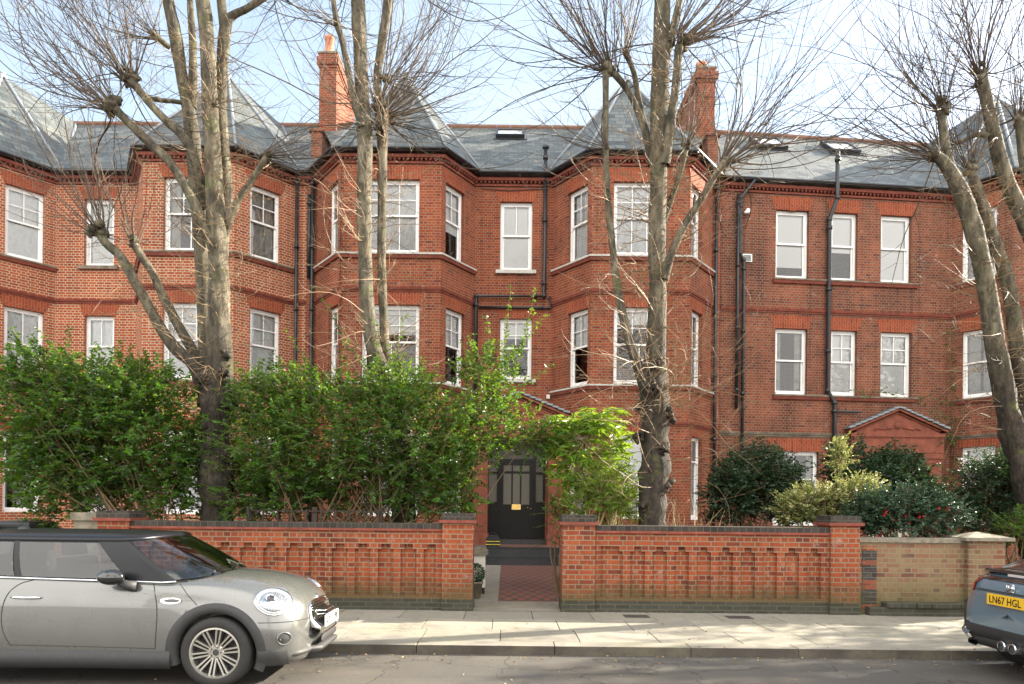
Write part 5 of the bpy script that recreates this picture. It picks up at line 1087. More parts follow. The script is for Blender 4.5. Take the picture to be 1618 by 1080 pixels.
# dry straw stalks round the foot of the knobbly tree
root = empty('dry_stalks', (float(P(1085, 800, 11.9)[0]), 11.9, ZP), 'dry straw coloured stalks at the foot of the knobbly tree', 'dead plant'); ts = TubeSet(); rng = np.random.default_rng(9)
for _ in range(90):
    a = np.array(P(rng.uniform(1050, 1100), 835, 11.9 + rng.uniform(-.3, .4))); a[2] = ZP + .3; shoot(ts, rng, a, np.array([rng.normal(.25, .6), rng.normal(0, .3), 1.1]), rng.uniform(.7, 1.6), .006, .0, .12, 2)
for _ in range(26):
    a = np.array(P(rng.uniform(985, 1010), 835, 11.9 + rng.uniform(-.3, .4))); a[2] = ZP + .3; shoot(ts, rng, a, np.array([rng.normal(-.1, .35), rng.normal(0, .3), 1.1]), rng.uniform(.7, 1.5), .005, .0, .10, 2)
ts.build('stalks', M['stem_pale'], root)
# climber on the right porch
root = empty('climbing_plant', (float(P(1535, 700, 20.3)[0]), 20.3, ZP), 'sparse green climber creeping over the right porch pediment', 'climber'); ts = TubeSet(); lv = Leaves(31); rng = np.random.default_rng(31)
def on_front(px, py, out=.1):
    u, z = SR[0].hit(px, py); return np.array(SR[0].pt(u, out, z))
for ln in ([(1500, 800), (1496, 760), (1504, 720), (1497, 690), (1480, 672), (1455, 655), (1432, 640)], [(1497, 690), (1502, 660), (1490, 640), (1450, 626), (1400, 622), (1350, 620)], [(1500, 690), (1478, 690), (1462, 712)], [(1500, 720), (1499, 700), (1488, 680), (1470, 678)], [(1490, 640), (1500, 610), (1493, 560), (1496, 520)]):
    pts, _r = catmull([on_front(x, y, .12 if y < 640 or x > 1480 else .5) for x, y in ln], [.01] * len(ln), .1); pts += rng.normal(0, .02, pts.shape); ts.tube(pts, np.linspace(.012, .005, len(pts)), 4)
    for p in pts:
        for _ in range(2):
            if rng.random() < .6: spray(lv, ts, rng, p, rng.normal(0, 1, 3) + np.array([0, -.6, 0]), rng.uniform(.1, .4), .085, .05, .05)
lv.build('foliage', M['leaf_green'], root); ts.build('stems', M['stem'], root)
# fallen leaves and grit
lv = Leaves(77); rng = np.random.default_rng(77); n = 1100
x = rng.uniform(-14, 14, n); y = np.where(rng.random(n) < .55, DK - rng.gamma(1.1, .14, n), rng.uniform(6.2, DW, n)); z = np.where(y > DK, ZP + .008, .008)
ok = ~((y > DK - .03) & (y < DK + .02)); pos = np.stack([x, y, z], 1)[ok]; n = len(pos)
a = rng.uniform(0, 6.28, n); lv.add(pos, np.stack([np.cos(a), np.sin(a), np.full(n, .12)], 1), rng.uniform(.015, .045, n), rng.uniform(.01, .028, n), fold=.1)
M['litter'] = leaf_mat('fallen dry leaf', (.16, .09, .04), (.42, .30, .14), (.3, .2, .1), .1, .8)
tag(lv.build('fallen_leaves', M['litter'], None), kind='stuff')
# trellis panel behind the hedge
root = empty('trellis', (float(xw(480)), 11.55, ZP), 'dark wooden trellis behind the hedge on top of the left garden wall', 'trellis'); g = MB(); M['dark_wood'] = plain('dark stained wood', (.035, .025, .018), .8, noise=.3)
X0_, X1_ = P(392, 800, 11.55).x, P(600, 800, 11.55).x; k = X0_
while k < X1_: g.box((k, 11.54, .9), (k + .022, 11.565, 1.62)); k += .24
for z in (1.3, 1.58): g.box((X0_, 11.566, z), (X1_, 11.585, z + .025))
g.build('lattice', M['dark_wood'], root)
for k in (X0_, (X0_ + X1_)/2, X1_):
    g = MB(); g.box((k - .04, 11.586, ZP - .02), (k + .04, 11.66, 1.66)); g.build('post', M['dark_wood'], root)
# wheelie bins beyond the car roof
def bin_(px, py, D, m, label, lid_px=46):
    c = P(px, py, D); root = empty('wheelie_bin', (c.x, D, ZP), label, 'bin', 'wheelie bins behind the left garden wall'); h = c.z - ZP; w = .29
    g = MB(); A = [(-w*.82, -.28), (w*.82, -.28), (w*.82, .26), (-w*.82, .26)]; B = [(-w, -.34), (w, -.34), (w, .34), (-w, .34)]
    g.grid([[(c.x + x, D + y, z) for x, y in q] for q, z in ((A, ZP + .06), (B, ZP + h - .1))], closed=True); g.face([(c.x + x, D + y, ZP + .06) for x, y in A][::-1]); g.build('body', m, root)
    g = MB(); g.grid([[(c.x + x*s, D + y*s - .02, z) for x, y in B] for s, z in ((1.06, ZP+h-.1), (1.08, ZP+h-.05), (.95, ZP+h-.015), (.6, ZP+h), (.05, ZP+h+.002))], closed=True); g.tube([(c.x - .25, D + .37, ZP+h-.09), (c.x + .25, D + .37, ZP+h-.09)], .018, 8); bevel(g.build('lid', m, root), .01)
    for s in (-1, 1):
        g = MB(); g.lathe((c.x + s * (w - .02), D + .27, ZP + .10), [(0, -.025), (.1, -.025), (.1, .025), (0, .025)], 14, M=Matrix.Rotation(R(90), 4, 'Y')); g.build('wheel', M['black_iron'], root)
M['bin_green'] = plain('green bin plastic', (.02, .12, .06), .5); M['bin_black'] = plain('dark grey bin plastic', (.03, .032, .036), .45)
bin_(-14, 824, 11.9, M['bin_green'], 'green wheelie bin behind the car roof at the left edge'); bin_(42, 822, 12.0, M['bin_black'], 'dark grey wheelie bin right of the green bin')
# things by the gate
g = None; c = P(760, 850, 12.6); root = empty('storage_box', (c.x, 12.6, ZP), 'cream storage box with a weathered grey lid just inside the gate', 'box')
zb_ = zf(12.6); g = MB(); g.box((c.x - .2, 12.35, zb_ + .12), (c.x + .085, 12.85, zb_ + .70)); bevel(g.build('body', M['pale'], root), .01)
for dx in (-.17, .03):
    g = MB(); g.box((c.x + dx, 12.4, zb_), (c.x + dx + .05, 12.46, zb_ + .12)); g.build('leg', M['dark_wood'], root)
g = MB(); g.box((c.x - .23, 12.3, zb_ + .701), (c.x + .13, 12.9, zb_ + .76)); g.prism([(c.x - .22, zb_ + .76), (c.x + .12, zb_ + .76), (c.x + .06, zb_ + .84), (c.x - .18, zb_ + .84)], 12.32, 12.88); bevel(g.build('lid', M['stone'], root), .015)
c = P(753, 880, 11.9); root = empty('potted_plant', (c.x, 11.9, zf(11.9)), 'clipped green ball plant in a small pot behind the left gate pier', 'potted plant')
g = MB(); g.lathe((c.x - .03, 11.9, zf(11.9)), [(0, 0), (.10, 0), (.14, .26), (.15, .26), (.15, .29), (.12, .29), (.11, .24), (0, .24)], 16); g.build('pot', M['stone'], root, smooth=True)
lv = Leaves(41); rng = np.random.default_rng(41); q = rng.normal(0, 1, (1500, 3)); q /= np.linalg.norm(q, axis=1)[:, None]; lv.add(np.array([c.x - .03, 11.9, zf(11.9) + .42]) + q * .17 * rng.uniform(.8, 1, 1500)[:, None], q + rng.normal(0, .5, q.shape), .035, .02); lv.build('foliage', M['leaf_dark'], root)
c = P(780, 861, 17.95); root = empty('tool_bag', (c.x, 18.15, .655), 'black tool bag with yellow stripes on the top step', 'bag')
M['black_cloth'] = plain('black canvas', (.02, .02, .022), .8); M['yellow'] = plain('yellow stripe', (.75, .6, .04), .5)
g = MB(); g.box((c.x - .2, 18.02, .656), (c.x + .16, 18.3, .88)); g.prism([(c.x - .2, .88), (c.x + .16, .88), (c.x + .1, .96), (c.x - .14, .96)], 18.05, 18.27); bevel(g.build('body', M['black_cloth'], root), .03)
for z in (.72, .80):
    g = MB(); g.box((c.x - .205, 18.012, z), (c.x + .165, 18.31, z + .014)); g.build('stripe', M['yellow'], root)
g = MB(); g.tube([(c.x - .1, 18.16, .95), (c.x - .08, 18.16, 1.02), (c.x + .04, 18.16, 1.02), (c.x + .06, 18.16, .95)], .012, 8); g.build('handle', M['black_cloth'], root)

# big evergreen standing just past the right edge of the view: it throws the broken shade over the road
root = empty('evergreen_tree', (18.5, 12.6, ZP), 'broad evergreen tree standing past the right edge of the view, shading the road', 'tree'); lv = Leaves(61); ts = TubeSet(); rng = np.random.default_rng(61)
tr, rad = catmull([(18.5, 12.6, .1), (18.4, 12.6, 2), (18.6, 12.5, 4), (18.5, 12.6, 6.5), (18.5, 12.6, 8.6)], [.28, .22, .2, .13, .05]); ts.tube(tr, rad, 10)
for (cx2, cz2, rx2, rz2, n) in ((18, 6.9, 3.4, 1.9, 900), (15.6, 6.4, 1.9, 1.3, 330), (21.3, 7.2, 2.2, 1.6, 420), (14.2, 5.6, 1.2, .8, 120), (18.5, 8.6, 2.0, 1.0, 200), (12.9, 4.7, 1.1, .8, 80), (15.0, 4.6, 1.2, .7, 90)):
    for _ in range(n):
        q = rng.normal(0, 1, 3); q /= np.linalg.norm(q); r = rng.random() ** .4; p = np.array([cx2, 12.6, cz2]) + q * np.array([rx2, 1.3, rz2]) * r
        if mnoise.noise(Vector(p * 1.1)) < -.12: continue
        spray(lv, ts, rng, p, q + rng.normal(0, .4, 3), rng.uniform(.3, .6), .14, .07, .045)
for k in range(24):
    s = tr[int(len(tr) * rng.uniform(.4, .9))]; e_ = np.array([rng.uniform(14.5, 22), 12.6 + rng.uniform(-.8, .8), rng.uniform(5.5, 8.5)]); t = np.linspace(0, 1, 8)[:, None]; m_ = (s + e_) / 2 + np.array([0, 0, .4]); ts.tube(s*(1-t)**2 + 2*m_*t*(1-t) + e_*t*t, np.linspace(.06, .015, 8), 5)
lv.build('crown', M['leaf_dark'], root); ts.build('trunk', M['stem'], root)
# ---------------------------------------------------------------- parked cars
def paint(name, col, rough=.28, metal=.55):
    m, t, b, l = mat(name); b.inputs['Base Color'].default_value = (*col, 1); b.inputs['Metallic'].default_value = metal; b.inputs['Roughness'].default_value = rough
    b.inputs['Coat Weight'].default_value = 1; b.inputs['Coat Roughness'].default_value = .03
    o = N(t, 'ShaderNodeTexCoord').outputs['Object']; r = ramp(t, noise(t, o, 3, 7, .7), [(.35, rough * .85), (.75, rough * 1.35)]); l(r, b.inputs['Roughness'])
    c = mixc(t, ramp(t, noise(t, o, 400, 2), [(.4, 0.0), (.8, .1)]), col, tuple(min(1, x * 1.5) for x in col)); l(c, b.inputs['Base Color']); return m
M['paint_silver'] = paint('warm silver car paint', (.175, .178, .172)); M['paint_blue'] = paint('grey blue car paint', (.12, .18, .23), .3, .15)
M['black_car'] = plain('black car paint', (.008, .009, .012), .3, spec=.35); M['trim'] = plain('black car plastic', (.035, .035, .036), .6, noise=.15, nscale=20)
M['trim_gloss'] = plain('gloss black trim', (.010, .010, .011), .15, coat=1); M['chrome'] = plain('chrome', (.85, .86, .88), .08, metal=1)
M['tyre'] = plain('tyre rubber', (.022, .021, .02), .75, noise=.2, nscale=20); M['alloy'] = plain('alloy wheel', (.55, .54, .50), .28, metal=.9)
M['dark_alloy'] = plain('dark alloy wheel', (.05, .05, .055), .35, metal=.7)
M['seat'] = plain('dark seat cloth', (.02, .019, .018), .8); M['lamp_clear'] = plain('clear lamp lens', (.75, .78, .80), .08, metal=.35, coat=1)
M['lamp_red'] = plain('red tail lamp lens', (.35, .012, .012), .1, coat=1); M['plate_w'] = plain('white number plate', (.80, .80, .78), .4); M['plate_y'] = plain('yellow number plate', (.85, .50, .03), .4)
M['ink'] = plain('plate lettering black', (.01, .01, .01), .5); M['car_glass'] = glass_mat('car window glass', (.45, .50, .52), 1.0, .0, 1.75); M['wind_glass'] = glass_mat('windscreen glass', (.72, .78, .76), 1.0, .0, 1.75)
def lamp_mat():
    m, t, b, l = mat('head lamp reflector'); b.inputs['Base Color'].default_value = (.40, .43, .46, 1); b.inputs['Metallic'].default_value = .85; b.inputs['Roughness'].default_value = .18; b.inputs['Coat Weight'].default_value = 1; b.inputs['Coat Roughness'].default_value = .02
    o = N(t, 'ShaderNodeTexCoord').outputs['Object']; w = N(t, 'ShaderNodeTexWave'); w.inputs['Scale'].default_value = 18; w.inputs['Distortion'].default_value = 3; l(o, w.inputs[0])
    bp = N(t, 'ShaderNodeBump'); bp.inputs['Strength'].default_value = .6; bp.inputs['Distance'].default_value = .01; l(w.outputs[1], bp.inputs['Height']); l(bp.outputs[0], b.inputs['Normal']); return m
M['lamp_in'] = lamp_mat()
def interp(tab, x):
    xs = [r[0] for r in tab]
    if x <= xs[0]: return tab[0][1:]
    if x >= xs[-1]: return tab[-1][1:]
    for i in range(len(xs) - 1):
        if xs[i] <= x <= xs[i+1]:
            t = (x - xs[i]) / (xs[i+1] - xs[i]); tab_ = tab; n = len(tab)
            a, b = tab[i][1:], tab[i+1][1:]; p = tab[max(i-1, 0)]; q = tab[min(i+2, n-1)]; out = []
            for k in range(len(a)):
                ma = (b[k] - p[k+1]) / (xs[i+1] - p[0]) if i > 0 else (b[k]-a[k]) / (xs[i+1]-xs[i]); mb = (q[k+1] - a[k]) / (q[0] - xs[i]) if i < n-2 else (b[k]-a[k]) / (xs[i+1]-xs[i])
                h = xs[i+1] - xs[i]; ma *= h; mb *= h
                out.append((2*t**3-3*t**2+1)*a[k] + (t**3-2*t**2+t)*ma + (-2*t**3+3*t**2)*b[k] + (t**3-t**2)*mb)
            return tuple(out)
def superell(n, s): return [(math.copysign(abs(math.cos(a))**s, math.cos(a)), abs(math.sin(a))**s) for a in [math.pi * k / n for k in range(n + 1)]]
class Car:
    """car frame: x forward, y to the left, z up, origin on the road under the front axle; T maps to the world"""
    def __init__(s, T, root): s.T = T; s.root = root
    def w(s, p): return s.T @ Vector(p)
    def mesh(s, name, g, m, parent=None, smooth=False):
        return g.build(name, m, parent or s.root, smooth)
def wheel(car, x, y, side, r, rimr, wd, spokes, double=True, m='alloy'):
    # side +1: outer face towards +y
    Rm = car.T.to_3x3().to_4x4(); c = car.w((x, y, r)); A = Rm @ Matrix.Rotation(R(-90 * side), 4, 'X')
    g = MB(); w = wd
    g.lathe(c, [(rimr - .03, -w*.5), (rimr, -w*.5), (r - .035, -w*.5), (r - .008, -w*.40), (r, -w*.28), (r, w*.28), (r - .008, w*.40), (r - .03, w*.49), (rimr + .012, w*.5), (rimr - .004, w*.46), (rimr - .006, w*.3)], 48, M=A)
    for k in (-.18, -.06, .06, .18): g.lathe(c, [(r + .0005, w*(k - .008)), (r + .0015, w*k), (r + .0005, w*(k + .008))], 48, M=A)
    ty = car.mesh('wheel', g, M['tyre'], smooth=True)
    g = MB(); g.lathe(c, [(rimr - .006, -w*.4), (rimr - .006, w*.40), (rimr - .002, w*.47), (rimr - .018, w*.475), (rimr - .026, w*.40), (rimr - .03, -w*.3)], 48, M=A)
    g.lathe(c, [(0, w*.33), (.055, w*.33), (.075, w*.28), (.075, w*.1), (0, w*.1)], 20, M=A)
    for k in range(spokes):
        a = 2 * math.pi * k / spokes + .16
        for off in ((-.026, .026) if double else (0,)):
            ca, sa = math.cos(a), math.sin(a); hw = .011 if double else .02
            def q(rr, o, z): return c + A @ Vector((ca * rr - sa * o, sa * rr + ca * o, z))
            r0, r1 = .05, rimr - .015; o0, o1 = off * .5, off * .78
            P0 = [(r0, o0 - hw, w*.20), (r0, o0 + hw, w*.20), (r0, o0 + hw*.6, w*.36), (r0, o0 - hw*.6, w*.36)]; P1 = [(r1, o1 - hw*1.2, w*.22), (r1, o1 + hw*1.2, w*.22), (r1, o1 + hw*.8, w*.42), (r1, o1 - hw*.8, w*.42)]
            g.grid([[q(*e) for e in P0], [q(*e) for e in P1]], closed=True)
    rim = car.mesh('rim', g, M[m], ty)
    g = MB(); g.lathe(c, [(0, w*.02), (rimr - .03, w*.02)], 30, M=A); g.build('brake_disc', M['trim'], ty)
    g = MB(); g.lathe(c, [(0, w*.345), (.028, w*.34), (.032, w*.32)], 16, M=A)
    for k in range(5):
        a = 2 * math.pi * k / 5; cc = c + A @ Vector((.05 * math.cos(a), .05 * math.sin(a), 0)); g.lathe(cc, [(0, w*.35), (.009, w*.35), (.009, w*.32)], 8, M=A)
    g.build('hub_cap', M['trim'], ty)
def plate_text(car, root, txt, o, ux, uz, h, width, m):
    """lettering laid on a plate: o = centre (world), ux/uz = right/up unit vectors (world)"""
    cu = bpy.data.curves.new('lettering', 'FONT'); cu.body = txt; cu.size = 1; cu.align_x = 'CENTER'; cu.align_y = 'CENTER'; cu.extrude = .0; cu.offset = .012; cu.resolution_u = 3
    t = bpy.data.objects.new('tmp', cu); COL.objects.link(t); bpy.context.view_layer.update()
    me = bpy.data.meshes.new_from_object(t.evaluated_get(bpy.context.evaluated_depsgraph_get())); bpy.data.objects.remove(t)
    xs = [v.co.x for v in me.vertices]; ys = [v.co.y for v in me.vertices]; x0, x1, y0, y1 = min(xs), max(xs), min(ys), max(ys); un = ux.cross(uz)
    org = ORG[root.name]
    for v in me.vertices:
        a = (v.co.x - (x0 + x1)/2) / (x1 - x0) * width; b = (v.co.y - (y0 + y1)/2) / (y1 - y0) * h; p = o + ux * a + uz * b + un * .003; v.co = p - org
    me.materials.clear(); me.materials.append(m); ob = bpy.data.objects.new('lettering', me); COL.objects.link(ob); ob.parent = root; ORG[ob.name] = org; return ob
def patch(car, fn, u0, u1, v0, v1, nu, nv, off=0.0, th=0.0):
    """panel cut from a surface fn(u,v)->(x,y,z), lifted by off along its normal"""
    def nrm(u, v):
        e = .004; a = Vector(fn(u + e, v)) - Vector(fn(u - e, v)); b = Vector(fn(u, v + e)) - Vector(fn(u, v - e)); n = a.cross(b); return n.normalized() if n.length > 1e-9 else Vector((0, 0, 1))
    rows = []
    for i in range(nu + 1):
        u = u0 + (u1 - u0) * i / nu; rows.append([car.w(Vector(fn(u, v0 + (v1 - v0) * j / nv)) + nrm(u, v0 + (v1 - v0) * j / nv) * off) for j in range(nv + 1)])
    g = MB(); g.grid(rows); return g
def bool_cut(o, cutter):
    m = o.modifiers.new('cut', 'BOOLEAN'); m.object = cutter; m.operation = 'DIFFERENCE'; m.solver = 'EXACT'
def apply_mods(o):
    dg = bpy.context.evaluated_depsgraph_get(); dg.update(); me = bpy.data.meshes.new_from_object(o.evaluated_get(dg), preserve_all_data_layers=True, depsgraph=dg); o.modifiers.clear(); o.data = me
def build_body(car, tab, wheels, arch_r, m_body, m_low, zsplit, name='body', wi=.9, xs=None, npt=9):
    """loft of closed half sections; tab: x, z_bottom, half width bottom, z_widest, half width widest, z_shoulder, half width shoulder, z_top edge, half width top, z_centre"""
    xs = xs or [tab[0][0] + (tab[-1][0] - tab[0][0]) * k / 90 for k in range(91)]
    rows = []
    for x in xs:
        zb, wb, zw, ww, zs, ws, ze, we, zc = interp(tab, x)
        half = [(0.0, zb), (wb * .8, zb), (wb, zb + .01), (wb + (ww - wb) * .6, zb + (zw - zb) * .3), (ww, zw - (zw - zb) * .28), (ww, zw), (ws + (ww - ws) * .6, zw + (zs - zw) * .55), (ws, zs), (we + (ws - we) * .35, zs + (ze - zs) * .72), (we, ze), (we * .7, ze + (zc - ze) * .55), (we * .35, ze + (zc - ze) * .9), (0.0, zc)]
        rows.append([car.w((x, y, z)) for y, z in half] + [car.w((x, -y, z)) for y, z in half[-2:0:-1]])
    def shrink(row, dx):
        c = sum(row, Vector()) / len(row); return [[c + (p - c) * k + car.T.to_3x3() @ Vector((dx * (1 - k), 0, 0)) for p in row] for k in (.9, .6, .3, .003)]
    rows = shrink(rows[0], -.012)[::-1] + rows + shrink(rows[-1], .03)
    g = MB(); g.grid(rows, closed=True); g.face(rows[0]); g.face(rows[-1][::-1])
    o = g.build(name, [m_body], car.root, smooth=True)
    import bmesh
    bm = bmesh.new(); bm.from_mesh(o.data); bmesh.ops.recalc_face_normals(bm, faces=bm.faces); bm.to_mesh(o.data); bm.free()
    c = MB(); Rm = car.T.to_3x3().to_4x4()
    for (wx, wr) in wheels:
        for s in (-1, 1):
            c.lathe(car.w((wx, s * wi, wr)), [(0, -.24), (arch_r, -.24), (arch_r, .24), (0, .24)], 48, M=Rm @ Matrix.Rotation(R(90), 4, 'X'))
    cut = c.build('cutter_tmp', m_low); bm = bmesh.new(); bm.from_mesh(cut.data); bmesh.ops.remove_doubles(bm, verts=bm.verts, dist=1e-5); bmesh.ops.recalc_face_normals(bm, faces=bm.faces); bm.to_mesh(cut.data); bm.free()
    bool_cut(o, cut); bpy.context.view_layer.update(); apply_mods(o); bpy.data.objects.remove(cut)
    return o
def side_y(tab, x, z):
    zb, wb, zw, ww, zs, ws, ze, we, zc = interp(tab, x)
    pts = [(wb, zb), (wb + (ww - wb) * .6, zb + (zw - zb) * .3), (ww, zw - (zw - zb) * .28), (ww, zw), (ws + (ww - ws) * .6, zw + (zs - zw) * .55), (ws, zs), (we + (ws - we) * .35, zs + (ze - zs) * .72), (we, ze)]
    for (a, za), (b, zb_) in zip(pts[:-1], pts[1:]):
        if za <= z <= zb_: return a + (b - a) * (z - za) / max(1e-6, zb_ - za)
    return pts[0][0] if z < pts[0][1] else pts[-1][0]
def side_line(car, tab, pts, s, r, m, name, parent, lift=.0, n=6):
    g = MB(); q = []
    pp, _ = catmull([(x, 0, z) for x, z in pts], [1] * len(pts), .03)
    for p in pp: q.append(car.w((p[0], s * (side_y(tab, p[0], p[2]) + lift), p[2])))
    g.tube(q, r, n); return g.build(name, m, parent)
def arch_trim(car, tab, wx, wr, r0, r1, s, m, a0=-8, a1=188, lift=.006):
    g = MB(); rows = []
    n = 40
    for i in range(n + 1):
        a = R(a0 + (a1 - a0) * i / n); row = []
        for k, rr in enumerate((r0 - .02, r0, r0 + (r1 - r0) * .5, r1 - .008, r1)):
            x, z = wx + rr * math.cos(a), wr + rr * math.sin(a); y = side_y(tab, x, max(z, .2)); L_ = (-.05, lift, lift * 1.3, lift, -.004)[k]; row.append(car.w((x, s * (y + L_), z)))
        rows.append(row if s > 0 else row[::-1])
    g.grid(rows); return g.build('wheel_arch', m, car.root, smooth=True)

# ================= silver hatchback with a black roof, nose to the right
D0 = 6.35; ox = (341 - X0) * D0 / F_PX; hw0 = .80
T1 = Matrix(((1, 0, 0, ox), (0, 1, 0, D0 + hw0), (0, 0, 1, 0), (0, 0, 0, 1)))
r1 = empty('parked_car', (ox, D0 + hw0, 0), 'small silver hatchback with black roof and multi spoke alloy wheels parked at the kerb', 'car', 'cars parked along the kerb')
c1 = Car(T1, r1); HB = .80
#        x     zb   wb   zw   ww   zs   ws   ze   we   zc
tabm = [(-3.10, .34, .52, .50, .60, .66, .58, .84, .52, .88), (-3.04, .26, .66, .50, .70, .80, .67, .96, .60, .98), (-2.85, .20, .74, .52, .79, .84, .76, .99, .68, 1.00), (-2.4, .19, .76, .55, .80, .86, .78, 1.01, .70, 1.02), (-1.6, .19, .76, .55, .795, .88, .775, 1.01, .70, 1.02),
        (-.9, .19, .76, .55, .795, .87, .775, .985, .70, 1.0), (-.45, .19, .76, .56, .80, .86, .78, .965, .69, 1.0), (-.1, .20, .76, .57, .80, .84, .765, .955, .66, 1.03), (.25, .21, .74, .57, .79, .80, .74, .925, .60, 1.00), (.50, .21, .70, .55, .755, .74, .70, .87, .53, .93),
        (.66, .20, .62, .53, .68, .68, .63, .80, .46, .855), (.76, .20, .52, .50, .58, .64, .54, .74, .40, .79), (.82, .22, .40, .47, .46, .58, .43, .66, .33, .70), (.845, .28, .30, .44, .36, .54, .34, .60, .27, .64)]
tabm = [((.5 + (q[0] - .5) * .74) if q[0] > .5 else q[0], *q[1:]) for q in tabm]
body = build_body(c1, tabm, [(0, .325), (-2.47, .325)], .375, M['paint_silver'], M['trim'], .3, wi=.78)
for wx in (0, -2.47):
    for s in (-1, 1): wheel(c1, wx, s * .70, s, .325, .235, .205, 10, True); arch_trim(c1, tabm, wx, .325, .372, .458, s, M['trim'], -24 if wx == 0 else -8, 198)
for s in (-1, 1):   # sills
    g = MB(); rows = [[c1.w((x, s * (side_y(tabm, x, .3) + d), z)) for d, z in ((-.02, .345), (.012, .335), (.016, .24), (-.01, .17), (-.12, .165))] for x in [-2.06 + k * .05 for k in range(34)]]
    g.grid(rows if s < 0 else [r[::-1] for r in rows]); g.build('side_skirt', M['trim'], r1, smooth=True)
    side_line(c1, tabm, [(-1.70, .97), (-1.82, .93), (-1.915, .82), (-1.95, .66), (-1.93, .5), (-1.87, .38)], s, .0045, M['trim'], 'door_seam', body, .000)
    side_line(c1, tabm, [(-.60, .945), (-.56, .87), (-.535, .75), (-.53, .6), (-.545, .36)], s, .0045, M['trim'], 'door_seam', body, .000)
    side_line(c1, tabm, [(-.36, .945), (-.28, .87), (-.17, .76)], s, .004, M['trim'], 'bonnet_seam', body, .000)
    side_line(c1, tabm, [(-1.87, .38), (-1.2, .372), (-.545, .36)], s, .004, M['trim'], 'door_seam', body, .000)
    side_line(c1, tabm, [(.385, .60), (.46, .60), (.56, .598), (.66, .595), (.76, .59)], s, .004, M['trim'], 'bumper_seam', body, .000)
    g = MB(); rows = [[c1.w((x, s * (side_y(tabm, x, z) + d), z)) for z, d in ((.345, .003), (.33, .012), (.25, .016), (.19, -.01))] for x in [.385 + k * .03 for k in range(9)]]
    g.grid(rows if s < 0 else [r[::-1] for r in rows]); g.build('bumper_skirt', M['trim'], r1, smooth=True)
    # door handle
    y = side_y(tabm, -1.73, .80)
    g = MB(); g.tube([c1.w((x, s * (y + .035 - .02 * abs(x + 1.73) / .13), .815)) for x in (-1.865, -1.83, -1.78, -1.73, -1.68, -1.63, -1.595)], [.006, .013, .014, .014, .014, .013, .006], 8); g.build('door_handle', M['chrome'], r1, smooth=True)
    # side ornament
    y = side_y(tabm, -.42, .79); g = MB(); pl_ = [(-.50 + .095 + .095 * math.cos(a), .80 + .030 * math.sin(a)) for a in [2*math.pi*k/20 for k in range(20)]]
    g.face([c1.w((x, s * (side_y(tabm, x, z) + .014), z)) for x, z in (pl_ if s < 0 else pl_[::-1])]); oo = g.build('side_vent', M['chrome'], r1)
    g = MB(); g.face([c1.w((x * .75 + -.405 * .25 + .01, s * (side_y(tabm, x, z) + .018), .80 + (z - .80) * .55)) for x, z in (pl_ if s < 0 else pl_[::-1])]); g.build('vent_insert', M['trim_gloss'], oo)
# greenhouse: footprint rings blended from belt to roof edge
def gh(u, v):
    """u 0..1 right around one side (front centre -> rear centre) for v height 0..1; returns car coords for the +y side"""
    # belt ring and roof ring as rounded boxes
    def ring(xf, xr, hw, rf, rr, u, bow):
        # front centre -> front corner -> side -> rear corner -> rear centre
        if u < .32: t = u / .32; a = t * math.pi / 2; return (xf - bow * (1 - math.cos(a)) - rf * (1 - math.cos(a)) * .0, hw * math.sin(a) ** .85 if t < 1 else hw)
        if u < .80: t = (u - .32) / .48; return (xf - bow + (xr + rr - xf + bow) * t, hw - .035 * max(0, t - .3) ** 2 * 2)
        t = (u - .80) / .20; a = t * math.pi / 2; return (xr + rr * (1 - math.sin(a)), (hw - .034) * math.cos(a) ** .6 if t < 1 else 0.0)
    bx, by = ring(-.06, -3.0, .725, .1, .12, u, .44); tx, ty = ring(-.72, -2.80, .60, .1, .10, u, .24)
    zb = 1.0 + (.03 if u < .2 else 0) * (1 - u / .2) - .035 * (1 if .2 < u < .8 else 0) * 0; zt = 1.335 + .03 * (1 - min(1, u / .32)) 
    if .32 <= u <= .8: zb = .965 + (u - .32) / .48 * .05
    elif u < .32: zb = 1.015 - .05 * u / .32
    else: zb = 1.015
    bulge = .022 * math.sin(math.pi * v)
    k = v; x = bx + (tx - bx) * k; y = by + (ty - by) * k; z = zb + (zt - zb) * k
    return (x, y + bulge * (1 if .25 < u < .85 else 0), z + bulge * (.6 if u < .25 else 0))
def gh_s(s): return (lambda u, v: (gh(u, v)[0], s * gh(u, v)[1], gh(u, v)[2]))
for s in (-1, 1):
    f = gh_s(s)
    for (u0, u1, v0, v1, nm, m_) in ((.385, .585, .03, .93, 'side_window', 'car_glass'), (.60, .765, .03, .93, 'side_window', 'car_glass')): patch(c1, f, u0, u1, v0, v1, 14, 8, 0).build(nm, M[m_], r1, smooth=True)
    g = MB()
    for (u0, u1, v0, v1) in ((.27, .385, 0, .985), (.585, .60, 0, .985), (.765, .87, 0, .985), (.27, .87, .93, 1.0), (.405, .765, 0, .03)):
        q = patch(c1, f, u0, u1, v0, v1, 12, 6, .004 if v0 != .93 else .007); b_ = len(g.v); g.v += q.v; g.f += [[i + b_ for i in ff] for ff in q.f]; g.uv += q.uv; g.mi += q.mi
    g.build('window_pillar', M['black_car'], r1, smooth=True)
    side_pts = [Vector(f(.27 + .53 * k / 30, 0)) for k in range(31)]; g = MB(); g.tube([c1.w((p.x, p.y + s * .012, p.z - .006)) for p in side_pts], .009, 6); g.build('belt_trim', M['chrome'], r1, smooth=True)
g = MB(); rows = []
for j in range(11):
    v = .02 + .96 * j / 10; rows.append([c1.w(gh_s(-1)(.272 * (1 - k / 12), v)) for k in range(12)] + [c1.w(gh_s(1)(.272 * k / 12, v)) for k in range(13)])
g.grid(rows); g.build('windscreen', M['wind_glass'], r1, smooth=True)
g = MB(); rows = []
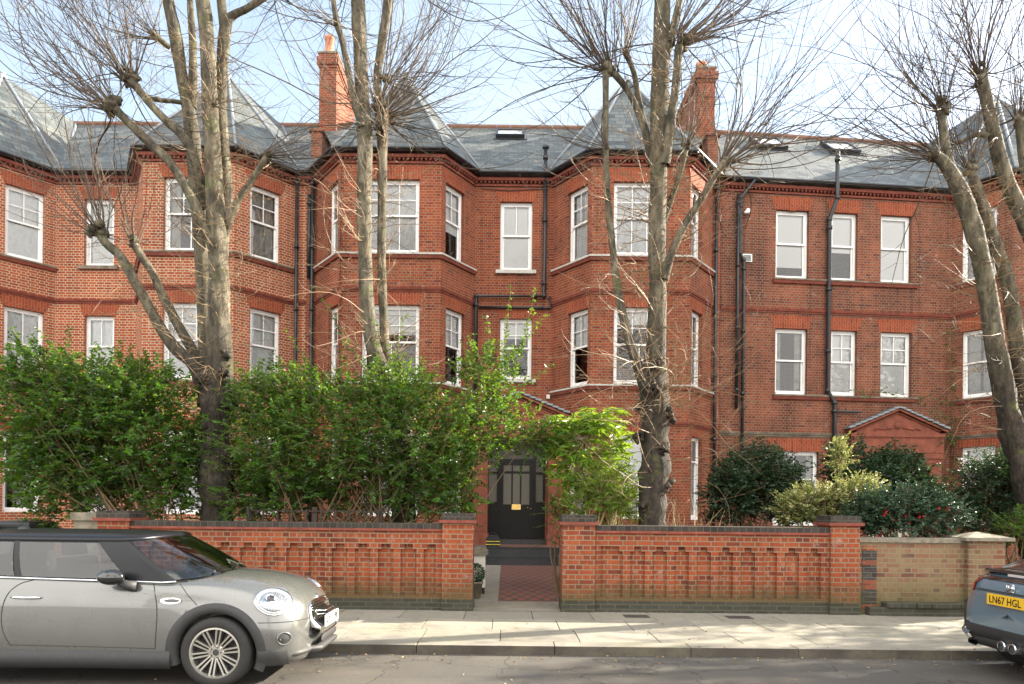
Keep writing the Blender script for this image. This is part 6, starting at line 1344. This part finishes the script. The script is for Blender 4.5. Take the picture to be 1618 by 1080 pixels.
for j in range(7):
    v = .03 + .93 * j / 6; rows.append([c1.w(gh_s(1)(.87 + .13 * k / 8, v)) for k in range(8)] + [c1.w(gh_s(-1)(1 - .13 * k / 8, v)) for k in range(9)])
g.grid(rows); g.build('rear_window', M['car_glass'], r1, smooth=True)
# roof: concentric rings from the roof edge, gently domed
ring_ = [Vector(gh_s(1)(k / 40, 1.0)) for k in range(41)] + [Vector(gh_s(-1)(1 - k / 40, 1.0)) for k in range(1, 40)]
cen = Vector((-1.75, 0, 1.414)); rows = []
for sc_, dz, ou in ((1.0, -.022, .0), (1.012, -.004, .0), (1.0, .016, 0), (.96, .034, 0), (.85, .054, 0), (.6, .070, 0), (.3, .076, 0), (.02, .078, 0)): rows.append([c1.w((cen.x + (p.x - cen.x) * sc_, p.y * sc_, 1.338 + (p.z - 1.335) * (sc_ > .9) + dz)) for p in ring_])
g = MB(); g.grid(rows, closed=True); rf = g.build('roof', M['black_car'], r1, smooth=True)
g = MB(); g.lathe(c1.w((-2.30, 0, 1.40)), [(.06, 0), (.05, .025), (.02, .04), (0, .042)], 12); g.tube([c1.w((-2.30, 0, 1.43)), c1.w((-2.42, 0, 1.58))], .004, 5); g.build('aerial', M['trim'], rf, smooth=True)
# interior
g = MB(); g.box((ox - 2.9, D0 + .10, .55), (ox - .35, D0 + 1.5, .62)); g.build('cabin_floor', M['seat'], r1)
for sx_ in (-1.35, -2.25):
    for sy in (-.36, .36):
        g = MB(); g.box(*[tuple(v) for v in (Vector((ox + sx_ - .08, D0 + hw0 + sy - .24, .6)), Vector((ox + sx_ + .45, D0 + hw0 + sy + .24, .76)))]); g.prism([(ox + sx_ - .20, .7), (ox + sx_ + .02, .7), (ox + sx_ - .12, 1.16), (ox + sx_ - .24, 1.16)], D0 + hw0 + sy - .23, D0 + hw0 + sy + .23)
        g.prism([(ox + sx_ - .25, 1.18), (ox + sx_ - .15, 1.18), (ox + sx_ - .18, 1.32), (ox + sx_ - .26, 1.32)], D0 + hw0 + sy - .13, D0 + hw0 + sy + .13); bevel(g.build('seat', M['seat'], r1), .04, 3)
g = MB(); g.prism([(ox - .85, .65), (ox - .85, .93), (ox - .70, .99), (ox - .30, .97), (ox - .25, .65)], D0 + .12, D0 + 1.48); bevel(g.build('dashboard', M['seat'], r1), .02)
g = MB(); cc = c1.w((-.95, -.36, .98)); Aw = Matrix.Rotation(R(-68), 4, 'Y')
g.tube([cc + Aw @ Vector((.18 * math.cos(a), .18 * math.sin(a), 0)) for a in [2*math.pi*k/24 for k in range(25)]], .014, 8); g.tube([cc + Aw @ Vector((-.17, 0, 0)), cc + Aw @ Vector((.17, 0, 0))], .012, 6); g.build('steering_wheel', M['trim'], r1, smooth=True)
g = MB(); g.lathe(c1.w((-.66, 0, 1.30)), [(0, -.07), (.03, -.06), (.035, 0), (.03, .06), (0, .07)], 10, M=Matrix.Rotation(R(90), 4, 'X')); g.build('rear_view_mirror', M['trim'], r1)
# door mirrors
for s in (-1, 1):
    g = MB(); cc = c1.w((-.92, s * .86, 1.015)); rows = []
    for i in range(13):
        th = math.pi * i / 12; rows.append([cc + Vector((-.0 + .125 * math.sin(th) * math.cos(a) ** 1 + .0, .09 * math.cos(th) * 1.0 if False else .075 * math.cos(th), .073 * math.sin(th) * math.sin(a))) for a in [2*math.pi*k/20 for k in range(20)]])
    g.grid(rows, closed=True); mo = g.build('door_mirror', M['trim_gloss'], r1, smooth=True)
    g = MB(); g.tube([c1.w((-.86, s * .83, .97)), c1.w((-.80, s * .80, .935)), c1.w((-.74, s * .765, .925))], [.035, .045, .05], 10); g.build('mirror_arm', M['trim'], mo, smooth=True)
# nose: lamps, grille, plate
def nose_frame(x, y, z):
    return c1.w((x, y, z))
def front_x(y, z):
    """x of the nose surface at half-width |y| and height z, searched on the loft"""
    lo, hi = 0.0, .84
    for _ in range(30):
        m_ = (lo + hi) / 2; zb, wb, zw, ww, zs, ws, ze, we, zc = interp(tabm, m_)
        if z > ze: w_ = we * math.sqrt(max(0, (zc - z) / max(1e-4, zc - ze))) if z < zc else -1
        elif z < zb: w_ = -1
        else: w_ = side_y(tabm, m_, z)
        if w_ > abs(y): lo = m_
        else: hi = m_
    return lo
def nose_pt(y, z, lift=.0):
    x = front_x(y, z); e = .02; ux = Vector((front_x(y + e, z) - front_x(y - e, z), 2*e, 0)); uz = Vector((front_x(y, z + e) - front_x(y, z - e), 0, 2*e)); n = ux.cross(uz)
    n = n.normalized() if n.length > 0 else Vector((1, 0, 0))
    if n.x < 0: n = -n
    return Vector((x, y, z)) + n * lift
def nose_patch(poly_c, fn, rings, name, m_, parent, smooth=True):
    """fan of rings: fn(k, a)->(y,z), lift per ring"""
    g = MB(); g.grid([[c1.w(nose_pt(*fn(sc_, a), lf)) for a in [2*math.pi*k/36 for k in range(36)]] for sc_, lf in rings], closed=True); return g.build(name, m_, parent, smooth)
for s in (-1, 1):
    # head lamp: tilted ellipse on the corner of the wing; param in the (x,z) side view so it wraps
    def lampf(sc_, a, s=s):
        # local axes: along the wing (down-forward) and across
        return sc_ * math.cos(a), sc_ * math.sin(a)
    def lamp_pt(sc_, a, lift, s=s):
        p, q = lampf(sc_, a); cx2, cz2 = .475, .775; ex = Vector((.90, -.43)); ez = Vector((.43, .90)); v = ex * (p * .160) + ez * (q * .105)
        x, z = cx2 + v.x, cz2 + v.y
        zb, wb, zw, ww, zs, ws, ze, we, zc = interp(tabm, x)
        y = side_y(tabm, x, z) if z <= ze else we * math.sqrt(max(0, (zc - z) / (zc - ze)))
        n = Vector((.55, s * .75, .38)).normalized(); return c1.w(Vector((x, s * y, z)) + n * lift)
    A_ = [2*math.pi*k/36 for k in range(36)]
    g = MB(); g.grid([[lamp_pt(sc_, a, lf) for a in A_] for sc_, lf in ((1.0, -.004), (1.0, .012), (.96, .016), (.91, .012), (.88, .004))], closed=True); hl = g.build('headlight', M['chrome'], r1, True)
    g = MB(); g.grid([[lamp_pt(sc_, a, lf) for a in A_] for sc_, lf in ((.90, .010), (.80, .022), (.5, .034), (.2, .040), (.01, .041))], closed=True); g.build('lens', M['lamp_in'], hl, True)
    g = MB(); g.grid([[lamp_pt(sc_, a, lf) for a in A_] for sc_, lf in ((.88, .014), (.85, .024), (.79, .029), (.76, .025))], closed=True); g.build('light_ring', M['lamp_clear'], hl, True)
    for dx_, rr_ in ((.30, .030), (-.32, .024)):
        g = MB(); g.lathe(lamp_pt(dx_, 2.6, .036), [(rr_, .0), (rr_ * 1.15, .004), (rr_ * 1.3, 0)], 14, M=Vector((.55, s*.75, .38)).to_track_quat('Z', 'Y').to_matrix().to_4x4()); g.build('bezel', M['chrome'], hl, True)
    g = MB(); g.lathe(lamp_pt(.15, 2.6, .042), [(0, .012), (.03, .008), (.042, 0)], 12, M=Vector((.55, s*.75, .38)).to_track_quat('Z', 'Y').to_matrix().to_4x4()); g.build('projector', M['trim_gloss'], hl, True)
    # fog lamp
    def fog(sc_, a, lift, s=s):
        x, z = .60 + .055 * sc_ * math.cos(a) + .0, .445 + .062 * sc_ * math.sin(a); return c1.w(Vector((x, s * side_y(tabm, x, z), z)) + Vector((.6, s * .8, 0)) * lift)
    g = MB(); g.grid([[fog(sc_, a, lf) for a in A_] for sc_, lf in ((1.0, -.002), (1.0, .008), (.88, .010), (.82, .0), (.8, -.0))], closed=True); fo = g.build('fog_light', M['paint_silver'], r1, True)
    g = MB(); g.grid([[fog(sc_, a, lf) for a in A_] for sc_, lf in ((.86, .003), (.5, .006), (.01, .007))], closed=True); g.build('recess', M['trim'], fo, True)
    g = MB(); g.grid([[fog(sc_ * .5, a, lf) + Vector((-.02, 0, 0)) for a in A_] for sc_, lf in ((1, .007), (.9, .014), (.5, .018), (.01, .018))], closed=True); g.build('lens', M['lamp_clear'], fo, True)
    g = MB(); g.tube([c1.w((x, s * (side_y(tabm, x, .62) ), .62)) for x in (-3.02, -3.0)], .05, 8); g.build('tail_light', M['lamp_red'], r1)
def hexf(sc_, a, cy0=0, cz0=.575, hy=.36, hz=.165):
    c_, s_ = math.cos(a), math.sin(a); return (cy0 + hy * sc_ * math.copysign(abs(c_) ** .45, c_) * (1 - .12 * (s_ > 0) * s_), cz0 + hz * sc_ * math.copysign(abs(s_) ** .45, s_))
nose_patch(None, hexf, ((1.0, .0), (1.0, .014), (.95, .016), (.93, .004)), 'grille_surround', M['chrome'], r1)
gr_ = nose_patch(None, hexf, ((.95, .006), (.6, .008), (.3, .009), (.01, .009)), 'grille', M['trim_gloss'], r1)
for k in range(5):
    z = .60 + k * .024; g = MB(); g.tube([c1.w(nose_pt(y, z, .014)) for y in [-.31 + .62 * i / 20 for i in range(21)]], .0055, 6); g.build('grille_bar', M['chrome'], gr_, smooth=True)
nose_patch(None, lambda sc_, a: hexf(sc_, a, 0, .375, .30, .035), ((1.0, .004), (.9, .008), (.01, .008)), 'lower_grille', M['trim'], r1)
g = MB(); rows = []
for i in range(31):
    y = -.66 + 1.32 * i / 30; x = front_x(min(abs(y), .60), .30) - .01 - max(0, abs(y) - .60) * 2.2
    rows.append([c1.w((x - .03, y, .315)), c1.w((x + .025, y, .30)), c1.w((x + .02, y, .265)), c1.w((x - .12, y, .20)), c1.w((x - .3, y, .19))])
g.grid(rows[::-1]); g.build('front_lip', M['trim'], r1, smooth=True)
px_ = front_x(0, .54) + .035; g = MB(); pa = [c1.w((px_ - .0, y, z)) for y, z in ((-.26, .485), (.26, .485), (.26, .595), (-.26, .595))]
pb = [p + Vector((-.012, 0, 0)) for p in pa]; g.face(pa); g.face(pb[::-1]); [g.face([pa[i], pb[i], pb[(i+1) % 4], pa[(i+1) % 4]]) for i in range(4)]; pw = g.build('number_plate', M['plate_w'], r1)
plate_text(c1, pw, 'KP15 YBP', c1.w((px_, 0, .54)), Vector((0, 1, 0)), Vector((0, 0, 1)), .072, .45, M['ink'])
g = MB(); g.tube([c1.w((x, -.28 + k, z)) for x, z in ((-.20, 1.035), (-.33, 1.06))] if False else [c1.w((-.16, -.45, 1.03)), c1.w((-.24, -.15, 1.06)), c1.w((-.18, .1, 1.045))], .008, 6); g.build('wiper', M['trim'], r1)
g = MB(); g.lathe(c1.w(nose_pt(0, .755, .006)), [(0, .006), (.03, .005), (.034, 0)], 14, M=Vector((.8, 0, .6)).to_track_quat('Z', 'Y').to_matrix().to_4x4()); g.tube([c1.w(nose_pt(y, .757, .008)) for y in (-.075, -.03)], .004, 5); g.tube([c1.w(nose_pt(y, .757, .008)) for y in (.03, .075)], .004, 5); g.build('badge', M['chrome'], r1, smooth=True)

# ================= grey blue hatchback, tail towards us, at the right edge
XR = (1568 - X0) * 7.2 / F_PX          # tail plane
T2 = Matrix(((1, 0, 0, XR + 3.45), (0, 1, 0, 6.93), (0, 0, 1, 0), (0, 0, 0, 1)))
r2 = empty('parked_car', (XR + 3.45, 6.93, 0), 'grey blue hatchback with yellow rear number plate at the right edge', 'car', 'cars parked along the kerb'); c2 = Car(T2, r2)
tabc = [(-3.46, .46, .52, .60, .60, .72, .56, .84, .46, .86), (-3.42, .38, .66, .60, .71, .78, .66, .92, .55, .95), (-3.30, .31, .78, .62, .83, .84, .76, 1.00, .64, 1.05), (-3.05, .20, .86, .64, .90, .90, .86, 1.04, .76, 1.10), (-2.6, .18, .86, .64, .90, .92, .88, 1.03, .80, 1.06), (-1.5, .17, .86, .62, .89, .90, .88, .99, .80, 1.0),
        (-.4, .17, .86, .6, .89, .86, .87, .94, .80, .98), (.1, .18, .85, .58, .89, .80, .84, .88, .72, .95), (.5, .18, .80, .55, .82, .70, .76, .78, .60, .84), (.8, .2, .6, .5, .64, .6, .58, .66, .45, .70), (.9, .3, .4, .45, .45, .52, .42, .58, .35, .60)]
b2 = build_body(c2, tabc, [(0, .33), (-2.7, .33)], .375, M['paint_blue'], M['trim'], .3, wi=.90)
for wx in (0, -2.7):
    for s in (-1, 1): wheel(c2, wx, s * .78, s, .33, .24, .22, 5, True, 'dark_alloy')
def roof2(x):   # fastback roof height and half width
    tab = [(-3.22, 1.06, .66), (-3.0, 1.17, .66), (-2.6, 1.30, .64), (-2.1, 1.385, .62), (-1.5, 1.41, .62), (-1.0, 1.37, .60), (-.6, 1.24, .63), (-.1, 1.02, .70)]; return interp(tab, x)
g = MB(); rows = []; sg = MB()
for k in range(41):
    x = -3.22 + 3.12 * k / 40; z, w_ = roof2(x); _, _, _, _, zs, ws, ze, we, zc = interp(tabc, x)
    rows.append([c2.w((x, w_ * (1 - j / 6), z - .05 * (abs(1 - j / 6)) ** 2.5)) for j in range(13)])
g.grid(rows); rf = g.build('roof', M['paint_blue'], r2, smooth=True)
for s in (-1, 1):
    g = MB(); rows = []
    for k in range(41):
        x = -3.22 + 3.12 * k / 40; z, w_ = roof2(x); ze, we = interp(tabc, x)[6:8]; rows.append([c2.w((x, s * (we + .03), ze - .01)), c2.w((x, s * (we * .4 + w_ * .6 + .02), ze * .4 + (z - .05) * .6)), c2.w((x, s * w_, z - .048))])
    g.grid(rows if s < 0 else [r[::-1] for r in rows]); g.build('side_window', M['car_glass'], r2, smooth=True)
g = MB(); rows = [[c2.w((x, y * w_ / .66, roof2(x)[0] + .006 - .045 * abs(y / .66) ** 2.5)) for y in [-.55 + 1.1 * j / 12 for j in range(13)]] for x, w_ in [(x, roof2(x)[1]) for x in [-3.15 + .9 * k / 12 for k in range(13)]]]
g.grid(rows); g.build('rear_window', M['trim_gloss'], r2, smooth=True)
# spoiler lip with brake lamp, tail lamps, bumper pieces
def tail_x(y, z):
    lo, hi = -3.455, -2.6
    for _ in range(28):
        m_ = (lo + hi) / 2; zb, wb, zw, ww, zs, ws, ze, we, zc = interp(tabc, m_)
        w_ = (we * math.sqrt(max(0, (zc - z) / max(1e-4, zc - ze))) if z < zc else -1) if z > ze else (-1 if z < zb else side_y(tabc, m_, z))
        if w_ > abs(y): hi = m_
        else: lo = m_
    return hi
def tail_strip(name, pts_fn, n, m_, lift=.01, parent=None, smooth=True):
    g = MB(); rows = []
    for i in range(n + 1):
        t = i / n; rows.append([c2.w((tail_x(y, z) - l_, y, z)) for y, z, l_ in pts_fn(t)])
    g.grid(rows); return g.build(name, m_, parent or r2, smooth)
g = MB(); rows = []
for i in range(25):
    y = -.80 + 1.6 * i / 24; e = 1 - (abs(y) / .80) ** 5; xx = -3.36 + .10 * (y / .8) ** 2 + .10 * (1 - e); z = 1.03 + .035 * e
    rows.append([c2.w((xx + .20, y, z + .035)), c2.w((xx + .02, y, z + .03)), c2.w((xx, y, z + .018)), c2.w((xx, y, z + .0)), c2.w((xx + .03, y, z - .012)), c2.w((xx + .2, y, z - .02))])
g.grid(rows); sp = g.build('spoiler', M['trim_gloss'], r2, smooth=True)
g = MB(); g.box(tuple(c2.w((-3.362, -.16, 1.035))), tuple(c2.w((-3.34, .16, 1.06)))); g.build('brake_light', M['lamp_clear'], sp)
tail_strip('tail_glass', lambda t: [(-.62 + 1.24 * t, z, .012) for z in (.985, 1.0, 1.01, 1.02)], 16, M['trim_gloss'])
for s in (-1, 1):
    def lamp(t, s=s): 
        y = .54 + .19 * t; return [(s * y, .86 - .02 * t, .014), (s * y, .93, .022), (s * y, 1.0 - .0 * t, .016)]
    tail_strip('tail_light', lamp, 8, M['lamp_red'])
    g = MB(); xx = tail_x(.80, .6) ; rows = [[c2.w((xx - .012 + dx, s * (.80 + dy), z)) for dx, dy in ((0, -.05), (-.012, .02), (.05, .075), (.12, .09))] for z in (.42, .5, .6, .72)]; g.grid(rows); g.build('bumper_vent', M['trim'], r2, smooth=True)
    g = MB(); rows = []
    for t in [k / 8 for k in range(9)]:
        x = tail_x(.7, .45); y = .62 + .26 * t; rows.append([c2.w((x - .02 + .12 * t**2, s * y, .40 + .05 * t)), c2.w((x - .05 + .12 * t**2, s * y, .36 + .05 * t)), c2.w((x - .02 + .12 * t**2, s * y, .32 + .05 * t))])
    g.grid(rows); g.build('bumper_fin', M['paint_blue'], r2, smooth=True)
    g = MB(); rows = [[c2.w((x, s * (side_y(tabc, x, .36) - .12), .31)), c2.w((x, s * (side_y(tabc, x, .36) + .012), .30)), c2.w((x, s * (side_y(tabc, x, .36) + .012), .265)), c2.w((x, s * (side_y(tabc, x, .36) - .12), .25))] for x in [-3.41 + k * .035 for k in range(12)]]; g.grid(rows); g.build('splitter', M['trim'], r2)
tail_strip('rear_bumper', lambda t: [((-.82 + 1.64 * t) * (1 - .03 * k), z, .012 + .006 * (k == 1)) for k, z in enumerate((.50, .44, .37, .32))][::-1], 24, M['trim'])
g = MB(); rows = []
for i in range(17):
    y = -.60 + 1.2 * i / 16; rows.append([c2.w((-3.30, y, .40)), c2.w((-3.43 + .06 * abs(y), y, .38)), c2.w((-3.44 + .06 * abs(y), y, .33)), c2.w((-3.35, y, .26)), c2.w((-3.0, y, .20))])
g.grid(rows); g.build('diffuser', M['trim'], r2, smooth=True)
for y in (.10, -.05):
    g = MB(); g.lathe(c2.w((-3.47, y, .335)), [(.042, -.0), (.052, .0), (.055, .01), (.055, .22)], 20, M=Matrix.Rotation(R(90), 4, 'Y')); g.lathe(c2.w((-3.465, y, .335)), [(.042, 0), (.040, .2), (0, .2)], 20, M=Matrix.Rotation(R(90), 4, 'Y')); g.build('exhaust_pipe', M['chrome'], r2, smooth=True)
tx = tail_x(.26, .80) - .05; g = MB(); pa = [c2.w((tx, y, z)) for y, z in ((.26, .745), (-.26, .745), (-.26, .855), (.26, .855))]; pb = [p + Vector((.014, 0, 0)) for p in pa]
g.face(pa); g.face(pb[::-1]); [g.face([pa[i], pb[i], pb[(i+1) % 4], pa[(i+1) % 4]]) for i in range(4)]; pw = g.build('number_plate', M['plate_y'], r2)
plate_text(c2, pw, 'LN67 HGL', c2.w((tx, 0, .80)), Vector((0, -1, 0)), Vector((0, 0, 1)), .076, .44, M['ink'])
g = MB(); rows = [[c2.w((tail_x(y, z) - .006, y, z)) for z in (.885, .875, .865)] for y in [-.5 + k * .05 for k in range(21)]]; g.grid(rows); g.build('plate_recess', M['trim'], b2)
tb = tail_x(.05, .93) - .02; g = MB()
for q in ([(.055, .895), (.045, .965)], [(-.055, .895), (-.045, .965)]): g.tube([c2.w((tb, y, z)) for y, z in q], .005, 6)
for q in ([(.03, .91), (.022, .955)], [(-.03, .91), (-.022, .955)], [(.026, .932), (-.026, .932)]): g.tube([c2.w((tb, y, z)) for y, z in q], .008, 6)
for z in (.895, .965): g.tube([c2.w((tb, .052, z)), c2.w((tb, -.052, z))], .005, 6)
g.build('badge', M['chrome'], r2, smooth=True)
# ---------------------------------------------------------------- bare trees of the far pavement, seen only as reflections in the window panes
src = [o for o in bpy.data.objects if o.name.startswith('bare_tree')]
for i, (o, x, y, rz) in enumerate(((src[0], -9.5, -5.5, 2.6), (src[2], 1.5, -6.0, 3.4), (src[1], 10.5, -5.5, 2.9))):
    c = o.copy(); COL.objects.link(c); c.location = (x, y, ZP); c.rotation_euler = (0, 0, rz)
    c['label'] = ('bare tree across the road, left of the three mirrored in the window panes', 'bare tree across the road, middle of the three mirrored in the window panes', 'bare tree across the road, right of the three mirrored in the window panes')[i]; c['group'] = 'bare trees across the road'
    for ch in o.children:
        d = ch.copy(); COL.objects.link(d); d.parent = c
